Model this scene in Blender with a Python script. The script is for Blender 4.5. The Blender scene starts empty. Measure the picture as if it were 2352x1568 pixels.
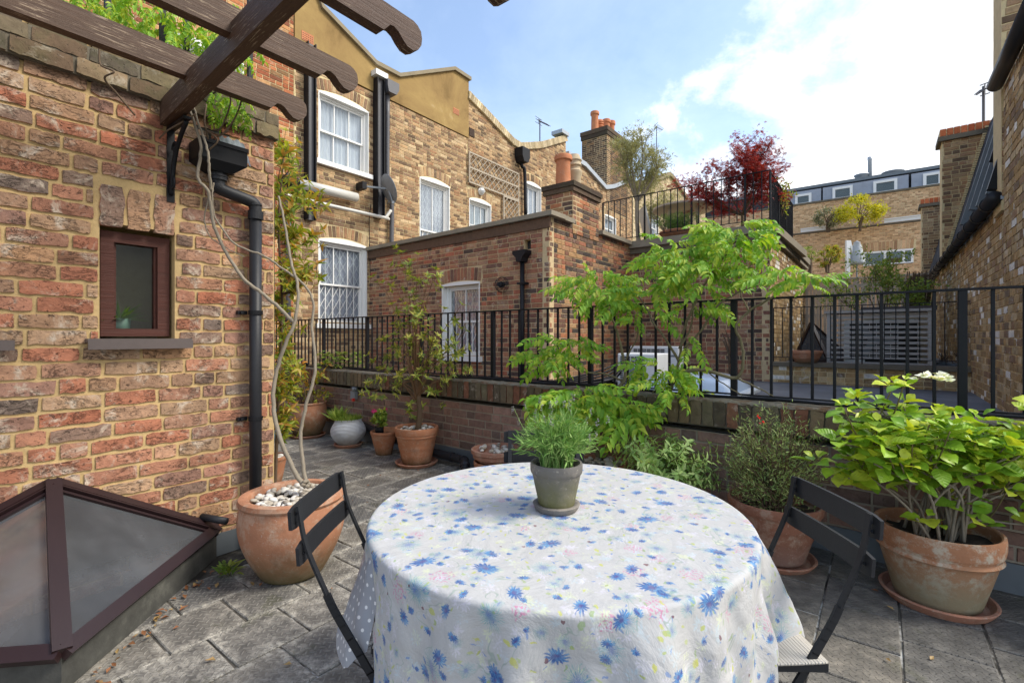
import bpy, math, random
import numpy as np
from mathutils import Vector, Matrix, Quaternion, noise as mnoise
R = math.radians
rnd = random.Random(7)
scene = bpy.context.scene
COL = scene.collection
# ---------------------------------------------------------------- camera
EYE = 1.28
cd = bpy.data.cameras.new('camera'); cam = bpy.data.objects.new('camera', cd); COL.objects.link(cam)
cam.location = (0, 0, EYE); cam.rotation_euler = (R(90), 0, 0)
cd.sensor_width = 36; cd.lens = 36*1100/2352; cd.shift_y = -9/2352; cd.clip_start = .05; cd.clip_end = 2000
scene.camera = cam
# ---------------------------------------------------------------- world, sun, exposure
SUN_AZ, SUN_EL = math.atan2(-.12, 1.0), R(47)        # direction towards the sun
SKY_STR = .15; SUN_STR = 1.5
wd = bpy.data.worlds.new('World'); scene.world = wd; wd.use_nodes = True
def world_nodes():
    nt = wd.node_tree; nt.nodes.clear(); N = nt.nodes.new; L = nt.links.new
    out = N('ShaderNodeOutputWorld'); bg = N('ShaderNodeBackground'); bg.inputs[1].default_value = SKY_STR
    sky = N('ShaderNodeTexSky'); sky.sky_type = 'NISHITA'; sky.sun_disc = False
    sky.sun_elevation = SUN_EL; sky.sun_rotation = math.pi/2 - SUN_AZ
    sky.air_density = 1.0; sky.dust_density = 1.5; sky.ozone_density = 1.5
    tc = N('ShaderNodeTexCoord')
    def m(op, a, b=None, c=None):
        n = N('ShaderNodeMath'); n.operation = op
        for i, v in enumerate((a, b, c)):
            if v is None: continue
            if isinstance(v, (int, float)): n.inputs[i].default_value = v
            else: L(v, n.inputs[i])
        return n.outputs[0]
    sep = N('ShaderNodeSeparateXYZ'); L(tc.outputs['Generated'], sep.inputs[0])
    x, y, z = sep.outputs
    k = m('ADD', m('MAXIMUM', z, 0.0), .35)
    comb = N('ShaderNodeCombineXYZ'); L(m('DIVIDE', x, k), comb.inputs[0]); L(m('DIVIDE', y, k), comb.inputs[1]); comb.inputs[2].default_value = 3.1
    def nz(scale, det, rough, dist, off):
        mp = N('ShaderNodeMapping'); mp.inputs['Location'].default_value = (off, off*.7, off); L(comb.outputs[0], mp.inputs[0])
        n = N('ShaderNodeTexNoise'); n.inputs['Scale'].default_value = scale; n.inputs['Detail'].default_value = det
        n.inputs['Roughness'].default_value = rough; n.inputs['Distortion'].default_value = dist; L(mp.outputs[0], n.inputs[0]); return n.outputs[0]
    big = nz(1.1, 9, .62, .35, 2.3); small = nz(4.2, 7, .6, .2, 9.0)
    # a bank of cloud lies over the east (+X) side of the sky and thins towards the west
    bank = m('ADD', m('SUBTRACT', m('ADD', m('MULTIPLY', x, 1.5), m('MULTIPLY', z, -.85)), .07), m('ADD', m('MULTIPLY', y, -.42), .31))  # y term adds unseen cloud behind the camera to lift the shadows
    v = m('ADD', m('ADD', bank, m('MULTIPLY', m('SUBTRACT', big, .5), 1.9)), m('MULTIPLY', m('SUBTRACT', small, .5), 1.0))
    ramp = N('ShaderNodeValToRGB'); L(v, ramp.inputs[0])
    e = ramp.color_ramp.elements; e[0].position = -.0; e[0].color = (.09, .09, .09, 1); e[1].position = .34; e[1].color = (1, 1, 1, 1)
    q = ramp.color_ramp.elements.new(.14); q.color = (.45, .45, .45, 1)
    haze = m('ADD', ramp.outputs[0], m('MULTIPLY', m('POWER', m('SUBTRACT', 1, m('MAXIMUM', z, 0.0)), 4.0), .34)); haze = m('MINIMUM', haze, 1.0)
    # thickness shading of the clouds themselves
    sh = N('ShaderNodeMix'); sh.data_type = 'RGBA'; mid_ = nz(2.3, 8, .62, .5, 5.0); L(m('MULTIPLY', m('SUBTRACT', m('ADD', m('MULTIPLY', mid_, .7), m('MULTIPLY', small, .5)), .50), 4.5), sh.inputs[0]); sh.clamp_factor = True
    sh.inputs[6].default_value = (2.4, 2.5, 2.7, 1); sh.inputs[7].default_value = (5.0, 5.0, 5.0, 1)
    mul = N('ShaderNodeMix'); mul.data_type = 'RGBA'; mul.blend_type = 'MULTIPLY'; mul.inputs[0].default_value = 1
    L(sky.outputs[0], mul.inputs[6]); mul.inputs[7].default_value = (.70, .73, .73, 1)
    mx = N('ShaderNodeMix'); mx.data_type = 'RGBA'; L(haze, mx.inputs[0]); L(mul.outputs[2], mx.inputs[6]); L(sh.outputs[2], mx.inputs[7])
    L(mx.outputs[2], bg.inputs[0]); L(bg.outputs[0], out.inputs[0])
world_nodes()
sl = bpy.data.lights.new('sun', 'SUN'); so = bpy.data.objects.new('sun', sl); COL.objects.link(so)
sl.energy = SUN_STR; sl.angle = R(20); sl.color = (1, .94, .84)
sdir = Vector((math.cos(SUN_EL)*math.cos(SUN_AZ), math.cos(SUN_EL)*math.sin(SUN_AZ), math.sin(SUN_EL)))
so.rotation_euler = sdir.to_track_quat('Z', 'Y').to_euler(); so.location = (5, 0, 12)
vs = scene.view_settings; vs.view_transform = 'Standard'; vs.look = 'None'; vs.exposure = 1.52; vs.gamma = 1; vs.use_curve_mapping = False
scene.cycles.max_bounces = 6; scene.cycles.transparent_max_bounces = 12; scene.cycles.diffuse_bounces = 4
# ---------------------------------------------------------------- object helpers
def at(px, py, Y): return Vector(((px-1176)/1100*Y, Y, EYE-(py-775)/1100*Y))
def tag(o, label=None, cat=None, group=None, kind=None):
    if label: o['label'] = label
    if cat: o['category'] = cat
    if group: o['group'] = group
    if kind: o['kind'] = kind
    return o
def thing(name, label, cat, loc=(0, 0, 0), rz=0, group=None):
    o = bpy.data.objects.new(name, None); COL.objects.link(o); o.location = loc; o.rotation_euler = (0, 0, rz)
    o.empty_display_size = .1
    return tag(o, label, cat, group)
def link(name, me, parent=None):
    o = bpy.data.objects.new(name, me); COL.objects.link(o)
    if parent is not None: o.parent = parent
    return o
def copy_tree(o, parent=None):
    c = o.copy(); COL.objects.link(c); c.parent = parent
    for ch in list(KIDS.get(o.name, [])): copy_tree(ch, c)
    return c
KIDS = {}
class MB:
    def __init__(s): s.v = []; s.f = []; s.n = 0
    def add(s, vs_, fs_):
        n = len(s.v); s.v.extend(tuple(v) for v in vs_); s.f.extend(tuple(i+n for i in f) for f in fs_); return s
    def box(s, x0, y0, z0, x1, y1, z1):
        return s.add([(x0,y0,z0),(x1,y0,z0),(x1,y1,z0),(x0,y1,z0),(x0,y0,z1),(x1,y0,z1),(x1,y1,z1),(x0,y1,z1)],
            [(0,3,2,1),(4,5,6,7),(0,1,5,4),(1,2,6,5),(2,3,7,6),(3,0,4,7)])
    def bbox(s, x0, y0, z0, x1, y1, z1, r=.004):    # box with chamfered vertical front edges and top
        p = [(x0+r,y0),(x1-r,y0),(x1,y0+r),(x1,y1-r),(x1-r,y1),(x0+r,y1),(x0,y1-r),(x0,y0+r)]
        c = [(min(max(a,x0+r),x1-r), min(max(b,y0+r),y1-r)) for a, b in p]
        vs = [(a,b,z0) for a,b in p]+[(a,b,z1-r) for a,b in p]+[(a,b,z1) for a,b in c]
        fs = [tuple(range(7,-1,-1)), tuple(range(16,24))]
        for k in range(8):
            j=(k+1)%8; fs += [(k,j,8+j,8+k),(8+k,8+j,16+j,16+k)]
        return s.add(vs, fs)
    def bar(s, a, b, w, d, up=(0,0,1)):
        a = Vector(a); b = Vector(b); t = (b-a).normalized(); u = Vector(up)
        if abs(t.dot(u)) > .98: u = Vector((1,0,0))
        x = t.cross(u).normalized()*w/2; y = x.cross(t).normalized()*d/2
        return s.add([a-x-y,a+x-y,a+x+y,a-x+y,b-x-y,b+x-y,b+x+y,b-x+y],[(0,1,2,3),(7,6,5,4),(0,4,5,1),(1,5,6,2),(2,6,7,3),(3,7,4,0)])
    def tube(s, pts, rad, n=8, cap=True):
        pts = [Vector(p) for p in pts]; m_ = len(pts)
        if isinstance(rad, (int, float)): rad = [rad]*m_
        elif len(rad) == 2 and m_ > 2: rad = [rad[0]+(rad[1]-rad[0])*i/(m_-1) for i in range(m_)]
        base = len(s.v); ref = None
        for i, p in enumerate(pts):
            t = (pts[min(i+1,m_-1)]-pts[max(i-1,0)]).normalized()
            if ref is None: ref = t.orthogonal().normalized()
            ref = (ref-t*ref.dot(t)).normalized(); b = t.cross(ref)
            for k in range(n):
                an = 2*math.pi*k/n; s.v.append(tuple(p+(ref*math.cos(an)+b*math.sin(an))*rad[i]))
        for i in range(m_-1):
            for k in range(n):
                j = (k+1)%n; s.f.append((base+i*n+k, base+i*n+j, base+(i+1)*n+j, base+(i+1)*n+k))
        if cap: s.f.append(tuple(base+k for k in range(n-1,-1,-1))); s.f.append(tuple(base+(m_-1)*n+k for k in range(n)))
        return s
    def lathe(s, prof, n=32, c=(0,0,0), wob=0.0, seed=0):
        base = len(s.v); rr = random.Random(seed); ph = rr.random()*6
        for r, z in prof:
            for k in range(n):
                an = 2*math.pi*k/n; q = r*(1+wob*math.sin(an*2+ph)+wob*.6*math.sin(an*3+z*20+ph)); s.v.append((c[0]+q*math.cos(an), c[1]+q*math.sin(an), c[2]+z))
        for i in range(len(prof)-1):
            for k in range(n):
                j = (k+1)%n; s.f.append((base+i*n+k, base+i*n+j, base+(i+1)*n+j, base+(i+1)*n+k))
        s.f.append(tuple(base+k for k in range(n-1,-1,-1)))
        s.f.append(tuple(base+(len(prof)-1)*n+k for k in range(n)))
        return s
    def prism(s, poly, y0, y1):                       # polygon in x,z extruded along y
        n = len(poly); s.add([(a,y0,b) for a,b in poly]+[(a,y1,b) for a,b in poly],
            [tuple(range(n)), tuple(range(2*n-1,n-1,-1))]+[(i,i+n,(i+1)%n+n,(i+1)%n) for i in range(n)]); return s
    def xf(s, M):
        s.v = [tuple(M@Vector(v)) for v in s.v]; return s
    def mesh(s, name, mat, smooth=False):
        me = bpy.data.meshes.new(name); me.from_pydata(s.v, [], s.f); me.materials.append(mat)
        if smooth:
            me.polygons.foreach_set('use_smooth', [True]*len(me.polygons))
        me.update(); return me
    def build(s, name, mat, parent=None, smooth=False, kind=None, label=None):
        me = s.mesh(name, mat, smooth is True or smooth == 'auto')
        if smooth == 'auto':
            try: me.set_sharp_from_angle(angle=R(35))
            except Exception: pass
        o = link(name, me, parent)
        if parent is not None: KIDS.setdefault(parent.name, []).append(o)
        if kind: o['kind'] = kind
        if label: o['label'] = label
        return o
def smoothpath(ctrl, n=6):
    P = [Vector(p) for p in ctrl]; P = [P[0]*2-P[1]]+P+[P[-1]*2-P[-2]]; out = []
    for i in range(1, len(P)-2):
        a, b, c, d = P[i-1:i+3]
        for k in range(n):
            t = k/n; out.append(.5*((2*b)+(c-a)*t+(2*a-5*b+4*c-d)*t*t+(3*b-a-3*c+d)*t**3))
    out.append(P[-2]); return out
# ---------------------------------------------------------------- materials
class NT:
    def __init__(s, name):
        s.mat = bpy.data.materials.new(name); s.mat.use_nodes = True; s.t = s.mat.node_tree; s.t.nodes.clear()
        s.out = s.N('ShaderNodeOutputMaterial'); s.b = None
    def N(s, k): return s.t.nodes.new(k)
    def L(s, a, b): s.t.links.new(a, b)
    def set(s, sock, v):
        if v is None: return
        if isinstance(v, (int, float)): sock.default_value = v
        elif isinstance(v, (tuple, list)): sock.default_value = tuple(v)+((1,) if len(v) == 3 and len(sock.default_value) == 4 else ())
        else: s.L(v, sock)
    def m(s, op, a, b=None, c=None, clamp=False):
        n = s.N('ShaderNodeMath'); n.operation = op; n.use_clamp = clamp
        for i, v in enumerate((a, b, c)): s.set(n.inputs[i], v)
        return n.outputs[0]
    def vm(s, op, a, b=None, sc=None):
        n = s.N('ShaderNodeVectorMath'); n.operation = op; s.set(n.inputs[0], a); s.set(n.inputs[1], b)
        if sc is not None: s.set(n.inputs[3], sc)
        return n.outputs['Value'] if op in ('LENGTH','DOT_PRODUCT') else n.outputs[0]
    def mix(s, f, a, b, mode='MIX'):
        n = s.N('ShaderNodeMix'); n.data_type = 'RGBA'; n.blend_type = mode; s.set(n.inputs[0], f); s.set(n.inputs[6], a); s.set(n.inputs[7], b); return n.outputs[2]
    def noise(s, v, scale, det=4, rough=.55, dist=0):
        n = s.N('ShaderNodeTexNoise'); s.set(n.inputs['Vector'], v); n.inputs['Scale'].default_value = scale; n.inputs['Detail'].default_value = det
        n.inputs['Roughness'].default_value = rough; n.inputs['Distortion'].default_value = dist; return n.outputs[0]
    def step(s, v, lo, hi):
        n = s.N('ShaderNodeMapRange'); n.interpolation_type = 'SMOOTHSTEP'; s.set(n.inputs[0], v); n.inputs[1].default_value = lo; n.inputs[2].default_value = hi; return n.outputs[0]
    def ramp(s, v, stops, interp='LINEAR'):
        n = s.N('ShaderNodeValToRGB'); s.set(n.inputs[0], v); cr = n.color_ramp; cr.interpolation = interp
        while len(cr.elements) < len(stops): cr.elements.new(.5)
        for e, (p, c) in zip(cr.elements, stops): e.position = p; e.color = tuple(c)+(1,)
        return n.outputs[0]
    def geo(s, k='Position'): return s.N('ShaderNodeNewGeometry').outputs[k]
    def obj(s): return s.N('ShaderNodeTexCoord').outputs['Object']
    def rand(s):
        return s.m('FRACT', s.m('ADD', s.N('ShaderNodeObjectInfo').outputs['Random'], s.geo('Random Per Island')))
    def bump(s, h, strength=.5, dist=.01, prev=None):
        n = s.N('ShaderNodeBump'); n.inputs['Strength'].default_value = strength; n.inputs['Distance'].default_value = dist; s.set(n.inputs['Height'], h)
        if prev is not None: s.L(prev, n.inputs['Normal'])
        return n.outputs[0]
    def bsdf(s, col, rough=.8, metal=0, normal=None, spec=None, **kw):
        b = s.N('ShaderNodeBsdfPrincipled'); s.set(b.inputs['Base Color'], col); s.set(b.inputs['Roughness'], rough); s.set(b.inputs['Metallic'], metal)
        if normal is not None: s.L(normal, b.inputs['Normal'])
        if spec is not None: s.set(b.inputs['Specular IOR Level'], spec)
        for k, v in kw.items(): s.set(b.inputs[k.replace('_', ' ')], v)
        s.L(b.outputs[0], s.out.inputs[0]); return s.mat
def hexc(h):
    c = [int(h[i:i+2], 16)/255 for i in (0, 2, 4)]
    return tuple(((x+.055)/1.055)**2.4 if x > .04 else x/12.92 for x in c)
def simple(name, col, rough=.6, metal=0, var=.15, scale=8, bump=0, spec=None):
    t = NT(name); n = t.noise(t.geo(), scale, 5)
    c = t.mix(n, tuple(x*(1-var) for x in col), tuple(min(1, x*(1+var)) for x in col))
    c = t.mix(t.m('MULTIPLY', t.step(t.noise(t.geo(), scale*4.3, 4), .55, .8), .35*min(1, var*4)), c, tuple(x*.55 for x in col))
    nm = t.bump(t.noise(t.geo(), scale*12, 3), bump, .004) if bump else None
    return t.bsdf(c, rough, metal, nm, spec)
def brick_material(name, pal, stain=(.05,.045,.04), white=.0, soot=.25, bumpd=.006, nscale=1.0, lighter=(.62,.55,.44), green=0, crack=0):
    t = NT(name); P = t.geo(); r = t.rand(); k = len(pal)
    c = t.ramp(r, [(i/k, p) for i, p in enumerate(pal)], 'CONSTANT')
    r2 = t.m('FRACT', t.m('MULTIPLY', r, 37.7))
    c = t.mix(1.0, c, t.ramp(r2, [(0, (.82,.82,.82)), (1, (1.16,1.15,1.14))]), 'MULTIPLY')
    n1 = t.noise(P, 22*nscale, 6, .65, .4); n2 = t.noise(P, 75*nscale, 4, .6); n3 = t.noise(P, 1.3, 5, .6)
    c = t.mix(1.0, c, t.ramp(n1, [(.25, (.66,.63,.62)), (.5, (1,1,1)), (.75, (1.28,1.24,1.18))]), 'MULTIPLY')
    if white: c = t.mix(t.m('MULTIPLY', t.step(t.noise(P, 9*nscale, 8, .74, .6), .57-.05*white, .68), min(1, white)), c, lighter)
    c = t.mix(t.m('MULTIPLY', t.step(n2, .62, .72), .55), c, stain)
    c = t.mix(t.m('MULTIPLY', t.step(n3, .48, .75), soot), c, stain)
    if green: c = t.mix(t.m('MULTIPLY', t.step(t.noise(P, 6, 6, .7), .42, .65), green), c, (.10, .105, .045))
    h = t.m('ADD', t.m('MULTIPLY', n1, 1.0), t.m('MULTIPLY', t.m('SUBTRACT', 1, t.step(n2, .60, .70)), .55))
    if crack:
        mp = t.N('ShaderNodeMapping'); mp.inputs['Scale'].default_value = (1, 1, 2.6); t.L(P, mp.inputs[0])
        rg = t.m('SUBTRACT', 1, t.step(t.m('ABSOLUTE', t.m('SUBTRACT', t.noise(mp.outputs[0], 9, 7, .72, 1.2), .5)), .002, .022))
        rg = t.m('MULTIPLY', rg, t.step(t.noise(P, 7, 3), .46, .58)); pit = t.step(t.noise(P, 38, 2, .5), .66, .72)
        dk = t.m('MAXIMUM', t.m('MULTIPLY', rg, .75), t.m('MULTIPLY', pit, .7)); c = t.mix(t.m('MULTIPLY', dk, crack), c, (.045,.032,.026)); h = t.m('SUBTRACT', h, t.m('MULTIPLY', dk, .9))
    return t.bsdf(c, .92, 0, t.bump(h, .75, bumpd), .25)
def mortar_material(name, col, soot=.2):
    t = NT(name); P = t.geo(); n = t.noise(P, 14, 6, .7)
    c = t.mix(n, tuple(x*.72 for x in col), tuple(min(1, x*1.2) for x in col))
    c = t.mix(t.m('MULTIPLY', t.step(t.noise(P, 1.6, 5, .65), .5, .72), soot), c, (.07,.06,.045))
    c = t.mix(t.m('MULTIPLY', t.step(t.noise(P, 90, 3), .6, .75), .4), c, tuple(x*.45 for x in col))
    return t.bsdf(c, .95, 0, t.bump(t.noise(P, 60, 5, .7), .6, .006), .2)
def leaf_material(name, c1, c2, c3=None, tr=.45, rough=.5, third=.2, vein=False):
    t = NT(name); r = t.rand(); P = t.geo()
    stops = [(0, c1), (.55, c2)] + ([(1-third, c3)] if c3 else [])
    c = t.ramp(r, stops)
    c = t.mix(1.0, c, t.ramp(t.noise(P, 30, 3), [(.3, (.78,.8,.75)), (.7, (1.2,1.18,1.2))]), 'MULTIPLY')
    nm = None
    if vein:
        uv = t.obj(); sp = t.N('ShaderNodeSeparateXYZ'); t.L(uv, sp.inputs[0])
        ax = t.m('ABSOLUTE', sp.outputs[0]); w = t.m('SINE', t.m('MULTIPLY', t.m('SUBTRACT', sp.outputs[1], t.m('MULTIPLY', ax, .8)), 46))
        ln = t.step(w, .78, 1.0); mid = t.m('SUBTRACT', 1, t.step(ax, .0, .02)); vn = t.m('MAXIMUM', t.m('MULTIPLY', ln, .4), mid)
        c = t.mix(t.m('MULTIPLY', vn, .22), c, (.5, .6, .15)); nm = t.bump(w, .22, .006)
    b = t.N('ShaderNodeBsdfPrincipled'); t.set(b.inputs['Base Color'], c); b.inputs['Roughness'].default_value = rough; b.inputs['Specular IOR Level'].default_value = .35
    if nm is not None: t.L(nm, b.inputs['Normal'])
    tl = t.N('ShaderNodeBsdfTranslucent'); t.set(tl.inputs[0], t.mix(1.0, c, (1.35, 1.25, .55, 1), 'MULTIPLY'))
    mx = t.N('ShaderNodeMixShader'); mx.inputs[0].default_value = tr; t.L(b.outputs[0], mx.inputs[1]); t.L(tl.outputs[0], mx.inputs[2]); t.L(mx.outputs[0], t.out.inputs[0])
    return t.mat
def glass_material(name, tint=(.9,.93,.95), refl=1.0, dirt=.0, base=.06, grough=.02):
    t = NT(name); tr = t.N('ShaderNodeBsdfTransparent'); t.set(tr.inputs[0], tint)
    gl = t.N('ShaderNodeBsdfGlossy'); gl.inputs['Roughness'].default_value = grough
    fr = t.N('ShaderNodeFresnel'); fr.inputs[0].default_value = 1.5
    mx = t.N('ShaderNodeMixShader'); t.set(mx.inputs[0], t.m('MULTIPLY', fr.outputs[0], 1.6*refl, clamp=True)); t.L(tr.outputs[0], mx.inputs[1]); t.L(gl.outputs[0], mx.inputs[2])
    o = mx.outputs[0]
    if dirt:
        d = t.N('ShaderNodeBsdfDiffuse'); d.inputs[0].default_value = (.20,.21,.225,1); m2 = t.N('ShaderNodeMixShader')
        f = t.m('MULTIPLY', t.m('ADD', t.step(t.noise(t.geo(), 2.2, 8, .62), .35, .8), base), dirt); t.set(m2.inputs[0], f); t.L(o, m2.inputs[1]); t.L(d.outputs[0], m2.inputs[2]); o = m2.outputs[0]
    t.L(o, t.out.inputs[0]); return t.mat
def terracotta(name, base=(.42,.17,.085), algae=.0, lime=.3, algz=(.0,.15), dark=None, zlo=None):
    t = NT(name); P = t.obj(); n = t.noise(P, 7, 6, .65); sp = t.N('ShaderNodeSeparateXYZ'); t.L(P, sp.inputs[0])
    c = t.mix(n, tuple(x*.72 for x in base), tuple(min(1, x*1.3) for x in base))
    c = t.mix(t.m('MULTIPLY', t.step(t.noise(P, 10, 9, .78), .47, .62), lime*1.25), c, (.50,.42,.32)); c = t.mix(t.m('MULTIPLY', t.step(t.noise(P, 4.5, 8, .75, .5), .50, .64), .4), c, tuple(x*.5 for x in base))
    c = t.mix(t.m('MULTIPLY', t.step(t.noise(P, 70, 3), .62, .72), .35), c, (.55,.5,.42))
    if algae:
        h = t.m('ADD', sp.outputs[2], t.m('MULTIPLY', t.m('SUBTRACT', t.noise(P, 9, 6, .7), .5), .16))
        n_ = t.N('ShaderNodeMapRange'); t.set(n_.inputs[0], h); n_.inputs[1].default_value = algz[1]; n_.inputs[2].default_value = algz[0]
        c = t.mix(t.m('MULTIPLY', n_.outputs[0], algae, clamp=True), c, dark or (.09,.10,.045))
    return t.bsdf(c, .85, 0, t.bump(t.m('ADD', t.noise(P, 60, 4), t.m('MULTIPLY', n, .6)), .35, .006), .25)
M = {}
LP = [hexc(h) for h in ('a47e68','a87c66','9a7666','ae7c64','a3826a','947264','b27258','b68e6c','a57a68','9f7e64','ae745c','a6886e','907868','b09074','a67660','866e60','ab8a6e','a0765e','a87058','7a6a60','a87058','b98f74')]
M['brick_left'] = brick_material('rough_red_brick', LP, white=1.25, soot=.05, bumpd=.016, crack=.75, lighter=(.56,.46,.36))
M['mortar_left'] = mortar_material('sandy_mortar', hexc('c6aa7a'), soot=.12)
M['brick_cop'] = brick_material('mossy_coping_brick', [hexc(h) for h in ('6f6350','7c6f56','5f564a','85725a','6d5a48')], soot=.5, white=.5, green=.35)
M['brick_par'] = brick_material('purple_red_brick', [hexc(h) for h in ('866a5e','907062','786258','987666','866c60','a08072','74625a')], soot=.25, white=.4, lighter=(.30,.26,.24))
M['mortar_par'] = mortar_material('grey_mortar', hexc('a39886'), .3)
M['brick_parcop'] = brick_material('dark_mossy_brick', [hexc(h) for h in ('6a5e4c','766650','5c5244','7e6c54','7c5442','6a624e')], soot=.4, white=.5, green=.22)
M['brick_yellow'] = brick_material('london_stock_brick', [hexc(h) for h in ('a88c6c','9a7c60','b69a76','8a705a','ac8c68','80664e','9c785a','bea684','705c4a','ae906e')], soot=.22, white=.3, bumpd=.004)
M['mortar_yellow'] = mortar_material('pale_mortar', hexc('d8c498'), .1)
M['brick_redmix'] = brick_material('red_stock_brick', [hexc(h) for h in ('a5603f','b0704c','96583e','8a6a4a','b8865a','7f4f3a','a86a48','c09468')], soot=.15, white=.4, bumpd=.004)
M['brick_wing'] = brick_material('mixed_red_brick', [hexc(h) for h in ('946650','a06c54','8c6250','80584a','a67458','94745c','705448','a86850','9c7a62','5a4a42','a88264')], soot=.15, white=.6, bumpd=.004)
M['mortar_wing'] = mortar_material('tan_mortar', hexc('cdb68e'), .18)
M['brick_side'] = brick_material('sooty_mixed_brick', [hexc(h) for h in ('a06a52','88604e','5a4c44','a87050','463e3a','94745a','76584a','a47454','6a564a','9c785a','a8845e')], soot=.18, white=.3, bumpd=.004)
M['brick_right'] = brick_material('pale_stock_brick', [hexc(h) for h in ('b0946a','a0845c','bea478','92765a','aa8c62','c6ae86','9a8058','b09060','b8a27c','847058','e4e0d6')], soot=.2, white=.5, bumpd=.006, lighter=(.75,.72,.66))
M['brick_far'] = brick_material('orange_stock_brick', [hexc(h) for h in ('c8a480','be9874','d2b08c','b08c68','cca882','d8ba94','a88464','c49e7a')], soot=.12, white=.3, bumpd=.002)
M['brick_dark'] = brick_material('sooty_brick', [hexc(h) for h in ('6a5444','5a483c','75604c','4c3e36','80684e','8a6a4a')], soot=.35, bumpd=.003)
M['brick_cream'] = brick_material('cream_brick', [hexc(h) for h in ('b8a888','c4b494','a89878','cdbd9c','b0a080')], soot=.2, bumpd=.002)
M['mortar_cream'] = mortar_material('cream_mortar', hexc('c8b890'), .2)
M['brick_orange'] = brick_material('orange_brick', [hexc(h) for h in ('b0603c','a85838','bc6c46')], soot=.15)
def render_mat():
    t = NT('ochre_render'); P = t.geo(); n = t.noise(P, .9, 7, .68, .5)
    c = t.ramp(n, [(.25, hexc('6e5836')), (.42, hexc('92784e')), (.60, hexc('a38958')), (.78, hexc('c4b08a'))])
    c = t.mix(t.m('MULTIPLY', t.step(t.noise(P, 2.2, 7, .7), .58, .75), .5), c, hexc('5a482c'))
    return t.bsdf(c, .95, 0, t.bump(t.noise(P, 30, 4), .3, .006), .2)
M['render'] = render_mat()
M['stone'] = simple('weathered_stone', hexc('8c8068'), .9, 0, .25, 5, .5)
M['stone_dark'] = simple('dark_stone', hexc('6a6253'), .9, 0, .3, 6, .6)
M['concrete_edge'] = simple('weathered_concrete', hexc('8a8170'), .9, 0, .25, 5, .5)
M['lead'] = simple('grey_lead', hexc('6c7378'), .55, .3, .2, 4, .2)
M['lead_pale'] = simple('pale_lead', hexc('a4abb2'), .5, .3, .15, 4, .1)
M['black'] = simple('black_paint', (.009,.0095,.012), .5, 0, .2, 12, .1, .25)
M['blackpipe'] = simple('black_plastic_pipe', (.020,.021,.025), .5, 0, .3, 6, .1, .35)
M['greypipe'] = simple('dull_grey_pipe', (.085,.085,.095), .5, 0, .2, 6)
M['chairpaint'] = simple('charcoal_paint', (.017,.018,.021), .5, 0, .2, 15, .1, .3)
M['white'] = simple('white_paint', (.78,.78,.76), .45, 0, .04, 6, .1)
M['whiteplastic'] = simple('white_plastic', (.72,.74,.74), .4, 0, .05, 5)
M['greywhite'] = simple('grey_white_pipe', (.55,.54,.50), .45, 0, .1, 5)
M['curtain'] = None
def curtain():
    t = NT('net_curtain'); sp = t.N('ShaderNodeSeparateXYZ'); t.L(t.obj(), sp.inputs[0])
    w = t.m('SINE', t.m('ADD', t.m('MULTIPLY', sp.outputs[0], 62), t.m('MULTIPLY', t.noise(t.obj(), 3, 3), 6)))
    return t.bsdf(t.ramp(w, [(0, (.70,.71,.75)), (1, (.84,.84,.85))]), .9, 0, t.bump(w, .5, .006), .1)
M['curtain'] = curtain(); M['curtain_grey'] = simple('grey_net_curtain', (.50,.50,.56), .9, 0, .25, 5)
M['blind'] = simple('pale_blind', (.62,.66,.66), .8, 0, .03, 2)
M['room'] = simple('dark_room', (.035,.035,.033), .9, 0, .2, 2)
M['pane'] = glass_material('window_glass', refl=.25)
M['pane_dark'] = glass_material('dark_window_glass', (.55,.58,.56), refl=1.1)
M['skyglass'] = glass_material('dusty_rooflight_glass', (.32,.32,.33), refl=.32, dirt=.26, base=.9, grough=.12)
M['pane_left'] = glass_material('brown_window_glass', (.85,.88,.86), refl=.22)
M['terra'] = terracotta('terracotta', (.44,.19,.10), .9, .25, (-.02,.10), (.06,.06,.03))
M['terra_saucer'] = terracotta('terracotta_saucer', (.40,.19,.125), 0, .3)
M['terra_big'] = terracotta('weathered_terracotta', (.40,.185,.105), .95, .34, (.0,.24), (.085,.085,.04))
M['terra_old'] = terracotta('limed_old_terracotta', (.40,.19,.10), .85, .85, (.06,.27), (.25,.235,.15))
M['terra_brown'] = terracotta('brown_terracotta', (.27,.12,.075), .5, .3, (-.02,.16), (.25,.22,.2))
M['terra_chim'] = terracotta('chimney_pot_clay', (.52,.20,.095), 0, .08)
M['buff'] = terracotta('buff_clay', (.50,.40,.26), 0, .3)
M['greypot'] = terracotta('grey_clay_mossy', (.155,.145,.135), 1.0, .22, (.01,.12), (.135,.135,.055))
M['greysaucer'] = terracotta('grey_clay', (.17,.16,.15), 0, .2)
def whitepot():
    t = NT('ribbed_white_glaze'); sp = t.N('ShaderNodeSeparateXYZ'); t.L(t.obj(), sp.inputs[0])
    w = t.m('ADD', t.m('SINE', t.m('MULTIPLY', sp.outputs[2], 420)), t.m('MULTIPLY', t.noise(t.obj(), 30, 4), 2))
    c = t.mix(t.step(t.m('ADD', sp.outputs[2], t.m('MULTIPLY', t.noise(t.obj(), 12, 5), .1)), .16, .04), (.60,.62,.65), (.40,.38,.35))
    return t.bsdf(c, .6, 0, t.bump(w, .8, .004))
M['whitepot'] = whitepot()
M['soil'] = simple('potting_soil', (.035,.026,.018), .98, 0, .5, 30, 1)
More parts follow.
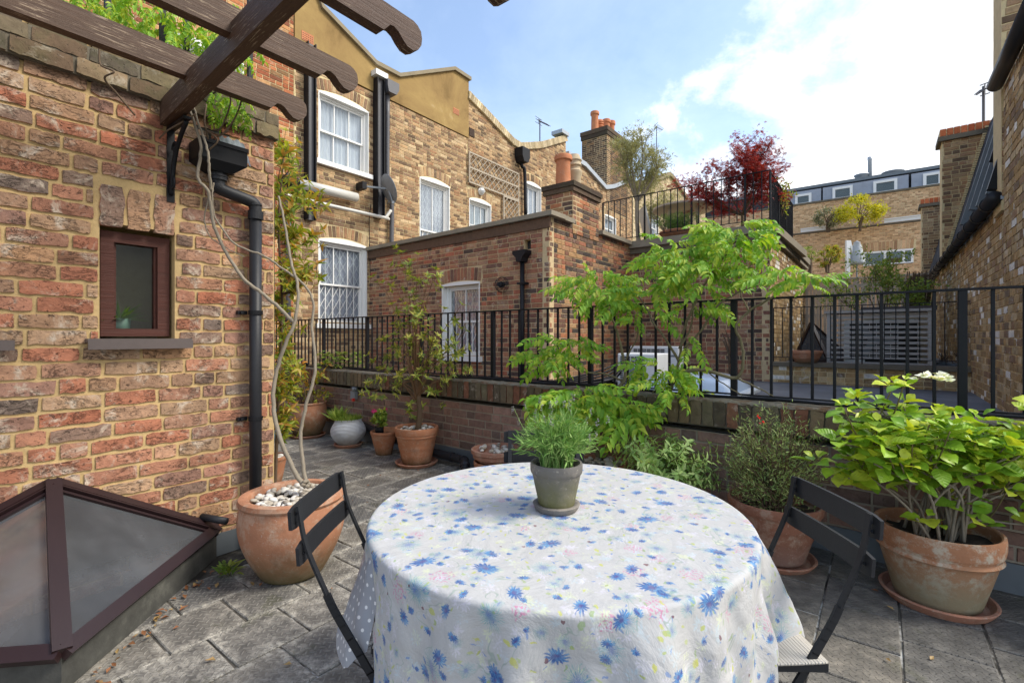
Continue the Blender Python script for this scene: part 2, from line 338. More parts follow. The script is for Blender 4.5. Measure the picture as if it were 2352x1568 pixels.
def pebble():
    t = NT('pebble'); r = t.rand(); c = t.ramp(r, [(0, (.46,.42,.36)), (.2, (.60,.57,.51)), (.45, (.40,.35,.28)), (.65, (.66,.64,.60)), (.85, (.30,.26,.21))], 'CONSTANT')
    c = t.mix(t.m('MULTIPLY', t.step(t.noise(t.geo(), 45, 5, .7), .5, .7), .5), c, (.25,.2,.15)); return t.bsdf(c, .7)
M['pebble'] = pebble()
def wood(name, col, flake=.0, grain=1.0):
    t = NT(name); P = t.obj(); mp = t.N('ShaderNodeMapping'); mp.inputs['Scale'].default_value = (1.6, 28, 28); t.L(P, mp.inputs[0])
    n = t.noise(mp.outputs[0], 2.2, 7, .6, .6); f = t.noise(mp.outputs[0], 6, 6, .7)
    c = t.mix(n, tuple(x*.55 for x in col), tuple(x*1.45 for x in col))
    if flake: c = t.mix(t.m('MULTIPLY', t.m('MULTIPLY', t.step(f, .56, .61), t.step(t.noise(P, 3.2, 4), .46, .56)), flake), c, (.42,.32,.22))
    return t.bsdf(c, .6, 0, t.bump(t.m('ADD', n, f), .5*grain, .006), .35)
M['beam'] = wood('brown_painted_timber', (.070,.036,.023), 1.0)
M['beam2'] = wood('faded_brown_timber', (.082,.045,.027), .7)
M['frame_brown'] = wood('mahogany_stain', (.075,.022,.014), .0)
M['upvc'] = simple('dark_maroon_frame', (.022,.010,.011), .42, 0, .15, 9, .08)
M['sill_brown'] = simple('plum_grey_sill', (.10,.078,.072), .55, 0, .15, 10)
M['graywood'] = wood('silvered_timber', (.42,.39,.36), 0)
M['fencewood'] = wood('pale_fence_timber', (.56,.47,.37), 0)
M['trelliswood'] = wood('pale_trellis_timber', (.40,.34,.26), 0)
M['stem_grey'] = simple('pale_bark', (.26,.22,.165), .85, 0, .3, 30, .5)
M['stem_brown'] = simple('brown_bark', (.13,.085,.05), .85, 0, .35, 30, .5)
M['stem_green'] = simple('green_twig', (.16,.13,.05), .7, 0, .3, 30)
M['stem_red'] = simple('reddish_twig', (.17,.09,.04), .7, 0, .3, 30)
M['tile'] = None
def slabmat():
    t = NT('patterned_paving_slab'); P = t.geo(); sp = t.N('ShaderNodeSeparateXYZ'); t.L(P, sp.inputs[0]); r = t.rand()
    # raised ribs: short bars laid alternately along two diagonals
    c0, s0 = math.cos(R(52)), math.sin(R(52))
    a = t.m('ADD', t.m('MULTIPLY', sp.outputs[0], c0), t.m('MULTIPLY', sp.outputs[1], s0)); b = t.m('SUBTRACT', t.m('MULTIPLY', sp.outputs[1], c0), t.m('MULTIPLY', sp.outputs[0], s0))
    def ribs(o1, o2, th):
        ia = t.m('DIVIDE', t.m('ADD', a, o1), .040); ib = t.m('DIVIDE', t.m('ADD', b, o2), .040)
        fa = t.m('SUBTRACT', t.m('FRACT', ia), .5); fb = t.m('SUBTRACT', t.m('FRACT', ib), .5)
        ct, st = math.cos(th), math.sin(th)
        u = t.m('ADD', t.m('MULTIPLY', fa, ct), t.m('MULTIPLY', fb, st)); v = t.m('SUBTRACT', t.m('MULTIPLY', fb, ct), t.m('MULTIPLY', fa, st))
        d = t.m('ADD', t.m('POWER', t.m('DIVIDE', u, .42), 2), t.m('POWER', t.m('DIVIDE', v, .11), 2)); return t.m('SUBTRACT', 1, t.step(d, .5, 1.1))
    rb = t.m('MAXIMUM', ribs(0, 0, R(45)), ribs(.020, .020, R(-45)))
    n1 = t.noise(P, 2.6, 8, .68, .4); n2 = t.noise(P, 12, 7, .7); n3 = t.noise(P, 120, 3)
    rt = t.ramp(r, [(0, (.78,.8,.84)), (.5, (1,.99,.97)), (1, (1.22,1.16,1.06))])
    c = t.mix(1.0, t.ramp(n2, [(.3, (.075,.072,.068)), (.52, (.138,.130,.118)), (.72, (.25,.232,.205))]), rt, 'MULTIPLY')
    so = t.N('ShaderNodeSeparateXYZ'); t.L(t.obj(), so.inputs[0]); ed = t.m('MAXIMUM', t.m('ABSOLUTE', so.outputs[0]), t.m('ABSOLUTE', so.outputs[1]))
    edge = t.step(t.m('ADD', ed, t.m('MULTIPLY', t.m('SUBTRACT', n2, .5), .35)), .34, .50)
    # lichen creeps in from the slab edges, mostly on the western slabs; the eastern ones stay darker
    west = t.step(t.m('ADD', sp.outputs[0], t.m('MULTIPLY', n1, .8)), 1.3, -.6); r5 = t.m('FRACT', t.m('MULTIPLY', r, 91.7))
    fine = t.step(t.noise(P, 26, 8, .78), .44, .60)
    li = t.m('ADD', t.m('MULTIPLY', edge, .75), t.m('MULTIPLY', t.step(t.m('ADD', n1, t.m('MULTIPLY', r5, .22)), .60, .74), .7))
    c = t.mix(t.m('MULTIPLY', t.m('MULTIPLY', li, t.m('ADD', t.m('MULTIPLY', fine, .75), .15)), t.m('ADD', t.m('MULTIPLY', west, 1.0), .16), clamp=True), c, (.44,.41,.35))
    c = t.mix(t.m('MULTIPLY', t.step(t.noise(P, 3.7, 7, .75), .55, .66), .5), c, (.070,.072,.036))
    c = t.mix(t.m('MULTIPLY', rb, t.m('ADD', t.m('MULTIPLY', west, .34), .06)), c, (.36,.34,.30))
    h = t.m('ADD', t.m('MULTIPLY', rb, .8), t.m('ADD', t.m('MULTIPLY', n3, .3), t.m('MULTIPLY', n2, .5)))
    return t.bsdf(c, t.ramp(n2, [(.3, (.55,)*3), (.7, (.85,)*3)]), 0, t.bump(h, .9, .007), .4)
M['tile'] = slabmat()
def jointmat():
    t = NT('joint_sand'); n = t.noise(t.geo(), 2.1, 6, .7)
    return t.bsdf(t.ramp(n, [(.42, (.025,.022,.018)), (.52, (.10,.09,.075)), (.60, (.46,.45,.42))]), .95)
M['joint'] = jointmat()
def roofmat():
    t = NT('grey_roof_covering'); P = t.geo(); n = t.noise(P, 1.1, 7, .65); c = t.ramp(n, [(.3, (.07,.078,.092)), (.55, (.12,.13,.15)), (.75, (.22,.23,.24))])
    return t.bsdf(c, .55, 0, t.bump(t.noise(P, 8, 5), .3, .01), .4)
M['flatroof'] = roofmat()
M['slate'] = brick_material('slate', [(.045,.052,.066), (.06,.066,.08), (.052,.055,.062), (.075,.08,.09)], soot=.2, bumpd=.002)
M['leadroof'] = simple('blue_grey_lead', (.30,.33,.39), .6, .1, .2, 2)
M['orange'] = simple('orange_plastic', (.75,.30,.02), .4)
M['red'] = simple('red_plastic', (.6,.03,.02), .4)
M['greybox'] = simple('grey_plastic_box', (.20,.22,.24), .5)
M['blue'] = simple('blue_grey_fabric', (.11,.2,.25), .7)
M['seat'] = None
def seatm():
    t = NT('beige_mesh_fabric'); sp = t.N('ShaderNodeSeparateXYZ'); t.L(t.obj(), sp.inputs[0])
    w = t.m('MULTIPLY', t.m('SINE', t.m('MULTIPLY', sp.outputs[0], 1300)), t.m('SINE', t.m('MULTIPLY', sp.outputs[1], 900)))
    w2 = t.m('SINE', t.m('MULTIPLY', sp.outputs[1], 700))
    return t.bsdf(t.ramp(w2, [(0, (.46,.43,.38)), (1, (.52,.485,.435))]), .8, 0, t.bump(t.m('ADD', w, w2), .6, .002))
M['seat'] = seatm()
G = lambda a, b, c=None, **k: leaf_material(a, b, c, **k)
M['l_wist'] = leaf_material('lime_wisteria_leaf', (.15,.34,.03), (.26,.47,.04), (.44,.54,.06), tr=.38, third=.12)
M['l_hyd'] = leaf_material('hydrangea_leaf', (.18,.36,.03), (.35,.54,.035), (.52,.60,.05), tr=.25, vein=True, rough=.4)
M['l_yel'] = leaf_material('yellow_green_leaf', (.16,.26,.03), (.38,.42,.05), (.5,.28,.07), tr=.4, third=.14)
M['l_shrub'] = leaf_material('olive_green_leaf', (.13,.20,.04), (.26,.32,.05), (.50,.48,.10), tr=.3, third=.12)
M['l_sage'] = leaf_material('sage_leaf', (.26,.44,.13), (.40,.58,.19), (.52,.66,.26), tr=.25, rough=.8)
M['l_lav'] = leaf_material('lavender_leaf', (.12,.26,.055), (.20,.38,.085), (.32,.46,.15), tr=.2, rough=.8)
M['l_ros'] = leaf_material('rosemary_leaf', (.15,.26,.08), (.27,.38,.12), (.38,.44,.17), tr=.2, rough=.7)
M['l_olive'] = leaf_material('olive_leaf', (.26,.27,.12), (.42,.42,.22), (.32,.31,.16), tr=.25)
M['l_maple'] = leaf_material('red_maple_leaf', (.17,.018,.028), (.29,.028,.04), (.38,.055,.05), tr=.35)
M['l_green'] = leaf_material('green_leaf', (.11,.20,.035), (.22,.33,.05), (.34,.40,.08), tr=.3)
M['l_yellow'] = leaf_material('yellow_leaf', (.44,.42,.02), (.60,.54,.03), (.34,.38,.03), tr=.4)
M['l_grey'] = leaf_material('grey_green_leaf', (.16,.17,.10), (.24,.24,.14), tr=.2)
M['l_suc'] = leaf_material('succulent_leaf', (.10,.20,.03), (.18,.30,.04), tr=.15)
M['l_dry'] = leaf_material('dry_leaf', (.28,.13,.06), (.22,.09,.04), (.36,.24,.1), tr=.1)
M['fl_white'] = leaf_material('white_petal', (.75,.78,.55), (.85,.85,.80), tr=.3)
M['fl_pink'] = leaf_material('pink_petal', (.6,.03,.2), (.7,.06,.3), tr=.3)
M['fl_red'] = leaf_material('red_petal', (.7,.02,.03), (.8,.04,.06), tr=.3)
M['fl_lav'] = leaf_material('lavender_bud', (.22,.21,.24), (.30,.29,.30), tr=.2)
# ---------------------------------------------------------------- wall frames
class Frame:
    """a vertical plane: origin, direction to the right as seen from its front; local x along, y into the wall, z up"""
    def __init__(s, o, d):
        s.o = Vector((o[0], o[1])); d = Vector(d).normalized(); s.d = d; s.rz = math.atan2(d.y, d.x); s.into = Vector((-d.y, d.x))
    def loc(s, px, py):
        u = (px-1176)/1100; a = (u*s.o.y-s.o.x)/(s.d.x-u*s.d.y); Y = s.o.y+a*s.d.y
        return a, EYE-(py-775)*Y/1100
    def a(s, px): return s.loc(px, 775)[0]
    def world(s, a, b, z): p = s.o+s.d*a+s.into*b; return Vector((p.x, p.y, z))
    def root(s, name, label, cat, group=None): return thing(name, label, cat, (s.o.x, s.o.y, 0), s.rz, group)
    def poly(s, pts): return [s.loc(*p) for p in pts]
QD = (.611, .7917); PD = (-.7767, .6299)
FL = Frame((-1.712, 2.844), QD)                    # left wall
FM = Frame((-2.95, 9.90), QD)                      # terraced houses
FA = Frame((.55, 7.06), (.7767, -.6299))           # wing wall front, its corner at a = 0
FAS = Frame((.55, 7.06), QD)                       # wing wall side
FB = Frame((4.22, 7.83), (.7767, -.6299))          # terrace block front, corner at a = 0
FBS = Frame((4.22, 7.83), QD)
FC = Frame((4.22, 7.83), (.7767, -.6299))          # low wall
FR = Frame((6.07, 6.33), (-.611, -.7917))          # right wall, near is +a
FP = Frame((2.43, 2.47), (.7767, -.6299))          # parapet
FD = Frame((17.9, 30.0), (.8011, -.5984))          # far building
# ---------------------------------------------------------------- brickwork
def rows(outline, z):
    xs = []; n = len(outline)
    for i in range(n):
        (x0, z0), (x1, z1) = outline[i], outline[(i+1)%n]
        if (z0 <= z) != (z1 <= z): xs.append(x0+(z-z0)/(z1-z0)*(x1-x0))
    xs.sort(); return [(xs[i], xs[i+1]) for i in range(0, len(xs)-1, 2)]
def cut(iv, holes, z):
    for h in holes:
        if h[2] < z < h[3]:
            out = []
            for a, b in iv:
                if h[1] <= a or h[0] >= b: out.append((a, b)); continue
                if h[0] > a: out.append((a, h[0]))
                if h[1] < b: out.append((h[1], b))
            iv = out
    return iv
def variant_rough(k, w, nx=7, nz=2, amp=.005):
    rr = random.Random(k*7+1); h = .5; nz_ = lambda x, y, s: mnoise.noise(Vector((x*2.2+k*5.3, y*3.1+s*9.1, s)))
    vs = []; fs = []
    for j in range(nz+1):
        for i in range(nx+1):
            u = i/nx-.5; v = j/nz-.5
            ex = abs(u) == .5; ez = abs(v) == .5
            x = u*(1+(.0 if not ex else 0))+(nz_(u, v*3, 1)*.02 if ex else 0); z = v+(nz_(u*5, v, 2)*.14 if ez else nz_(u*3, v, 4)*.05)
            if ex and ez: x *= .99; z *= .92
            y = -.003-.25*amp*(0 if (ex or ez) else 1) - nz_(u*3, v*2, 3)*amp*.8
            vs.append((x, y, z))
    idx = lambda i, j: j*(nx+1)+i
    for j in range(nz):
        for i in range(nx): fs.append((idx(i,j), idx(i+1,j), idx(i+1,j+1), idx(i,j+1)))
    ring = [idx(i,0) for i in range(nx+1)]+[idx(nx,j) for j in range(1,nz+1)]+[idx(i,nz) for i in range(nx-1,-1,-1)]+[idx(0,j) for j in range(nz-1,0,-1)]
    b = len(vs)
    for r_ in ring: x, y, z = vs[r_]; vs.append((x*1.004, .022, z*1.01))
    n = len(ring)
    for r_ in ring: vs.append(vs[r_])
    for i in range(n): j = (i+1)%n; fs.append((b+n+i, b+i, b+j, b+n+j))
    return vs, fs
def variant_plain(k, j=.05):
    rr = random.Random(k+99); q = lambda s: rr.uniform(-s, s)
    c = [(-.5, -.5), (.5, -.5), (.5, .5), (-.5, .5)]
    vs = [(x*.97+q(.012), 0, z*.94+q(j)) for x, z in c]+[(x+q(.01), .006, z) for x, z in c]+[(x, .02, z) for x, z in c]
    fs = [(0,1,2,3)]
    for i in range(4): k2 = (i+1)%4; fs += [(i, i+4, k2+4, k2), (i+4, i+8, k2+8, k2+4)]
    return vs, fs
VAR = {'rough': [variant_rough(k, .2) for k in range(20)], 'plain': [variant_plain(k) for k in range(10)]}
MESHC = {}
def var_mesh(kind, k, mat, nm='brick'):
    key = (kind, k, mat.name)
    if key not in MESHC:
        me = bpy.data.meshes.new(nm); v, f = VAR[kind][k]; me.from_pydata(v, [], f); me.materials.append(mat)
        if kind == 'rough': me.polygons.foreach_set('use_smooth', [True]*len(me.polygons)); 
        me.update(); MESHC[key] = me
    return MESHC[key]
def infront(p):
    if p.y < .3: return None
    u = p.x/p.y; v = (p.z-EYE)/p.y
    return p.y if abs(u) < 1.10 and abs(v) < .76 else None
def join_np(parts, name, mat, parent, kind=None, smooth=False, label=None):
    """parts: list of (verts Nx3 array, faces list)"""
    if not parts: return None
    V = []; F = []; n = 0
    for v, f in parts:
        V.append(v); F.extend(tuple(i+n for i in q) for q in f); n += len(v)
    me = bpy.data.meshes.new(name); me.from_pydata(np.concatenate(V).tolist(), [], F); me.materials.append(mat)
    if smooth: me.polygons.foreach_set('use_smooth', [True]*len(me.polygons))
    me.update(); o = link(name, me, parent)
    if kind: o['kind'] = kind
    if label: o['label'] = label
    return o
REL = None      # extra transform of a second face of the same thing, relative to its root
def face_rel(root_frame, frame):
    """the transform of another frame's local space in the root frame's local space"""
    A = Matrix.Translation((root_frame.o.x, root_frame.o.y, 0)) @ Matrix.Rotation(root_frame.rz, 4, 'Z')
    B = Matrix.Translation((frame.o.x, frame.o.y, 0)) @ Matrix.Rotation(frame.rz, 4, 'Z')
    return A.inverted() @ B
def place_bricks(parent, frame, items, kind, mat, n_obj=300, nm='brick', off=0.0):
    """items: (a, z, w, h, rot) in the parent's plane. nearest in-view ones become objects, the rest one stuff part"""
    sc = []
    for i, it in enumerate(items):
        d = infront(frame.world(it[0], 0, it[1])); sc.append((d if d else 1e6+i, i))
    sc.sort(); own = set(i for d, i in sc[:n_obj] if d < 1e6)
    nv = len(VAR[kind]); rest = []
    for i, (a, z, w, h, rot) in enumerate(items):
        k = rnd.randrange(nv); pr = off-rnd.random()*.003
        if i in own:
            o = link(nm, var_mesh(kind, k, mat, nm), parent); o.scale = (w, 1, h); L_ = Vector((a, pr, z)); E_ = Matrix.Rotation(rot+rnd.gauss(0, .004), 3, 'Y')
            if REL is not None: L_ = REL @ L_; E_ = REL.to_3x3() @ E_
            o.location = L_; o.rotation_euler = E_.to_euler()
        else:
            v = np.array(VAR[kind][k][0]); v = v*np.array([w, 1, h])
            if rot: c, s_ = math.cos(rot), math.sin(rot); v = np.stack([v[:,0]*c+v[:,2]*s_, v[:,1], -v[:,0]*s_+v[:,2]*c], 1)
            v = v+np.array([a, pr, z])
            if REL is not None: Rm = np.array(REL); v = v@Rm[:3,:3].T+Rm[:3,3]
            rest.append((v, VAR[kind][k][1]))
    join_np(rest, nm+'_rest' if own else nm+'work', mat, parent, 'stuff')
RECESS = .008
def brickwork(parent, frame, outline, holes=(), bholes=(), extra=(), mat=None, mortar=None, course=.075, bl=.225, joint=.011, thick=.12, kind='plain', n_obj=300, seed=1, bond='flemish', off=0.0, mname='mortar', jit=.0):
    rr = random.Random(seed); zs = [p[1] for p in outline]; z0, z1 = min(zs), max(zs); k0 = math.floor(z0/course); items = list(extra); mb = MB()
    k = k0
    while k*course < z1:
        zc = (k+.5)*course
        for a, b in cut(rows(outline, zc), holes, zc):
            if b-a > .01: mb.box(a, (.003 if kind == 'rough' else .006)+off, max(k*course, z0), b, thick+off, min((k+1)*course, z1))
        for a, b in cut(cut(rows(outline, zc), holes, zc), bholes, zc):
            x = math.floor(a/bl)*bl+(.5*bl*(k%2)+rr.uniform(-.02, .02)) - bl
            while x < b:
                hd = (rr.random() < .38) if bond == 'mixed' else (rr.random() < .5 if bond == 'flemish' else False)
                w = bl*.5 if hd else bl
                if bond == 'mixed': w *= rr.uniform(.92, 1.06)
                s, e = max(x, a), min(x+w, b)
                if e-s > .035:
                    items.append(((s+e)/2, zc+rr.uniform(-jit, jit), e-s-joint*rr.uniform(.8, 1.3), course-joint*rr.uniform(.8, 1.25), 0))
                x += w
        k += 1
    if REL is not None: mb.xf(REL)
    mb.build(mname, mortar, parent)
    place_bricks(parent, frame, items, kind, mat, n_obj, off=off)
def flat_arch(a0, a1, z0, h=.21, pitch=.085, rise=0.0, fan=.0, joint=.012):
    """voussoirs standing on an arc over an opening; rise = crown height of the arc"""
    it = []; n = max(3, round((a1-a0)/pitch)); c = (a0+a1)/2; hw = (a1-a0)/2
    for i in range(n):
        t = (i+.5)/n*2-1; x = c+t*hw; zz = z0+rise*(1-t*t); ang = fan*t
        it.append((x+math.sin(ang)*h/2, zz+h/2*math.cos(ang), (a1-a0)/n-joint, h-.008, ang))
    return it
# ---------------------------------------------------------------- sash windows, built in the wall's own coordinates
def sash_window(parent, a0, a1, z0, z1, rise=.07, cols=(3, 3), rowsn=(1, 1), grille=False, sill=True, curtain_='curtain', depth=.10, mid=.5, reveal=.05, topbars=None):
    """a0..a1, z0..z1 the opening to the springing; white reveals, two sashes, bars, glass, curtain"""
    w = a1-a0; n = 9; m = MB(); fr = reveal
    m.box(a0, -.004, z0, a0+.02, depth, z1); m.box(a1-.02, -.004, z0, a1, depth, z1)          # painted reveals
    arc = [(a0+w*i/n, z1+rise*(1-(2*i/n-1)**2)) for i in range(n+1)]
    m.prism([(a0, z1-.03)]+arc+[(a1, z1-.03)], -.006, depth)
    m.box(a0+.02, depth-.03, z0, a0+.02+fr, depth+.05, z1-.03); m.box(a1-.02-fr, depth-.03, z0, a1-.02, depth+.05, z1-.03)
    m.box(a0+.02+fr, depth-.03, z1-.03-fr*.8, a1-.02-fr, depth+.05, z1-.03)
    win = m.build('window', M['white'], parent)
    A0, A1 = a0+.02+fr, a1-.02-fr; Z1 = z1-.03-fr*.8; zm = z0+(Z1-z0)*mid
    for q, (s0, s1, y) in enumerate(((zm-.02, Z1, depth), (z0, zm+.02, depth+.03))):
        s = MB(); b = .04
        s.box(A0, y, s0, A0+b, y+.03, s1); s.box(A1-b, y, s0, A1, y+.03, s1); s.box(A0+b, y, s0, A1-b, y+.03, s0+(.035 if q == 0 else .07)); s.box(A0+b, y, s1-.04, A1-b, y+.03, s1)
        s.build('sash', M['white'], win)
        c = cols[q]; g = MB(); lo = s0+(.035 if q == 0 else .07); hi = s1-.04
        for i in range(1, c): x = A0+(A1-A0)*i/c; g.box(x-.010, y+.004, lo, x+.010, y+.026, hi)
        for i in range(1, rowsn[q]): z = lo+(hi-lo)*i/rowsn[q]; g.box(A0+b, y+.006, z-.010, A1-b, y+.024, z+.010)
        if g.v: g.build('glazing_bar', M['white'], win)
        for i in range(c):
            xa = max(A0+b, A0+(A1-A0)*i/c+.010); xb = min(A1-b, A0+(A1-A0)*(i+1)/c-.010)
            for j in range(rowsn[q]):
                za = lo+(hi-lo)*j/rowsn[q]+(.01 if j else 0); zb = lo+(hi-lo)*(j+1)/rowsn[q]-(.01 if j < rowsn[q]-1 else 0)
                MB().box(xa, y+.014, za, xb, y+.017, zb).build('pane', M['pane'], win)
    if sill: MB().box(a0-.06, -.07, z0-.09, a1+.06, depth+.08, z0-.002).build('sill', M['white'], win)
    cm = MB(); nn = 40; y = depth+.080
    for i in range(nn+1):
        x = A0+(A1-A0)*i/nn; yy = y+.006*math.sin(i*1.7)+.004*math.sin(i*.6)
        cm.v += [(x, yy, z0+.01), (x, yy, Z1)]
    cm.f = [(2*i, 2*i+2, 2*i+3, 2*i+1) for i in range(nn)]
    cm.build('curtain', M['curtain_grey' if grille else curtain_], win)
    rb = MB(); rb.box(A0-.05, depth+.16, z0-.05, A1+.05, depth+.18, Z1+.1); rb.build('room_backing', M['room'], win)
    if grille:
        g = MB(); y = depth+.032; k = 6; P_ = (A1-A0)/k
        for i in range(k+1): x = A0+P_*i; g.box(x-.008, y, z0, x+.008, y+.008, Z1)
        nz = max(2, round((Z1-z0)/(P_*1.7))); hz = (Z1-z0)/nz
        for i in range(k):
            xa = A0+P_*i; xb = xa+P_
            for j in range(nz):
                za = z0+hz*j; zb = za+hz
                g.bar((xa, y+.012, za), (xb, y+.012, zb), .011, .005, (0,1,0)); g.bar((xa, y+.018, zb), (xb, y+.018, za), .011, .005, (0,1,0))
        g.build('security_grille', M['white'], win)
    return win
# ---------------------------------------------------------------- leaves and plants
def leaf_variant(L=1.0, W=.4, fold=.25, droop=.3, n=3, seed=0, serr=0.0, wave=0.0, tip=.5):
    """leaf along +y from the origin, normal +z"""
    rr = random.Random(seed); vs = []; fs = []
    for i in range(n+1):
        t = i/n; y = L*t*(1-.15*droop*t); z = -droop*L*.5*t*t
        w = W/2*math.sin(math.pi*min(1, t**tip*1.0))*1.0 if 0 < i < n else .0
        if serr and 0 < i < n: w *= 1+(serr if i%2 else -serr)
        zz = z+w*fold*2+rr.uniform(-1, 1)*wave*W
        if i in (0, n): vs.append((0, y, z))
        else: vs += [(-w, y, zz), (0, y, z), (w, y, zz+rr.uniform(-1, 1)*wave*W)]
    # faces
    def row(i): return [0] if i == 0 else ([len(vs)-1] if i == n else [1+(i-1)*3+k for k in range(3)])
    for i in range(n):
        a, b = row(i), row(i+1)
        if len(a) == 1: fs += [(a[0], b[1], b[0]), (a[0], b[2], b[1])]
        elif len(b) == 1: fs += [(a[0], a[1], b[0]), (a[1], a[2], b[0])]
        else: fs += [(a[0], a[1], b[1], b[0]), (a[1], a[2], b[2], b[1])]
    return np.array(vs), fs
def compound_leaf(L=1.0, pairs=6, lw=.10, ll=.27, droop=.35, seed=0):
    """a wisteria leaf: rachis with pairs of hanging leaflets"""
    rr = random.Random(seed); V = []; F = []; n = 0
    def rach(t): return np.array([0, L*t*(1-.25*droop*t), -droop*L*.75*t*t])
    parts = []
    for i in range(5):
        a, b = rach(i/5), rach((i+1)/5); w = .006*L
        parts.append((np.array([a+[-w,0,0], a+[w,0,0], b+[w,0,0], b+[-w,0,0]]), [(0,1,2,3)]))
    spots = [((k+1.2)/(pairs+1.2), s) for k in range(pairs) for s in (-1, 1)]+[(1, 0)]
    for t, s in spots:
        v, f = leaf_variant(ll*(1-.25*abs(t-.5))*rr.uniform(.85, 1.1)*L, lw*L*rr.uniform(.9, 1.15), .3, rr.uniform(.5, .9), 4, rr.random(), wave=.05, tip=.8)
        yaw = -s*R(rr.uniform(48, 66)); pit = -R(rr.uniform(4, 30))
        Rm = np.array((Matrix.Rotation(yaw, 3, 'Z') @ Matrix.Rotation(pit, 3, 'X') @ Matrix.Rotation(R(rr.uniform(-15, 15)), 3, 'Y')))
        parts.append((v@Rm.T+rach(t), f))
    for v, f in parts: V.append(v); F += [tuple(i+n for i in q) for q in f]; n += len(v)
    return np.concatenate(V), F
def place_leaves(parent, variants, places, mat, n_obj=300, nm='leaf', stuff='foliage', smooth=True, loc=(0,0,0)):
    """places: (pos Vector local, dir Vector, up Vector, size)"""
    origin = Vector(loc); sc = []
    for i, p in enumerate(places):
        d = infront(Vector(p[0])+origin); sc.append(((d/p[3]) if d else 1e6+i, i))
    sc.sort(); own = set(i for d, i in sc[:n_obj] if d < 1e6); meshes = []; rest = []
    if own:
        for v, f in variants:
            me = bpy.data.meshes.new(nm); me.from_pydata(v.tolist(), [], f); me.materials.append(mat)
            if smooth: me.polygons.foreach_set('use_smooth', [True]*len(me.polygons))
            me.update(); meshes.append(me)
    for i, (pos, d, up, s) in enumerate(places):
        y = Vector(d).normalized(); x = y.cross(Vector(up))
        if x.length < 1e-3: x = y.orthogonal()
        x.normalize(); z = x.cross(y); k = rnd.randrange(len(variants))
        if i in own:
            o = link(nm, meshes[k], parent); o.rotation_euler = Matrix((x, y, z)).transposed().to_euler(); o.location = pos; o.scale = (s, s, s)
        else:
            rest.append(((variants[k][0]*s)@np.array([x, y, z])+np.array(pos), variants[k][1]))
    join_np(rest, stuff, mat, parent, 'stuff', smooth)
def rdir(zmin=-1, zmax=1):
    a = rnd.uniform(0, 2*math.pi); z = rnd.uniform(zmin, zmax); r = math.sqrt(max(0, 1-z*z)); return Vector((r*math.cos(a), r*math.sin(a), z))
def ellip(c, r): 
    d = rdir(); k = rnd.random()**(1/2.4); return Vector((c[0]+d.x*r[0]*k, c[1]+d.y*r[1]*k, c[2]+d.z*r[2]*k))
def bush(parent, base, tips, trunk_r=.012, tip_r=.003, stem_mat=None, spread=.02, bend=.15, nm='stem', one=False, n=5, segs=5):
    """stems from the base to each tip; returns the paths"""
    paths = []; jm = MB()
    for t in tips:
        t = Vector(t); b = Vector(base)+Vector((rnd.uniform(-spread, spread), rnd.uniform(-spread, spread), 0)); mid = (b+t)/2
        L = (t-b).length; out = Vector((t.x-b.x, t.y-b.y, 0))
        m1 = b+(t-b)*.35+Vector((0, 0, L*bend))-out*.18+rdir()*L*.05; m2 = b+(t-b)*.7+Vector((0, 0, L*bend*.7))-out*.06+rdir()*L*.05
        p = smoothpath([b, m1, m2, t], segs); paths.append(p)
        m = jm if one else MB(); m.tube(p, [trunk_r+(tip_r-trunk_r)*(i/(len(p)-1))**.7 for i in range(len(p))], n, cap=False)
        if not one: m.build(nm, stem_mat, parent, True)
    if one and jm.v: jm.build(nm+'s' if not nm.endswith('s') else nm, stem_mat, parent, True, 'stuff')
    return paths
def along(path, t):
    f = t*(len(path)-1); i = min(int(f), len(path)-2); return path[i].lerp(path[i+1], f-i), (path[i+1]-path[i]).normalized()
def whorl(pos, ax, k, size, tilt=.6, jitter=.25, up=None):
    out = []; ph = rnd.uniform(0, 6.3); a = ax.orthogonal().normalized(); b = ax.cross(a)
    for i in range(k):
        an = ph+i*2*math.pi/k+rnd.uniform(-jitter, jitter); d = (a*math.cos(an)+b*math.sin(an))*math.cos(tilt)+ax*math.sin(tilt)+rdir()*jitter*.5
        out.append((pos, d, ax+rdir()*.3 if up is None else up, size*rnd.uniform(.7, 1.15)))
    return out
# ---------------------------------------------------------------- pots
def pot_profile(r0, r1, h, rim=.03, rimh=.05, th=.014, belly=0.0, bands=(), collar=None):
    """outside from the foot up, over the rim, inside down to the soil line"""
    p = [(0.001, 0), (r0*.96, 0), (r0, .006)]; n = 18; zr = h-rimh
    for i in range(1, n+1):
        t = i/n; z = .006+(zr-.006)*t; r = r0+(r1-r0)*t+belly*math.sin(math.pi*min(1, t*1.02))
        for bz, bh, bw in bands:
            if abs(t-bz) < bh: r += bw
        p.append((r, z))
    rr_ = p[-1][0]+rim*.35
    p += [(rr_, zr+.003), (rr_+rim*.25, zr+rimh*.3), (rr_+rim*.28, zr+rimh*.8), (rr_+rim*.1, h), (r1-th*.3, h), (r1-th, h-.006), (r1-th-.004, h-.05)]
    return p
def make_pot(parent, prof, mat, soil_z, soil_r, c=(0,0,0), n=56, wob=.004, nm='pot', soil=True):
    m = MB(); m.lathe([p for p in prof]+[(prof[-1][0]*.5, soil_z-.02)], n, c, wob, rnd.randint(0, 99)); m.build(nm, mat, parent, 'auto')
    if soil:
        s = MB(); k = 28
        for j in range(5):
            for i in range(k):
                an = 2*math.pi*i/k; r = soil_r*(j+.3)/4.3; s.v.append((c[0]+r*math.cos(an), c[1]+r*math.sin(an), c[2]+soil_z+rnd.uniform(-.008, .012)))
        for j in range(4):
            for i in range(k): q = (i+1)%k; s.f.append((j*k+i, j*k+q, (j+1)*k+q, (j+1)*k+i))
        s.f.append(tuple(range(k))); s.build('soil', M['soil'], parent, True)
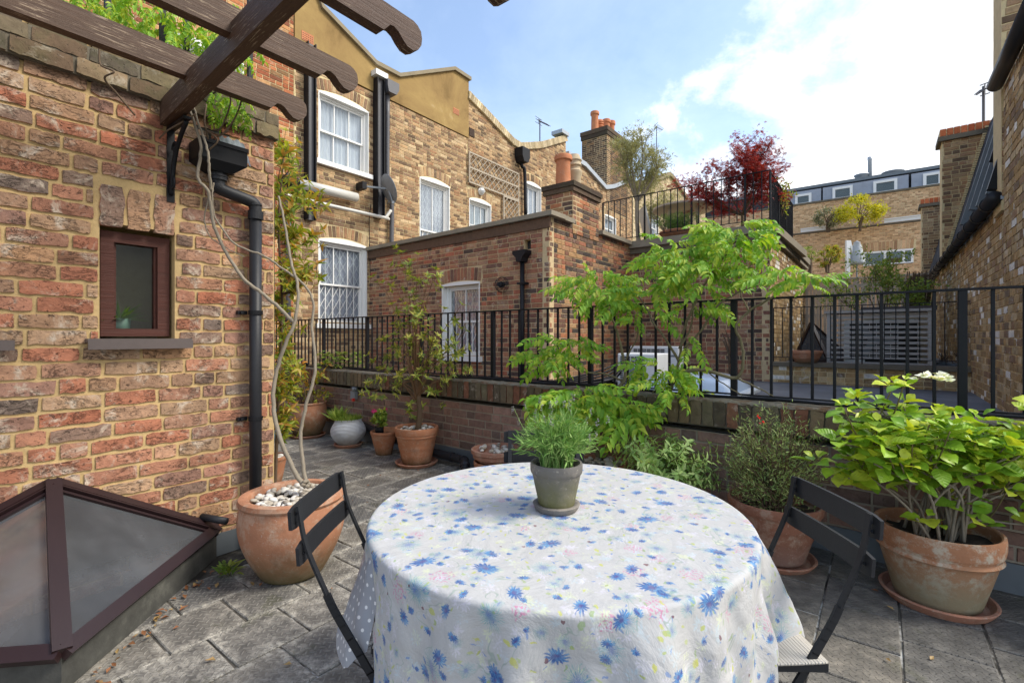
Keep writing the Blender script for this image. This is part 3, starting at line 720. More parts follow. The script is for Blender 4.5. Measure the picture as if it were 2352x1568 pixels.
def saucer(loc, r, label, mat='terra_saucer', h=.035, group='saucers under the flower pots'):
    m = MB(); m.lathe([(0.001, 0), (r*.88, 0), (r*.94, h*.4), (r, h*.9), (r-.004, h), (r-.014, h), (r-.02, h*.8), (r*.84, .010), (.002, .010)], 56, wob=.003)
    o = m.build('saucer', M[mat], None, 'auto'); o.location = loc; return tag(o, label, 'saucer', group)
PEB = []
def pebbles(parent, c, r, z, k, s=.028, mat='pebble', avoid=0, zr=.0):
    if not PEB:
        for q in range(8):
            me = bpy.data.meshes.new('pebble'); bm_v = []; bm_f = []; m = MB(); rr = random.Random(q)
            prof = [(math.sin(math.pi*i/6)*(.5), -math.cos(math.pi*i/6)*.33) for i in range(1, 6)]
            m.lathe(prof, 9, wob=.12, seed=q); me.from_pydata(m.v, [], m.f); me.materials.append(M['pebble']); me.polygons.foreach_set('use_smooth', [True]*len(me.polygons)); me.update(); PEB.append(me)
    for i in range(k):
        for _ in range(8):
            rr = r*math.sqrt(rnd.random()); an = rnd.uniform(0, 6.283)
            if rr > avoid: break
        o = link('pebble', rnd.choice(PEB), parent); q = s*rnd.uniform(.6, 1.45); o.scale = (q*rnd.uniform(.9, 1.4), q, q*rnd.uniform(.8, 1.1))
        o.location = (c[0]+rr*math.cos(an), c[1]+rr*math.sin(an), z+rnd.uniform(0, .5)*s+zr*(1-rr/r)); o.rotation_euler = (rnd.uniform(-.5, .5), rnd.uniform(-.5, .5), rnd.uniform(0, 6.3))
# ================================================================ SETTING
g = MB().add([(-900,-900,-3.2),(900,-900,-3.2),(900,900,-3.2),(-900,900,-3.2)], [(0,1,2,3)]).build('ground', simple('distant_ground', (.16,.15,.12), .95, 0, .3, .05)); tag(g, kind='structure')
# terrace floor and its slabs
def al_d(a, d): p = FL.world(a, -d, 0); return p.x, p.y
fl = MB(); fl.add([(*al_d(-4,-.2),-.007),(*al_d(-4,6),-.007),(*al_d(4.4,4.8),-.007),(*al_d(7.5,-6),-.007),(*al_d(.25,-6),-.007),(*al_d(.25,-.2),-.007)], [(0,1,2,3,4,5)])
floor = tag(fl.build('terrace_floor', M['joint']), kind='structure')
def tile_mesh(k):
    rr = random.Random(k); m = MB(); h = .5; e = .014; n = 6; vs = []; base = []
    for q, (z, ins) in enumerate(((-.10, 0), (-.02, 0), (0, e))):
        for sx, sy, dx, dy in ((-1,-1,1,0),(1,-1,0,1),(1,1,-1,0),(-1,1,0,-1)):
            for i in range(3):
                x = sx*h+dx*i/3; y = sy*h+dy*i/3; w = rr.uniform(-.006, .006) if i else (rr.uniform(.0, .02))
                f = 1-2*ins-abs(w); vs.append((x*f, y*f, z))
    fs = []
    for q in range(2):
        for i in range(12): j = (i+1)%12; fs.append((q*12+i, q*12+j, (q+1)*12+j, (q+1)*12+i))
    fs.append(tuple(range(24, 36))); return vs, fs
TM = []
for k in range(6):
    me = bpy.data.meshes.new('paving_slab'); v, f = tile_mesh(k); me.from_pydata(v, [], f); me.materials.append(M['tile']); me.update(); TM.append(me)
def parapet_side(x, y): p = FP.into; return (x-FP.o.x)*p.x+(y-FP.o.y)*p.y
cand = []
for k in range(-16, 14):
    d0 = .528+.2922*k; off = .081 if k % 2 == 0 else .215
    for j in range(-10, 24):
        a = off+.3*j+.15; d = d0+.146
        if d < .12 and a < .42: continue
        x, y = al_d(a, d)
        if parapet_side(x, y) > .12 or y < .25: continue
        u = x/y
        if abs(u) > 1.6: continue
        cand.append((y, a, d))
cand.sort()
for y, a, d in cand[:300]:
    x, yy = al_d(a, d); o = link('paving_slab', rnd.choice(TM), floor)
    o.location = (x, yy, rnd.uniform(-.002, .002)); o.scale = (.2935+rnd.uniform(-.002,.002), .2855, .22); o.rotation_euler = (rnd.gauss(0,.003), rnd.gauss(0,.003), FL.rz+rnd.choice((0, math.pi))+rnd.gauss(0,.004))
# flat roof beyond the parapet
ZR = .56
rf = MB(); pts = [FP.world(3, .20, 0), FP.world(-9, .20, 0), FM.world(-3, .3, 0), FM.world(4, .3, 0), FR.world(-6, .3, 0), FR.world(6, .3, 0)]
rf.add([(p.x, p.y, ZR) for p in pts], [(0,1,2,3,4,5)][0:1]); tag(rf.build('flat_roof', M['flatroof']), kind='structure')
# ---------------------------------------------------------------- left wall
w = FL.root('brick_wall', 'rough red brick wall at the left with a small brown window and sandy mortar', 'wall')
aw0, zt0 = FL.loc(236, 529); aw1, zt1 = FL.loc(396, 542.7); zwb = FL.loc(236, 772)[1]; zwt = (zt0+zt1)/2
ac = FL.a(630)
b0 = FL.loc(0, 784)[0]
arch = flat_arch(aw0-.02, aw1+.02, zwt+.012, .215, .098, joint=.018)
hole = (aw0-.012, aw1+.012, zwb-.03, zwt+.01)
brickwork(w, FL, [(-3.4, 0), (ac, 0), (ac, 2.54), (-3.4, 2.54)], holes=[hole], bholes=[(aw0-.03, aw1+.03, zwt, zwt+.232)], mat=M['brick_left'], mortar=M['mortar_left'],
    course=.0775, bl=.230, joint=.0145, thick=.28, kind='rough', n_obj=290, seed=5, bond='mixed', off=0.0, jit=.0015)
arch = [(x_, z_, h_, w_, math.pi/2) for x_, z_, w_, h_, r_ in arch]
place_bricks(w, FL, arch, 'rough', M['brick_left'], 10, 'soldier_brick')
it = []; 
for q, (z, hh, offb) in enumerate(((2.585, .078, -.035), (2.665, .068, -.03))):
    x = -3.3+q*.07; 
    L_ = []
    while x < ac-.02:
        wd_ = min(rnd.uniform(.19, .24), ac+.015-x); L_.append((x+wd_/2, z, wd_-.012, hh, 0)); x += wd_
    place_bricks(w, FL, L_, 'rough', M['brick_cop'], 30, 'coping_brick', off=offb)
cm = MB().box(-3.4, -.028, 2.545, ac+.015, .30, 2.70); cm.build('coping_bed', M['stone_dark'], w)
x = -3.3; L_ = []
while x < ac-.12: L_.append((x+.11, 2.75, .205, .066, 0)); x += .225
place_bricks(w, FL, L_, 'rough', M['brick_cop'], 20, 'top_brick', off=.04)
MB().box(-3.4, .055, 2.70, ac-.02, .28, 2.785).build('top_mortar', M['mortar_left'], w)
MB().box(-.05, -.012, .0, ac, .004, .13).add([], []).build('flashing', M['lead'], w)
# window in it
win = MB(); f = .055; dpt = .045
win.box(aw0, dpt, zwb, aw0+f, .11, zwt).box(aw1-f, dpt, zwb, aw1, .11, zwt).box(aw0+f, dpt, zwt-f, aw1-f, .11, zwt).box(aw0+f, dpt, zwb, aw1-f, .11, zwb+.04)
win.box(aw0+f, dpt+.02, zwb+.04, aw0+f+.012, .10, zwt-f).box(aw1-f-.012, dpt+.02, zwb+.04, aw1-f, .10, zwt-f)
wo = win.build('window', M['frame_brown'], w)
MB().box(aw0+f+.008, .078, zwb+.035, aw1-f-.008, .084, zwt-f+.005).build('pane', M['pane_left'], wo)
sm = MB(); sm.box(aw0-.07, -.075, zwb-.065, aw1+.075, -.063, zwb-.022).box(aw0-.07, -.063, zwb-.030, aw1+.075, .07, zwb-.012); sm.build('sill', M['sill_brown'], wo)
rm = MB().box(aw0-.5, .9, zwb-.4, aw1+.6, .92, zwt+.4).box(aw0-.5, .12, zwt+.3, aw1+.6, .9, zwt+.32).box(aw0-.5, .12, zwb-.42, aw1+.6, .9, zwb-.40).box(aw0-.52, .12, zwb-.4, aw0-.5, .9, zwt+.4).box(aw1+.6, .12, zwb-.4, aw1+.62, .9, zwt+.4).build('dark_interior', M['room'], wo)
iw = MB(); xa = aw0+.20
iw.box(xa, .55, zwb-.05, xa+.02, .58, zwt-.15).box(xa+.16, .55, zwb-.05, xa+.18, .58, zwt-.15).box(xa, .55, zwt-.15, xa+.18, .58, zwt-.13).box(xa+.02, .55, zwb+.33, xa+.16, .58, zwb+.345).build('inner_window_frame', M['white'], wo)
tt = NT('daylight_glow_blind'); tt.bsdf((.6,.66,.66), .8, Emission_Color=(.72,.85,.88,1), Emission_Strength=.22); MB().box(xa+.02, .565, zwb-.05, xa+.16, .57, zwt-.16).build('glowing_inner_blind', tt.mat, wo)  # blind glows by itself, in place of daylight that never reaches the room
ob = MB(); a_, z_ = FL.loc(0, 781); a2 = FL.a(28)
ob.box(a_-.3, -.075, z_-.045, a2, -.063, z_-.002).box(a_-.3, -.063, z_-.012, a2, .03, z_); ob.build('sill', M['sill_brown'], w)
# succulent behind the pane
sx, sz = (aw0+aw1)/2-.02, zwb+.02
p = FL.world(sx-.03, .15, sz); su = thing('potted_succulent', 'small succulent in a pale green pot on the inside of the brown window', 'potted plant', p)
MB().lathe([(.001,0),(.045,0),(.052,.075),(.046,.075),(.040,.06),(.001,.06)], 24).build('pot', simple('celadon_glaze', (.20,.32,.27), .4), su, True)
v = [leaf_variant(1, .16, .1, .2, 3, k, tip=.5) for k in range(3)]; pl = []
for i in range(70): d = rdir(.05, .95); pl.append((Vector((d.x*.02, d.y*.02, .065)), d, Vector((0,0,1)), rnd.uniform(.09, .15)))
place_leaves(su, v, pl, M['l_suc'], 60, loc=p)
# ---------------------------------------------------------------- parapet
pw = FP.root('parapet_wall', 'low dark red brick parapet with mossy brick-on-edge coping along the terrace', 'wall')
LP_ = 9.0; RP_ = 1.6
brickwork(pw, FP, [(-LP_, 0), (RP_, 0), (RP_, .66), (-LP_, .66)], mat=M['brick_par'], mortar=M['mortar_par'], course=.078, bl=.225, joint=.012, thick=.2, kind='plain', n_obj=200, seed=9)
x = -LP_; L_ = []
while x < RP_: L_.append((x+.036, .76, .168, .070, math.pi/2)); x += .080
place_bricks(pw, FP, L_, 'rough', M['brick_parcop'], 100, 'coping_brick', off=-.035)
m = MB().box(-LP_, -.026, .668, RP_, .20, .842); m.build('coping_bed', M['stone_dark'], pw)
ms = MB(); n_ = 220
for i in range(n_+1):
    x = -LP_+(LP_+RP_)*i/n_
    for j, (yy, zz) in enumerate(((-.042, .834), (-.03, .852), (.03, .858), (.11, .856), (.19, .85))): ms.v.append((x, yy+rnd.uniform(-.006,.006), zz+rnd.uniform(-.004, .006)))
for i in range(n_):
    for j in range(4): ms.f.append((i*5+j, (i+1)*5+j, (i+1)*5+j+1, i*5+j+1))
def moss():
    t = NT('mossy_mortar_top'); n = t.noise(t.geo(), 7, 7, .7); return t.bsdf(t.ramp(n, [(.3, (.10,.095,.075)), (.5, (.16,.145,.11)), (.62, (.11,.055,.025)), (.75, (.07,.075,.03))]), .95, 0, t.bump(t.noise(t.geo(), 60, 5), .8, .01))
M['moss'] = moss(); ms.build('mossy_top', M['moss'], pw, True)
MB().box(-LP_, -.012, 0, RP_, -.001, .15).build('lead_flashing', M['lead'], pw)
MB().box(-LP_, .2, .5, RP_, .26, .83).build('lead_upstand', M['lead'], pw)
# ---------------------------------------------------------------- railing on the parapet
def P_s(s): return -s*1.5876                           # along coordinate of the parapet
rl = FP.root('metal_railing', 'long black painted metal railing standing on the parapet coping', 'railing')
ZT, YB = 1.55, .155
posts = [P_s(v_) for v_ in (-.70, .042, .782, 1.505, 2.203, 2.887, 3.557, 4.22, 4.88, 5.5)]
a_l, a_r = posts[-1], posts[0]
MB().box(a_l, YB-.022, ZT-.012, a_r, YB+.022, ZT).build('top_rail', M['black'], rl)
MB().box(a_l, YB-.018, .878, a_r, YB+.018, .888).build('bottom_rail', M['black'], rl)
for q in posts: MB().bbox(q-.020, YB-.020, .845, q+.020, YB+.020, ZT-.012, .003).build('post', M['black'], rl)
BARM = MB().bbox(-.0085, -.0085, 0, .0085, .0085, ZT-.012-.888, .002).mesh('baluster', M['black'])
for a, b in zip(posts, posts[1:]):
    for k in range(1, 10):
        o = link('baluster', BARM, rl); o.location = (a+(b-a)*k/10+rnd.uniform(-.003,.003), YB, .888); o.rotation_euler = (0, rnd.gauss(0, .002), 0)
# cables along the coping
cb = MB(); pts = [FP.world(x, .06+.03*math.sin(x*2), .874+.006*math.sin(x*5)) for x in np.arange(-8, 1.4, .35)]; cb.tube(smoothpath(pts, 3), .010, 7)
pts = [FP.world(x, .10+.03*math.sin(x*1.3+1), .872+.01*math.sin(x*3+2)) for x in np.arange(-8, .0, .35)]; cb.tube(smoothpath(pts, 3), .008, 7)
o = cb.build('cable', M['black'], None, True); tag(o, 'black cables lying along the top of the parapet below the railing', 'cable')
cb = MB(); pts = [FP.world(x, -.05+.012*math.sin(x*7), .655-.02*abs(math.sin(x*1.7))) for x in np.arange(-2.9, .6, .3)]; cb.tube(smoothpath(pts, 3), .004, 6)
tag(cb.build('thin_wire', M['black'], None, True), 'thin black wire sagging under the parapet coping behind the hydrangea', 'wire')
# ---------------------------------------------------------------- terraced houses (facade plane)
def pipe_on(frame, ctrl, r, mat, name, label, b=-.06, cat='pipe', group=None, n=10):
    pts = []
    for c in ctrl: a, z = frame.loc(c[0], c[1]); pts.append(frame.world(a, b, z))
    o = MB().tube(pts if len(pts) == 2 else smoothpath(pts, 5), r, n).build(name, mat, None, True); return tag(o, label, cat, group)
def coping(frame, parent, ctrl, h=.07, b0=-.05, b1=.35, mat='stone', nm='coping', z_=0):
    m = MB(); P_ = frame.poly(ctrl)
    for (a, z), (a2, z2) in zip(P_, P_[1:]): m.add([(a,b0,z),(a2,b0,z2),(a2,b1,z2),(a,b1,z),(a,b0,z+h),(a2,b0,z2+h),(a2,b1,z2+h),(a,b1,z+h)],[(0,3,2,1),(4,5,6,7),(0,1,5,4),(1,2,6,5),(2,3,7,6),(3,0,4,7)])
    return m.build(nm, M[mat], parent)
def win_from(frame, tl, br_px, z0py=None, z1=None, **k):
    a0, zt = frame.loc(*tl); a1 = frame.a(br_px)
    return a0, a1, zt
# house 0, reddish, behind the pergola
h0 = FM.root('brick_house', 'red and brown brick house rising behind the pergola and its wisteria', 'house')
A683 = FM.a(676); a00 = -6.5
wa0, wz1 = FM.loc(385, 70); wa1 = FM.a(560); wz0 = wz1-1.45
brickwork(h0, FM, [(a00, .3), (A683-.01, .3), (A683-.01, 9), (a00, 9)], holes=[(wa0, wa1, wz0, wz1)], bholes=[(wa0-.03, wa1+.03, wz1, wz1+.30)], extra=flat_arch(wa0-.02, wa1+.02, wz1, .22, .078, .08, .2),
    mat=M['brick_redmix'], mortar=M['mortar_yellow'], n_obj=300, seed=21)
sash_window(h0, wa0, wa1, wz0, wz1, .07, (3, 3))
# house 1 with ochre render
h1 = FM.root('brick_house', 'yellow brick house with ochre rendered upper wall and two big white sash windows', 'house')
A1074 = FM.a(1074)
rb = FM.poly([(683, 122), (848, 206.7), (1073, 315)]); zl = FM.loc(676, 120)[1]
w1 = (FM.a(731), FM.a(847)); w1z = (FM.loc(733, 366)[1], FM.loc(731, 207)[1])
w2 = (FM.a(731), FM.a(843)); w2z = (FM.loc(731, 742)[1], FM.loc(731, 548)[1])
w3 = (FM.a(964), FM.a(1033)); w3z = (2.7, FM.loc(964, 406)[1])
ops = [(w1, w1z), (w2, w2z), (w3, w3z)]
ex = []; holes = []; bh = []
for (a, b), (c, d) in ops:
    holes.append((a, b, c, d)); bh.append((a-.04, b+.04, d-.01, d+.32)); ex += flat_arch(a-.02, b+.02, d+.005, .22, .078, .085, .22)
brickwork(h1, FM, [(A683, .3), (A1074-.004, .3), (A1074-.004, rb[2][1]), (rb[1][0], rb[1][1]), (A683, zl)], holes, bh, ex, mat=M['brick_yellow'], mortar=M['mortar_yellow'], n_obj=290, seed=22)
sash_window(h1, *w1, *w1z, .07, (3, 3)); sash_window(h1, *w2, *w2z, .07, (3, 3), grille=True); sash_window(h1, *w3, *w3z, .07, (2, 2), grille=True, sill=False)
rp = FM.poly([(683, -60), (736, 21), (861, 151), (915, 179), (1041, 163), (1078, 187)]); rp[0] = (A683, rp[1][1]+1.2)
m = MB(); poly = [(A683, zl)] + [rb[1], (A1074+.02, rb[2][1]-.01), (A1074+.02, rp[-1][1])] + [rp[-2], rp[-3], rp[-4], rp[-5], rp[0]]
m.prism(poly[::1], -.022, .25); m.build('rendered_wall', M['render'], h1)
cp = MB()
for (a, z), (a2, z2) in zip(rp, rp[1:]): cp.add([(a,-.08,z),(a2,-.08,z2),(a2,.3,z2),(a,.3,z),(a,-.08,z+.085),(a2,-.08,z2+.085),(a2,.3,z2+.085),(a,.3,z+.085)],[(0,3,2,1),(4,5,6,7),(0,1,5,4),(1,2,6,5),(2,3,7,6),(3,0,4,7)])
cp.build('coping', M['stone'], h1)
for px, py, s_ in ((705, 88, .23), (1046, 257, .20)):
    a, z = FM.loc(px, py); m = MB().box(a-s_/2, -.028, z-s_*.36, a+s_/2, -.02, z+s_*.36)
    o = m.build('air_brick', M['terra_chim'], h1)
    hs = MB()
    for i in range(6):
        for j in range(4): hs.box(a-s_/2+.02+i*s_/6.6, -.030, z-s_*.30+j*s_*.155, a-s_/2+.035+i*s_/6.6, -.0275, z-s_*.30+j*s_*.155+.012)
    hs.build('air_hole', M['room'], h1)
# house 2
h2 = FM.root('brick_house', 'brown and yellow brick house with a curved brick parapet, trellis and round wall lamp', 'house')
A1300 = FM.a(1300)
top2 = FM.poly([(1074.5, 226), (1118, 270), (1153, 307), (1178, 333), (1195, 343), (1241, 340), (1290, 326), (1300, 324)])
w4 = (FM.a(1074)+.06, FM.a(1128)); w4z = (2.6, FM.loc(1078, 455)[1]); w5 = (FM.a(1206), FM.a(1243)); w5z = (2.6, FM.loc(1206, 417)[1])
holes = []; bh = []; ex = []
for (a, b), (c, d) in ((w4, w4z), (w5, w5z)): holes.append((a, b, c, d)); bh.append((a-.04, b+.04, d-.01, d+.32)); ex += flat_arch(a-.02, b+.02, d+.005, .22, .078, .085, .22)
brickwork(h2, FM, [(A1074, 2), (A1300, 2)]+top2[::-1], holes, bh, ex, mat=M['brick_yellow'], mortar=M['mortar_yellow'], n_obj=290, seed=23)
sash_window(h2, *w4, *w4z, .07, (3, 3), (2, 2), sill=False, curtain_='blind'); sash_window(h2, *w5, *w5z, .08, (3, 3), (2, 2), sill=False)
it = []
P_ = top2
for (a, z), (a2, z2) in zip(P_, P_[1:]):
    n = max(1, round(math.hypot(a2-a, z2-z)/.075)); ang = -math.atan2(z2-z, a2-a)
    for i in range(n): t = (i+.5)/n; it.append((a+(a2-a)*t, z+(z2-z)*t+.085, .066, .20, ang))
place_bricks(h2, FM, it, 'plain', M['brick_cream'], 0, 'coping_brick', off=-.06)
m = MB()
for (a, z), (a2, z2) in zip(P_, P_[1:]): m.add([(a,-.052,z-.02),(a2,-.052,z2-.02),(a2,.25,z2-.02),(a,.25,z-.02),(a,-.052,z+.18),(a2,-.052,z2+.18),(a2,.25,z2+.18),(a,.25,z+.18)],[(0,3,2,1),(4,5,6,7),(0,1,5,4),(1,2,6,5),(2,3,7,6),(3,0,4,7)])
m.build('coping_bed', M['mortar_cream'], h2)
a, z = FM.loc(1083, 305); MB().box(a-.1, -.02, z-.1, a+.1, -.005, z+.1).build('air_brick', M['brick_dark'], h2)
a, z = FM.loc(1297, 315); MB().box(a-.35, -.12, z+.02, a+.1, .3, z+.14).build('lead_capping', M['lead_pale'], h2)
# trellis
tr = FM.root('trellis', 'silvery wooden lattice trellis fixed round the arched door of the middle house', 'trellis')
ta0, tz1 = FM.loc(1070, 347); ta0 += .05; tz0 = FM.loc(1070, 419)[1]; ta1 = FM.a(1188); ta2 = FM.a(1152); tzb = 2.9
def lattice(x0, x1, z0, z1, parent, step=.17):
    for sgn in (1, -1):
        m = MB(); c = -(z1-z0) if sgn > 0 else 0; q = x0+c-.0
        lo = x0-(z1-z0); 
        x = lo
        while x < x1+(z1-z0):
            # line x = x + t, z = z0 + t (sgn +) or z = z1 - t
            t0 = max(0, x0-x); t1 = min(z1-z0, x1-x)
            if t1-t0 > .04:
                a_ = (x+t0, -.05-.014*(sgn > 0), z0+t0 if sgn > 0 else z1-t0); b_ = (x+t1, -.05-.014*(sgn > 0), z0+t1 if sgn > 0 else z1-t1)
                MB().bar(a_, b_, .012, .03, (1, 0, 0) if False else (0, 1, 0)).build('lattice_strip', M['trelliswood'], parent)
            x += step*1.1
def frame_(x0, x1, z0, z1, parent):
    m = MB(); y0, y1 = -.075, -.04
    m.box(x0, y0, z0, x0+.035, y1, z1).box(x1-.035, y0, z0, x1, y1, z1).box(x0+.035, y0, z0, x1-.035, y1, z0+.035).box(x0+.035, y0, z1-.035, x1-.035, y1, z1); m.build('lattice_frame', M['trelliswood'], parent)
lattice(ta0, ta1, tz0, tz1, tr); frame_(ta0, ta1, tz0, tz1, tr); lattice(ta2, ta1, tzb, tz0-.04, tr); frame_(ta2, ta1, tzb, tz0-.003, tr)
MB().box(ta0+.035, -.07, (tz0+tz1)/2-.02, ta1-.035, -.045, (tz0+tz1)/2+.02).build('lattice_rail', M['trelliswood'], tr)
a, z = FM.loc(1103, 440); la = thing('wall_lamp', 'round white bulkhead lamp above the arched door under the trellis', 'lamp', FM.world(a, 0, z), FM.rz)
MB().lathe([(.001,0),(.10,0),(.105,.03),(.09,.05),(.001,.05)], 20).xf(Matrix.Rotation(R(90), 4, 'X')).build('base', M['white'], la, True)
MB().lathe([(.085,.03),(.085,.07),(.06,.11),(.02,.13),(.001,.131)], 20).xf(Matrix.Rotation(R(90), 4, 'X')).build('globe', M['whiteplastic'], la, True)
gm = MB()
for an in (0, 90): c_, s_ = math.cos(R(an)), math.sin(R(an)); gm.tube([(c_*.1, -.05, s_*.1), (c_*.08, -.11, s_*.08), (0, -.14, 0), (-c_*.08, -.11, -s_*.08), (-c_*.1, -.05, -s_*.1)], .006, 6)
gm.build('wire_guard', M['white'], la)
# dry climber beside the trellis
a, z = FM.loc(1172, 500); p = FM.world(a, -.2, 2.9); cl = thing('dry_climber', 'bare reddish climber at the foot of the trellis', 'climbing plant', p)
bush(cl, (0,0,0), [(rnd.uniform(-.3,.3), rnd.uniform(-.1,.1), rnd.uniform(.3,1.1)) for _ in range(14)], .01, .003, M['stem_red'], one=True)
place_leaves(cl, [leaf_variant(1, .5, .3, .4, 3, 1)], [((rnd.uniform(-.35,.35), rnd.uniform(-.1,.1), rnd.uniform(.1,.7)), rdir(), rdir(), .06) for _ in range(160)], M['l_dry'], 0, loc=p)
# house 3, stack, house 4
h3 = FM.root('brick_house', 'orange brick house with lead flashed V parapet behind the balcony railing', 'house')
t3 = FM.poly([(1301, 355), (1341, 380), (1388, 432), (1406, 430), (1452, 412)])
A1452 = FM.a(1452); w6 = (FM.a(1389), FM.a(1415)); w6z = (FM.loc(1389, 545)[1], FM.loc(1389, 492)[1])
brickwork(h3, FM, [(A1300+.01, 2), (A1452, 2)]+t3[::-1], [(*w6, *w6z)], [(w6[0]-.04, w6[1]+.04, w6z[1]-.01, w6z[1]+.32)], flat_arch(w6[0], w6[1], w6z[1]+.005, .26, .078, .05, .1), mat=M['brick_yellow'], mortar=M['mortar_yellow'], n_obj=150, seed=24)
sash_window(h3, *w6, *w6z, .03, (2, 2), (1, 1))
m = MB()
for (a, z), (a2, z2) in zip(t3, t3[1:]): m.add([(a,-.10,z-.06),(a2,-.10,z2-.06),(a2,.3,z2-.06),(a,.3,z-.06),(a,-.10,z+.10),(a2,-.10,z2+.10),(a2,.3,z2+.10),(a,.3,z+.10)],[(0,3,2,1),(4,5,6,7),(0,1,5,4),(1,2,6,5),(2,3,7,6),(3,0,4,7)])
m.build('lead_capping', M['lead_pale'], h3)
h4 = FM.root('brick_house', 'cream gabled house end seen through the balcony railing', 'house')
t4 = FM.poly([(1453, 425), (1478, 420), (1500, 418), (1535, 401), (1546, 412), (1570, 448), (1592, 478), (1620, 470)]); A1620 = FM.a(1620)
w7 = (FM.a(1494), FM.a(1512)); w7z = (FM.loc(1494, 552)[1], FM.loc(1494, 482)[1])
brickwork(h4, FM, [(A1452+.01, 2), (A1620, 2)]+t4[::-1], [(*w7, *w7z)], mat=M['brick_cream'], mortar=M['mortar_cream'], n_obj=60, seed=25)
sash_window(h4, *w7, *w7z, .03, (2, 2), (1, 1))
m = MB()
for (a, z), (a2, z2) in zip(t4, t4[1:]): m.add([(a,-.12,z-.05),(a2,-.12,z2-.05),(a2,.3,z2-.05),(a,.3,z-.05),(a,-.12,z+.12),(a2,-.12,z2+.12),(a2,.3,z2+.12),(a,.3,z+.12)],[(0,3,2,1),(4,5,6,7),(0,1,5,4),(1,2,6,5),(2,3,7,6),(3,0,4,7)])
m.build('coping', M['stone'], h4)
# houses get depth: roofs and back walls so that they are solid blocks
for h_, a, b, z in ((h0, a00, A683, 8.9), (h1, A683, A1074, 5.2), (h2, A1074, A1300, 6.2), (h3, A1300, A1452, 6.8), (h4, A1452, A1620, 7.2)):
    MB().box(a+.02, .3, .3, b-.02, 6, z).build('house_block', M['stone'], h_)
# ---------------------------------------------------------------- things on the facade
def ibeam(px0, px1, y0, y1, label):
    a0 = FM.a(px0); a1 = FM.a(px1); z1 = FM.loc(px0, y0)[1]; z0 = FM.loc(px0, y1)[1]; am = (a0+a1)/2; t_ = (a1-a0)/2
    o = thing('steel_column', label, 'steel column', FM.world(am, 0, z0), FM.rz, 'black steel columns on the rear facade'); h = z1-z0
    MB().box(-t_, -.17, 0, -t_+.018, -.01, h).box(t_-.018, -.17, 0, t_, -.01, h).build('flange', M['black'], o); MB().box(-t_+.018, -.10, 0, t_-.018, -.085, h).build('web', M['greypipe'], o)
ibeam(697, 716, 101, 505, 'black steel channel left of the upper white sash window'); ibeam(856, 873, 182, 500, 'black steel channel behind the satellite dish')
MB_w = MB(); a, z = FM.loc(866, 181); MB_w.box(a-.16, -.19, z-.02, a+.14, -.02, z+.09); o = MB_w.build('plaster_patch', M['whiteplastic'], h1)
pipe_on(FM, [(884, 222), (884, 425), (893, 437), (893, 600)], .048, M['greypipe'], 'rain_pipe', 'grey rain pipe running down beside the satellite dish', b=-.09)
hp = FM.loc(886, 222); m = MB(); a, z = hp; m.prism([(a-.10, z), (a+.10, z), (a+.17, z+.12), (a+.17, z+.26), (a-.13, z+.26), (a-.13, z+.12)], -.24, -.02); tag(m.build('rain_hopper', M['greypipe'], h1))
pipe_on(FM, [(640, 416), (674, 425)], .085, M['black'], 'soil_pipe', 'black end of the thick waste pipe behind the climbing shrub', b=-.16)
pipe_on(FM, [(674, 425), (808, 457)], .088, M['greywhite'], 'waste_pipe', 'thick pale grey waste pipe sloping across the yellow brick facade', b=-.16, n=16)
pipe_on(FM, [(640, 452), (698, 466), (868, 503), (872, 503), (884, 487)], .034, M['greywhite'], 'waste_pipe', 'thin white waste pipe below the thick one, bent up at its right end', b=-.20)
pipe_on(FM, [(657, 400), (657, 880)], .045, M['greypipe'], 'rain_pipe', 'grey vertical pipe behind the climbing shrub at the wall corner', b=-.08)
pipe_on(FM, [(850, 470), (846, 520), (850, 700), (852, 840)], .008, M['black'], 'aerial_cable', 'thin black cable hanging from the satellite dish', b=-.03, cat='cable', n=5)
pipe_on(FM, [(1190, 372), (1193, 385), (1199, 398), (1201, 500)], .05, M['black'], 'rain_pipe', 'black rain pipe right of the trellis on the middle house', b=-.10)
a, z = FM.loc(1190, 365); m = MB(); m.prism([(a-.10, z-.15), (a+.10, z-.15), (a+.18, z), (a+.18, z+.25), (a-.18, z+.25), (a-.18, z)], -.3, -.01); m.build('rain_hopper', M['black'], h2)
# satellite dish
a, z = FM.loc(864, 443); dp = FM.world(a, -.42, z); sd = thing('satellite_dish', 'dark grey satellite dish on the yellow brick house', 'satellite dish', dp, FM.rz)
prof = [(.001, -.055)]+[(.30*i/8, -.055+.055*(i/8)**2) for i in range(1, 9)]
dm = MB(); dm.lathe(prof+[(.296, .008), (.001, -.045)], 32); dm.xf(Matrix.Rotation(R(78), 4, 'Z') @ Matrix.Rotation(R(68), 4, 'X') @ Matrix.Diagonal((.92, 1, 1, 1))); dm.build('reflector', simple('dish_grey', (.20,.205,.21), .5), sd, True)
MB().bar((0,0,0), (-.42,.25,.0), .035, .035).bar((-.06,-.02,.08),(.02,-.1,-.3),.022,.022).bar((.0,.0,-.25),(.2,.3,-.2),.02,.02).build('arm', M['greybox'], sd); MB().box(-.50,.18,-.07,-.40,.40,.07).build('wall_bracket', M['black'], sd)
MB().tube([(.02,-.1,-.30),(-.02,-.16,-.30)], .03, 10).build('receiver', M['greybox'], sd)
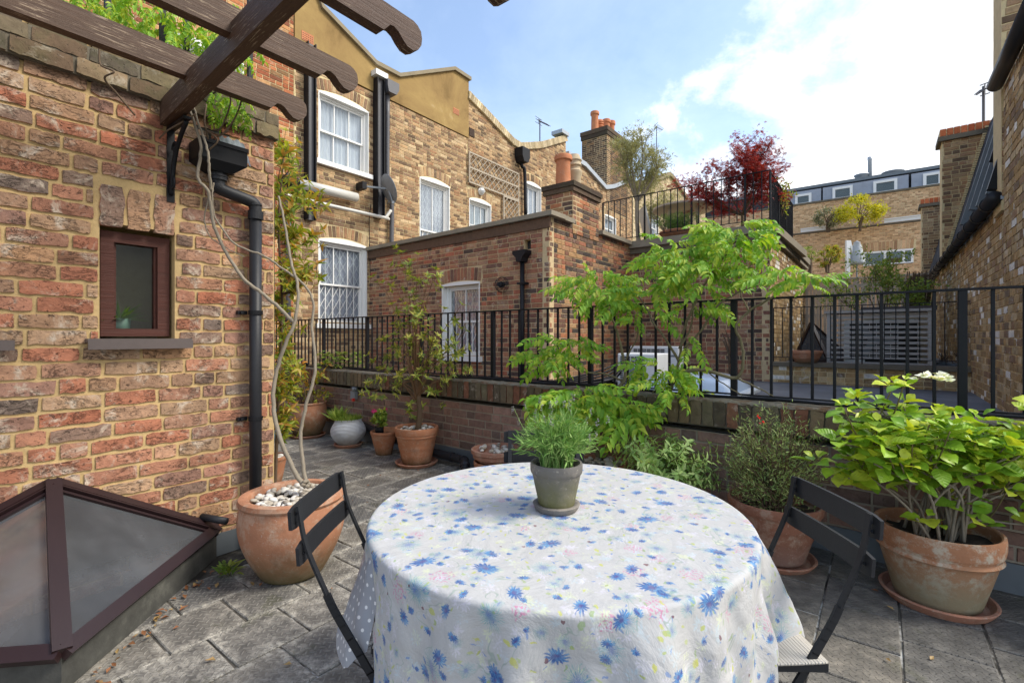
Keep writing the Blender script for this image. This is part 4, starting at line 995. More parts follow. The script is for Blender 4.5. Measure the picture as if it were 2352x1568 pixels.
# aerials
def aerial(base, h, label, d=(1, 0), n=7, L=.7, up=.0, arms=.2):
    o = thing('tv_aerial', label, 'aerial', base, math.atan2(d[1], d[0])); MB().tube([(0,0,0),(0,0,h)], .022, 6).build('mast', M['greypipe'], o)
    MB().tube([(-.05,0,h-.04),(L,0,h-.04+up)], .016, 5).build('boom', M['greypipe'], o); m = MB()
    for i in range(n): x = -.03+L*i/(n-1); q = arms*(1-.4*i/n); m.tube([(x,-q,h-.04+up*i/n),(x,q,h-.04+up*i/n)], .009, 4)
    m.tube([(-.05,-arms,h+.06),(-.05,arms,h+.06)], .009, 4).tube([(-.05,-arms,h-.14),(-.05,arms,h-.14)], .009, 4).tube([(-.05,0,h-.14),(-.05,0,h+.06)], .009, 4); m.build('element', M['greypipe'], o)
aerial(at(1240, 322, 17.5)-Vector((0,0,.6)), 1.35, 'television aerial on the curved parapet of the middle house', (.8, -.6), L=.4, up=-.3, arms=.22)
aerial(at(1508, 410, 26), 2.85, 'tall thin television aerial between the olive tree and the red maple', (1, .1), L=.35, up=-.18, arms=.30)
aerial(at(2259, 300, 8.9), .82, 'television aerial on the chimney stack at the right', (-.9, -.4), L=.24, up=-.16, arms=.07)
# ---------------------------------------------------------------- brick chimney stacks
def stack(name, label, cx, cy, wl, wr, z0, z1, mat, mortar, capmat, n_obj, seed, group=None, cap=(.10, 2), pots=(), flip=None, PR=(.7917, -.611), QR=QD, cap_mat2=None):
    """corner nearest to the camera at cx, cy; wl along the left face, wr along the right face"""
    global REL
    rf_ = Frame((cx, cy), QR); lf = Frame((cx-PR[0]*wl, cy-PR[1]*wl), PR)
    t = thing(name, label, 'chimney', (cx, cy, 0), rf_.rz, group)
    REL = None; brickwork(t, rf_, [(0, z0), (wr, z0), (wr, z1), (0, z1)], mat=mat, mortar=mortar, n_obj=n_obj, seed=seed, thick=wl*.5)
    REL = face_rel(rf_, lf); brickwork(t, lf, [(0, z0), (wl, z0), (wl, z1), (0, z1)], mat=mat, mortar=mortar, n_obj=n_obj, seed=seed+1, thick=min(wr*.5, .3)); REL = None
    MB().box(.01, .01, z0, wr-.01, wl-.01, z1-.01).build('core', mortar, t)
    zz = z1
    for q in range(cap[1]):
        e = .03+.02*q; hcap = cap[0]/cap[1]*1.0
        MB().box(-e, -e, zz, wr+e, wl+e, zz+cap[0]).build('cap_course', capmat if q == 0 or cap_mat2 is None else cap_mat2, t); zz += cap[0]+.001
    return t, rf_, zz
M['capbrick'] = brick_material('sooty_cap_brick', [hexc('4e4238'), hexc('5a4a3e')], soot=.4, green=.2, bumpd=.012)
def chimney_pot(loc, r, h, label, mat='terra_chim', style=0, group='chimney pots'):
    if style == 0: prof = [(.001,0),(r*1.0,0),(r*.95,h*.1),(r*.88,h*.75),(r*.92,h*.8),(r*1.12,h*.84),(r*1.14,h*.95),(r*1.05,h),(r*.82,h),(r*.78,h*.8),(.001,h*.8)]
    else: prof = [(.001,0),(r,0),(r*.9,h*.4),(r*1.1,h*.48),(r*1.1,h*.55),(r*.85,h*.6),(r*.85,h*.66),(r*1.05,h*.7),(r*.9,h*.76),(r*.9,h*.8),(r*1.05,h*.84),(r*.9,h*.9),(r*.7,h),(r*.5,h),(.001,h*.8)]
    o = MB().lathe(prof, 28).build('chimney_pot', M[mat], None, 'auto'); o.location = loc; return tag(o, label, 'chimney pot', group)
# ---------------------------------------------------------------- brick wing: front and side
wg = FA.root('brick_wing', 'red brown brick wing with stone coping, one barred white window and an extractor vent', 'building')
aL = -(Vector((-2.95, 9.9))-Vector((.55, 7.06))).length; ZC = 3.06
ww = (FA.a(1015), FA.a(1102)); wwz = (FA.loc(1015, 815)[1], FA.loc(1015, 655)[1])
oh = (FA.a(1203), FA.a(1219), FA.loc(1210, 577)[1], FA.loc(1210, 549)[1])
brickwork(wg, FA, [(aL, .3), (0, .3), (0, ZC), (aL, ZC)], [(*ww, *wwz), oh], [(ww[0]-.05, ww[1]+.05, wwz[1]-.01, wwz[1]+.30)], flat_arch(ww[0]-.02, ww[1]+.02, wwz[1]+.005, .22, .08, .04, .12), mat=M['brick_wing'], mortar=M['mortar_wing'], n_obj=160, seed=31)
sash_window(wg, *ww, *wwz, .03, (2, 2), grille=True, depth=.13, reveal=.04)
REL = face_rel(FA, FAS); SL = 3.2
brickwork(wg, FAS, [(0, .3), (SL, .3), (SL, ZC), (0, ZC)], mat=M['brick_side'], mortar=M['mortar_wing'], n_obj=130, seed=32)
REL = None
MB().box(oh[0]-.02, .10, oh[2]-.05, oh[1]+.02, .2, oh[3]+.05).build('outlet_hole', M['room'], wg)
MB().box(aL, -.03, 2.90, .03, -.004, 3.045).build('band_course', M['brick_dark'], wg)
MB().box(aL, -.09, 3.062, .10, .30, 3.13).build('coping', M['concrete_edge'], wg)
m = MB().box(.02, -.08, 3.064, .62, .28, 3.132); m.xf(face_rel(FA, FAS)); m.build('coping', M['concrete_edge'], wg)
m = MB().box(1.56, -.08, 3.064, 2.93, .28, 3.132); m.xf(face_rel(FA, FAS)); m.build('coping', M['concrete_edge'], wg)
MB().box(aL+.05, .5, .3, -.25, 3.0, 3.0).build('roof_block', M['stone'], wg)
# vent, hopper and pipe
a, z = FA.loc(1155, 654); ve = thing('extractor_vent', 'round black extractor vent with a wire guard on the brick wing', 'vent', FA.world(a, 0, z), FA.rz)
MB().lathe([(.001,0),(.045,0),(.05,.05),(.035,.10),(.001,.105)], 16).xf(Matrix.Rotation(R(90), 4, 'X')).build('cowl', M['black'], ve, True)
m = MB()
for i in range(12):
    an = i*math.pi/6; c_, s_ = math.cos(an), math.sin(an); m.tube([(c_*.125,-.005,s_*.125),(c_*.115,-.06,s_*.115),(c_*.07,-.12,s_*.07),(0,-.14,0)], .0025, 4, False)
for q, y_ in ((.125,-.01),(.118,-.05),(.095,-.09),(.06,-.125)): m.tube([(math.cos(t_)*q, y_, math.sin(t_)*q) for t_ in np.linspace(0, 2*math.pi, 25)], .003, 4, False)
m.build('wire_guard', M['blackpipe'], ve)
a, z = FA.loc(1206, 600); hp = thing('rain_hopper', 'black rain hopper below the hole in the brick wing', 'rain hopper', FA.world(a, 0, z), FA.rz)
MB().prism([(-.05,-.02),(.05,-.02),(.06,.04),(.125,.10),(.125,.15),(-.125,.15),(-.125,.10),(-.06,.04)][::-1], -.16, -.004).build('hopper', M['black'], hp)
pipe_on(FA, [(1206, 602), (1206, 900)], .036, M['black'], 'rain_pipe', 'black rain pipe down the corner of the brick wing', b=-.07)
MB().box(-.075, -.11, -.36, .075, -.005, -.33).build('pipe_clip', M['black'], hp)
ch, chf, zc_ = stack('brick_chimney', 'squat brick chimney rising from the wing wall with two pots', FAS.world(.657, -.012, 0).x, FAS.world(.657, -.012, 0).y, .52, .88, 2.95, 3.60, M['brick_side'], M['mortar_wing'], M['capbrick'], 70, 41, cap=(.075, 2))
chimney_pot(chf.world(.12, .25, zc_)+Vector((0,0,-.01)), .13, .50, 'plain orange clay pot on the squat brick chimney', group=None)
chimney_pot(chf.world(.48, .25, zc_)+Vector((0,0,-.01)), .12, .62, 'buff louvred clay pot beside the plain orange one', 'buff', 1, group=None)
c0 = FM.world(FM.a(1393), -.02, 0)
s3, s3f, zs = stack('brick_chimney', 'large dark brick chimney stack behind the olive tree', c0.x, c0.y, 1.1, 1.9, 6.2, 9.1, M['brick_dark'], M['mortar_wing'], M['capbrick'], 100, 43, cap=(.16, 2))
for i, (px, h, yy) in enumerate(((1376, .75, 18.2), (1402, .62, 18.2), (1437, .8, 20.2), (1455, .85, 20.9))):
    q = s3f.world((.15,.6,1.15,1.6)[i], .6, 0); lab = ['leftmost orange pot on the large chimney stack', 'second orange pot from the left on the large stack, ribbed', 'third orange pot from the left on the large stack, behind olive leaves', 'rightmost orange pot on the large chimney stack'][i]
    q = Vector((q.x, q.y, zs)); chimney_pot(q, .155, h*[1,.95,1,1.05][i], lab, style=1 if i == 1 else 0, group=None)
# ---------------------------------------------------------------- terrace block with balcony
tb = FB.root('brick_terrace_block', 'tall brick block carrying the roof terrace with the red maple', 'building')
bl_ = -(Vector((2.33, 9.37))-Vector((4.22, 7.83))).length; SB = 4.6
brickwork(tb, FB, [(bl_, .3), (0, .3), (0, 2.98), (bl_, 2.98)], mat=M['brick_wing'], mortar=M['mortar_wing'], n_obj=170, seed=51)
REL = face_rel(FB, FBS); brickwork(tb, FBS, [(0, .3), (SB, .3), (SB, 2.98), (0, 2.98)], mat=M['brick_right'], mortar=M['mortar_wing'], n_obj=120, seed=52)
m = MB().box(-.03, -.06, 2.90, SB, .0, 3.0).box(-.06, -.10, 3.0, SB, .4, 3.13); m.xf(REL); m.build('stone_edge', M['concrete_edge'], tb); REL = None
MB().box(bl_, -.055, 2.90, .055, -.002, 3.0).build('band_course', M['stone_dark'], tb); MB().box(bl_-.9, -.12, 3.002, .10, 3.2, 3.134).build('roof_slab', M['concrete_edge'], tb)
MB().box(bl_-.9, .3, 3.136, -.2, 3.4, 3.15).build('terrace_surface', M['stone'], tb)
MB().box(bl_+.1, .2, .3, -.2, 3.6, 2.95).build('core', M['stone'], tb)
def rail_run(parent, frame, a0, a1, b, z0, z1, pitch, post_every, rel=None, r=.007, pr=.014, postw=None):
    n = round((a1-a0)/pitch); X = (lambda v: v) if rel is None else (lambda v: rel @ Vector(v))
    def mk(m, nm):
        if rel is not None: m.xf(rel)
        return m.build(nm, M['black'], parent)
    mk(MB().box(a0, b-.016, z1-.012, a1, b+.016, z1), 'top_rail'); mk(MB().box(a0, b-.010, z0+.07, a1, b+.010, z0+.08), 'bottom_rail')
    me = MB().box(-r, -r, 0, r, r, z1-.012-z0-.08).mesh('baluster', M['black'])
    for i in range(n+1):
        a = a0+(a1-a0)*i/n
        if i % post_every == 0: mk(MB().box(a-pr, b-pr, z0-.03, a+pr, b+pr, z1-.012), 'post')
        else:
            o = link('baluster', me, parent); o.location = X((a, b, z0+.08)); o.rotation_euler = (rel.to_euler() if rel is not None else (0,0,0))
br = FB.root('balcony_railing', 'black balcony railing round the upper terrace in front of the red maple', 'railing')
rail_run(br, FB, bl_-.62, .0, .02, 3.16, 4.03, .125, 7); rail_run(br, FBS, .125, 2.6, .02, 3.16, 4.03, .105, 8, rel=face_rel(FB, FBS))
# things on the balcony
ZB = 3.15
def tree_paths(parent, base, h, spread, n1=6, r=.04, mat='stem_brown', trunk_h=.45, seed=0, lean=(0,0), n2=4, zdroop=0):
    rr = random.Random(seed); top = Vector((lean[0]*h*trunk_h, lean[1]*h*trunk_h, h*trunk_h)); b = Vector(base); tm = MB()
    tp = smoothpath([b, b+top*.5+Vector((rr.uniform(-.04,.04), rr.uniform(-.04,.04), 0))*h*.3, b+top], 5); tm.tube(tp, (r, r*.7), 8); tm.build('trunk', M[mat], parent, True)
    tips = []; lm = MB()
    for i in range(n1):
        an = i*2.4+rr.uniform(-.4,.4); L = h*(1-trunk_h)*rr.uniform(.7, 1.0); e = rr.uniform(.35, .95)
        t1 = b+top+Vector((math.cos(an)*spread*(1.1-e), math.sin(an)*spread*(1.1-e), L*e)); mid = (b+top).lerp(t1, .5)+Vector((math.cos(an), math.sin(an), .3))*spread*.12
        p = smoothpath([b+top*.92, mid, t1], 5); lm.tube(p, (r*.45, r*.10), 6); tips.append(p)
        for k in range(n2):
            s0, d0 = along(p, rr.uniform(.35, .95)); e_ = s0+(d0*.5+Vector((rr.uniform(-1,1), rr.uniform(-1,1), rr.uniform(-.5,.8))))*spread*.42; q = smoothpath([s0, (s0+e_)/2+Vector((0,0,.04*h)), e_], 4); lm.tube(q, (r*.2, r*.05), 5); tips.append(q)
    lm.build('branch', M[mat], parent, True); return tips
def leaf_along(paths, per, size, spread, tmin=.25, updir=None):
    out = []
    for p in paths:
        for _ in range(per):
            s0, d = along(p, rnd.uniform(tmin, 1)); q = s0+rdir()*spread*rnd.random(); out.append((q, d*.5+rdir(), rdir() if updir is None else updir+rdir()*.5, size*rnd.uniform(.6, 1.2)))
    return out
b_ = at(1468, 560, 9.95); b_.z = ZB
tw = M['l_olive']; ot = thing('olive_tree', 'slender grey green olive tree behind the left end of the balcony railing', 'tree', b_)
ps = tree_paths(ot, (0,0,0), 2.4, .85, 9, .05, 'stem_grey', .42, 3, (-.05, 0), 6)
place_leaves(ot, [leaf_variant(1, .22, .2, .2, 2, k) for k in range(3)], leaf_along(ps, 150, .085, .16, .15), tw, 0, stuff='crown', loc=b_)
b_ = at(1530, 560, 10.6); b_.z = ZB; o2 = thing('olive_tree', 'smaller sparse olive tree to the right of the slender one on the balcony', 'tree', b_)
ps = tree_paths(o2, (0,0,0), 1.55, .65, 7, .03, 'stem_grey', .3, 13, (-.05, 0), 5)
place_leaves(o2, [leaf_variant(1, .22, .2, .2, 2, k) for k in range(3)], leaf_along(ps, 80, .085, .14, .2), tw, 0, stuff='crown', loc=b_)
b_ = at(1705, 560, 8.6); b_.z = ZB; mp_ = thing('red_maple', 'crimson Japanese maple at the corner of the balcony', 'tree', b_)
ps = tree_paths(mp_, (0,0,0), 1.55, 1.2, 12, .03, 'stem_brown', .22, 7, (0, 0), 7)
mv = []
for k in range(3):
    parts = [];
    for q in range(5):
        v, f = leaf_variant(1.0-.18*abs(q-2), .22, .1, .5, 2, k); parts.append((v@np.array(Matrix.Rotation(R(-38*(q-2)), 3, 'Z')).T, f))
    V = np.concatenate([p[0] for p in parts]); F = []; n = 0
    for v, f in parts: F += [tuple(i+n for i in t) for t in f]; n += len(v)
    mv.append((V, F))
pl = [p for p in leaf_along(ps, 84, .064, .17, .25, Vector((0,0,1)))]
place_leaves(mp_, mv, pl, M['l_maple'], 0, stuff='crown', loc=b_)
b_ = at(1790, 560, 8.9); b_.z = ZB; sh = thing('green_shrub', 'yellow green shrub behind the red maple at the balcony corner', 'shrub', b_)
ps = tree_paths(sh, (0,0,0), 1.25, .5, 7, .02, 'stem_brown', .2, 17, (0,0), 4); place_leaves(sh, [leaf_variant(1, .4, .2, .3, 3, k) for k in range(3)], leaf_along(ps, 16, .07, .08, .3), M['l_yel'], 0, loc=b_)
b_ = FB.world(bl_+.78, .42, ZB); pt = thing('potted_lavender', 'grey lavender bush in a low terracotta bowl behind the balcony railing', 'potted plant', b_)
make_pot(pt, pot_profile(.24, .34, .16, .02, .04), M['terra'], .12, .3)
tips = [Vector((math.cos(a)*r, math.sin(a)*r, .36+.16*(1-(r/.5)**2)+rnd.uniform(-.04,.04))) for a, r in [(rnd.uniform(0, 6.28), .5*math.sqrt(rnd.random())) for _ in range(130)]]
ps = bush(pt, (0,0,.12), tips, .004, .0015, M['l_lav'], .15, .1, one=True, n=3); place_leaves(pt, [leaf_variant(1, .12, .1, .2, 2, k) for k in range(2)], leaf_along(ps, 22, .07, .03, .2), M['l_lav'], 0, loc=b_)
# round timber table on the balcony
b_ = at(1570, 560, 9.7); b_.z = ZB; t_ = thing('garden_table', 'round weathered timber table on the balcony left of the red maple', 'table', b_)
MB().lathe([(.001,.70),(.58,.70),(.60,.715),(.60,.745),(.001,.745)], 36).build('table_top', M['fencewood'], t_)
for k in range(4): an = k*math.pi/2+.4; MB().bar((math.cos(an)*.42, math.sin(an)*.42, 0), (math.cos(an)*.36, math.sin(an)*.36, .70), .05, .05).build('leg', M['fencewood'], t_)
b_ = at(1497, 560, 10.2); b_.z = ZB; m = MB().box(-.02, -.25, 0, .02, .25, .9); m.xf(Matrix.Rotation(R(-14), 4, 'Y')); o = m.build('leaning_board', M['greywhite'], None); o.location = b_; tag(o, 'pale board leaning behind the balcony railing', 'board')
# ---------------------------------------------------------------- low wall C, its railing, deck and things on it
lw = FC.root('low_wall', 'low brick wall with a stone coping beyond the flat roof', 'wall'); CL = 2.42
brickwork(lw, FC, [(.01, .3), (CL, .3), (CL, .82), (.01, .82)], mat=M['brick_right'], mortar=M['mortar_yellow'], n_obj=150, seed=61, thick=.2)
MB().box(.01, -.05, .822, CL, .26, .885).build('coping', M['stone_dark'], lw)
dk = MB(); pts = [FC.world(.05, .22, 0), FC.world(CL+.1, .22, 0), FR.world(-6.5, 0, 0), FBS.world(6, 0, 0)]
dk.add([(p.x, p.y, .84) for p in pts], [(0,1,2,3)]); tag(dk.build('upper_deck', M['flatroof']), kind='structure')
lr = FC.root('low_wall_railing', 'thin black railing on the low wall in front of the slatted air conditioner screen', 'railing')
rail_run(lr, FC, .03, CL-.03, .10, .885, 1.77, .128, 9, r=.006, pr=.009)
# slatted enclosure with air conditioner
en = Frame(tuple(at(1899, 775, 7.66))[:2], (.7767, -.6299)); ex_ = en.root('slatted_screen', 'silvery horizontal slatted timber screen round an air conditioning unit', 'screen')
EW = 1.27
for a in (0, EW-.05): MB().box(a, -.02, .84, a+.05, .03, 1.66).build('post', M['graywood'], ex_)
n_ = 10
for i in range(n_): z = .87+i*.078; MB().box(.05, -.008, z, EW-.05, .008, z+.036).build('slat', M['graywood'], ex_)
MB().box(-.03, -.05, 1.662, EW+.02, .5, 1.70).build('lid', M['graywood'], ex_)
for a in (-.0, EW-.04):
    for i in range(n_): z = .87+i*.078; MB().box(a, .03, z, a+.02, .45, z+.036).build('side_slat', M['graywood'], ex_)
def ac_unit(frame, a0, a1, b0, z0, z1, label, dp=.32, coil=False, group=None, body=None):
    c = frame.world(a0, b0, z0); o = thing('air_conditioner', label, 'air conditioner', c, frame.rz, group); W, H = a1-a0, z1-z0; bm = M[body] if body else M['whiteplastic']
    MB().bbox(0, 0, .04, W, dp, H, .012).build('casing', bm, o)
    for x in (.08, W-.14): MB().box(x, 0, 0, x+.06, dp, .04).build('foot', M['greybox'], o)
    MB().box(W*.08, -.004, H*.14, W*.74, -.001, H*.92).build('fan_opening', M['room'], o)
    if coil: MB().box(W*.30, -.0045, H*.06, W*.985, -.0042, H*.97).build('coil', M['room'], o)
    g = MB()
    for i in range(14): z = H*(.16+.76*i/14); g.box(W*.08, -.012, z, W*.74, -.006, z+.006)
    for i in range(8): x = W*(.08+.66*i/7); g.box(x-.003, -.016, H*.14, x+.003, -.012, H*.92)
    g.build('fan_guard', bm, o)
    g = MB(); g.lathe([(.001,0),(.05,0),(.05,.02),(.001,.02)], 16)
    for k in range(3): an = k*2.1; g.bar((0,0,.01), (math.cos(an)*W*.28, math.sin(an)*W*.28, .01), .09, .004)
    g.xf(Matrix.Translation((W*.41, -.0045, H*.53)) @ Matrix.Rotation(R(90), 4, 'X')); g.build('fan', M['greybox'], o)
    MB().box(W*.80, -.006, H*.70, W*.95, -.001, H*.76).build('handle', M['greybox'], o)
    return o
ac_unit(en, .22, 1.12, .06, .85, 1.55, 'white air conditioner behind the horizontal timber slats', .34, coil=True)
# brown box behind
c = en.world(.45, .62, .84); bx = thing('planter_box', 'brown topped cream box behind the slatted screen', 'box', c, en.rz)
MB().box(0, 0, 0, .85, .4, .86).build('side_panel', simple('cream_board', (.55,.48,.36), .8), bx); MB().box(-.04, -.04, .862, .9, .44, .93).build('lid', M['upvc'], bx)
# terracotta trough with wire hanger on the low wall
c = FC.world(.50, .04, .886); o = thing('terracotta_bowl', 'wide terracotta bowl standing on the left end of the low wall coping', 'plant pot', c)
make_pot(o, pot_profile(.15, .215, .19, .02, .05, bands=((.5, .05, .008),)), M['terra'], .15, .18)
# small pyramid rooflight beyond
def pyramid(name, label, A, base, mats, group=None, bars=.05, glassm='skyglass'):
    """A apex, base corner list in order; frame bars along every edge and a pane in every face"""
    o = thing(name, label, 'rooflight', base[0], 0, group); O_ = Vector(base[0]); A = Vector(A)-O_; B = [Vector(b)-O_ for b in base]
    return o, A, B
pc = [Vector((*tuple(at(px, 775, Y))[:2], .86)) for px, Y in ((1822, 8.5), (1905, 8.0), (1960, 8.6), (1880, 9.1))]
o, A_, B_ = pyramid('rooflight', 'small dark framed pyramid rooflight behind the terracotta bowl', (pc[0]+pc[2])/2+Vector((-.22,0,.68)), pc, None)
for i in range(4):
    j = (i+1)%4; MB().bar(B_[i], A_, .05, .04).build('hip_bar', M['upvc'], o); MB().bar(B_[i], B_[j], .05, .10).build('bottom_rail', M['upvc'], o)
    MB().add([B_[i]*.97+A_*.03, B_[j]*.97+A_*.03, A_*.98+B_[i]*.01+B_[j]*.01], [(0,1,2)]).build('pane', M['skyglass'], o)
# slatted fence
ff = Frame((6.92, 11.3), (.7767, -.6299)); fn = ff.root('slatted_fence', 'tall pale fence of upright timber slats behind the air conditioner screen', 'fence')
FW = 2.15; n_ = 31
sm_ = MB().box(-.027, -.012, 0, .027, .012, 1.72).mesh('slat', M['fencewood'])
for i in range(n_): o = link('slat', sm_, fn); o.location = (.04+FW*i/n_, rnd.uniform(-.004,.004), .86+rnd.uniform(-.01,.01)); o.rotation_euler = (0, rnd.gauss(0,.006), 0)
for z in (1.0, 1.75, 2.4): MB().box(0, .014, z, FW+.04, .05, z+.07).build('fence_rail', M['fencewood'], fn)
MB().box(-.02, -.04, 2.585, FW+.1, .06, 2.62).build('capping', M['fencewood'], fn)
for a in (0, .72, 1.44, FW): MB().box(a-.04, .052, .84, a+.04, .13, 2.58).build('post', M['fencewood'], fn)
# reed bundle
c = at(2100, 700, 8.9); o = thing('reed_bundle', 'dark bundle of brushwood against the right end of the fence', 'brushwood', (c.x, c.y, .85)); m = MB()
for i in range(150):
    x, y = rnd.uniform(-.17, .17), rnd.uniform(-.1, .1); m.bar((x, y, .2), (x+.12+rnd.uniform(-.08,.08), y, 1.55+rnd.uniform(-.1,.12)), .008, .008)
m.build('brushwood', M['stem_brown'], o, kind='stuff')
# shrub by the fence
b_ = at(2030, 775, 8.6); b_.z = .86; sh = thing('green_shrub', 'bushy green shrub on bare stems in front of the slatted fence', 'shrub', b_)
ps = tree_paths(sh, (0,0,0), 1.95, .95, 12, .022, 'stem_brown', .36, 21, (0,0), 6)
place_leaves(sh, [leaf_variant(1, .38, .2, .3, 3, k) for k in range(3)], leaf_along(ps, 34, .070, .12, .35), M['l_green'], 0, loc=b_)
# spiky pots by the right wall
for k, (px, py, Y) in enumerate(((2168, 812, 7.3), (2200, 815, 6.9), (2222, 812, 6.75))):
    b_ = at(px, 775, Y); b_.z = .86; o = thing('bare_plant', ['leafless twiggy plant in a tray beside the slatted screen', 'leafless twiggy plant between its twin and the right wall', 'leafless twiggy plant touching the pale right wall'][k], 'plant', b_, group='bare plants by the right wall')
    bush(o, (0,0,0), [(rnd.uniform(-.13,.13), rnd.uniform(-.13,.13), rnd.uniform(.1,.24)) for _ in range(16)], .006, .002, M['stem_brown'], .05, one=True, n=4)
    MB().lathe([(.001,0),(.11,0),(.13,.05),(.001,.04)], 16).build('tray', M['greybox'], o)
# dome rooflight on the flat roof
dc = Vector((1.93, 5.05, ZR)); dm = thing('dome_rooflight', 'pale blue plastic dome rooflight on the flat roof behind the railing', 'rooflight', dc, math.atan2(.7917, .611))
q = .50
MB().box(-q, -q, 0, q, q, .14).build('kerb', M['lead_pale'], dm); MB().bbox(-q-.03, -q-.03, .142, q+.03, q+.03, .19, .015).build('rim', M['whiteplastic'], dm)
m = MB(); n_ = 20
for j in range(n_+1):
    for i in range(n_+1):
        u = i/n_*2-1; v = j/n_*2-1; h = .19+.17*(max(0, 1-abs(u)**3.2)*max(0, 1-abs(v)**3.2))**.5; m.v.append((u*(q-.04), v*(q-.04), h))
m.f = [(j*(n_+1)+i, j*(n_+1)+i+1, (j+1)*(n_+1)+i+1, (j+1)*(n_+1)+i) for j in range(n_) for i in range(n_)]
t = NT('milky_acrylic'); t.bsdf((.50,.60,.72), .12, 0, None, .7); m.build('dome', t.mat, dm, True)
MB().box(-q+.1, q+.05, 0, q+.35, q+.35, .05).box(q+.05, -q, 0, q+.30, -q+.45, .04).build('loose_board', M['stone'], dm)
# two air conditioners against the wing
fr_ = Frame(tuple(at(1418, 775, 6.55))[:2], (.7767, -.6299))
ac_unit(fr_, -.0, .55, 0, ZR, 1.065, 'white air conditioner behind the wisteria, nearer the camera and lower than its neighbour', .5, group=None)
fr2 = Frame(tuple(at(1447, 775, 8.4))[:2], (.7767, -.6299))
ac_unit(fr2, 0, .85, 0, ZR, 1.13, 'larger air conditioner further back, partly behind the nearer one', .34)
cb = MB(); c = at(1380, 880, 5.6)
for k in range(5):
    pts = [at(1200+k*3, 880+k, 5.6), at(1290, 872+k*3, 5.5), at(1380+k*4, 850+k*6, 5.9), at(1415+k*2, 838+k*4, 6.1), at(1420, 862, 6.2), at(1385, 880+k*2, 6.1)]; cb.tube(smoothpath(pts, 5), .012, 6)
tag(cb.build('hose', M['black'], None, True), 'looped black hoses beside the nearer air conditioner', 'hose')
# dead climber on block B and dark twigs
b_ = at(1690, 860, 8.2); dc_ = thing('bare_climber', 'bare woody climber clinging to the terrace block behind the wisteria', 'climbing plant', b_)
bush(dc_, (0,0,-.2), [Vector(((i%9-5)*.17+rnd.uniform(-.1,.1), .65-(i%9-5)*.13+rnd.uniform(-.1,.0)-.35, rnd.uniform(.2, 1.9))) for i in range(34)], .02, .003, M['stem_brown'], .1, .2, one=True, n=5)
# ---------------------------------------------------------------- right wall, roof, gutter
rw = FR.root('brick_wall', 'pale yellow brick wall at the right with flecks of white paint', 'wall')
aN = (Vector((4.71, 4.57))-Vector((6.07, 6.33))).length; aF = -(Vector((8.2, 9.1))-Vector((6.07, 6.33))).length; aF2 = -9.6
brickwork(rw, FR, [(aF2, .3), (aN, .3), (aN, 2.60), (aF2, 2.60)], mat=M['brick_right'], mortar=M['mortar_yellow'], n_obj=150, seed=71, thick=.3)
brickwork(rw, FR, [(aN, .3), (aN+1.5, .3), (aN+1.5, 3.66), (aN, 3.66)], mat=M['brick_right'], mortar=M['mortar_yellow'], n_obj=150, seed=72, thick=.3, kind='rough', bond='mixed', off=-.012, mname='mortar')
rg = FR.root('roof', 'steep dark slate roof with projecting lead rolls above the right wall', 'roof')
RA = [(aF2, 2.66), (aN-.0, 2.66)]
def roofpt(a, t, out=0): return (a, .04+.60*t-out*.97, 2.68+2.45*t+out*.24)
sl_mesh = MB().box(-.5, -.004, 0, .5, .006, .26).mesh('slate', M['slate']); k = 0; tilt = math.atan2(.60, 2.45)
MB().add([roofpt(aF2, 0), roofpt(aN, 0), roofpt(aN, 1), roofpt(aF2, 1)], [(0,1,2,3)]).build('roof_boarding', M['room'], rg)
sl = []
for r_ in range(11):
    t_ = r_/11; a = aF2+(.15 if r_%2 else 0)
    while a < aN-.05:
        wd_ = min(.30, aN-a); sl.append((a+wd_/2, t_, wd_-.008)); a += .30
sl.sort(key=lambda q: -q[0])
for q, (a, t_, wd_) in enumerate(sl[:300]):
    o = link('slate', sl_mesh, rg); p = roofpt(a, t_, .02); o.location = p; o.scale = (wd_, 1, 1); o.rotation_euler = (-tilt+.03, 0, 0)
rest = []
for (a, t_, wd_) in sl[300:]:
    v = np.array([( -wd_/2, 0, 0), (wd_/2, 0, 0), (wd_/2, .05, .25), (-wd_/2, .05, .25)])+np.array(roofpt(a, t_, .02)); rest.append((v, [(0,1,2,3)]))
join_np(rest, 'slate_rest', M['slate'], rg, 'stuff')
# raking battens / window casings that stand out of the slates
for a, t0, t1, w_, out in ((aN-.25, .02, .8, .10, .13), (aN-.75, .05, .95, .07, .10), (aN-1.3, .25, .9, .09, .12), (aN-1.7, .08, .55, .08, .09), (aN-2.4, .12, .75, .08, .10), (aN-3.2, .1, .7, .08, .1)):
    m = MB(); p0, p1 = Vector(roofpt(a, t0, out*.5)), Vector(roofpt(a, t1, out*.5)); m.bar(p0, p1, out*1.4, w_, (1,0,0)); m.build('lead_roll', M['black' if w_ > .085 else 'lead'], rg)
m = MB()
for i in range(60):
    t_ = i/60; p = roofpt(aF+.02, t_, .03); m.box(p[0]-.03, p[1]-.05, p[2], p[0]+.04, p[1]+.0, p[2]+.028)
m.build('stepped_mortar', M['mortar_yellow'], rg)
gt = MB(); 
for a0_, a1_, z_ in ((aF2, aN-.005, 2.63), (aN+.02, aN+1.5, 3.69)):
    gt.tube([(a0_, -.075, z_+.01), (a1_, -.075, z_-.0)], .062, 14)
gt_ = FR.root('gutter', 'dark half round gutters running along the tops of the right wall', 'gutter')
gt.build('gutter_pipe', M['blackpipe'], gt_, True)
for a in np.arange(aF2+.3, aN, .62): MB().lathe([(.067,-.03),(.072,-.03),(.072,.03),(.067,.03)], 14).xf(Matrix.Translation((a, -.075, 2.635)) @ Matrix.Rotation(R(90), 4, 'Y')).build('joint', M['black'], gt_)
MB().box(aF2, -.035, 2.605, aN, -.005, 2.64).build('lead_strip', M['lead_pale'], gt_)
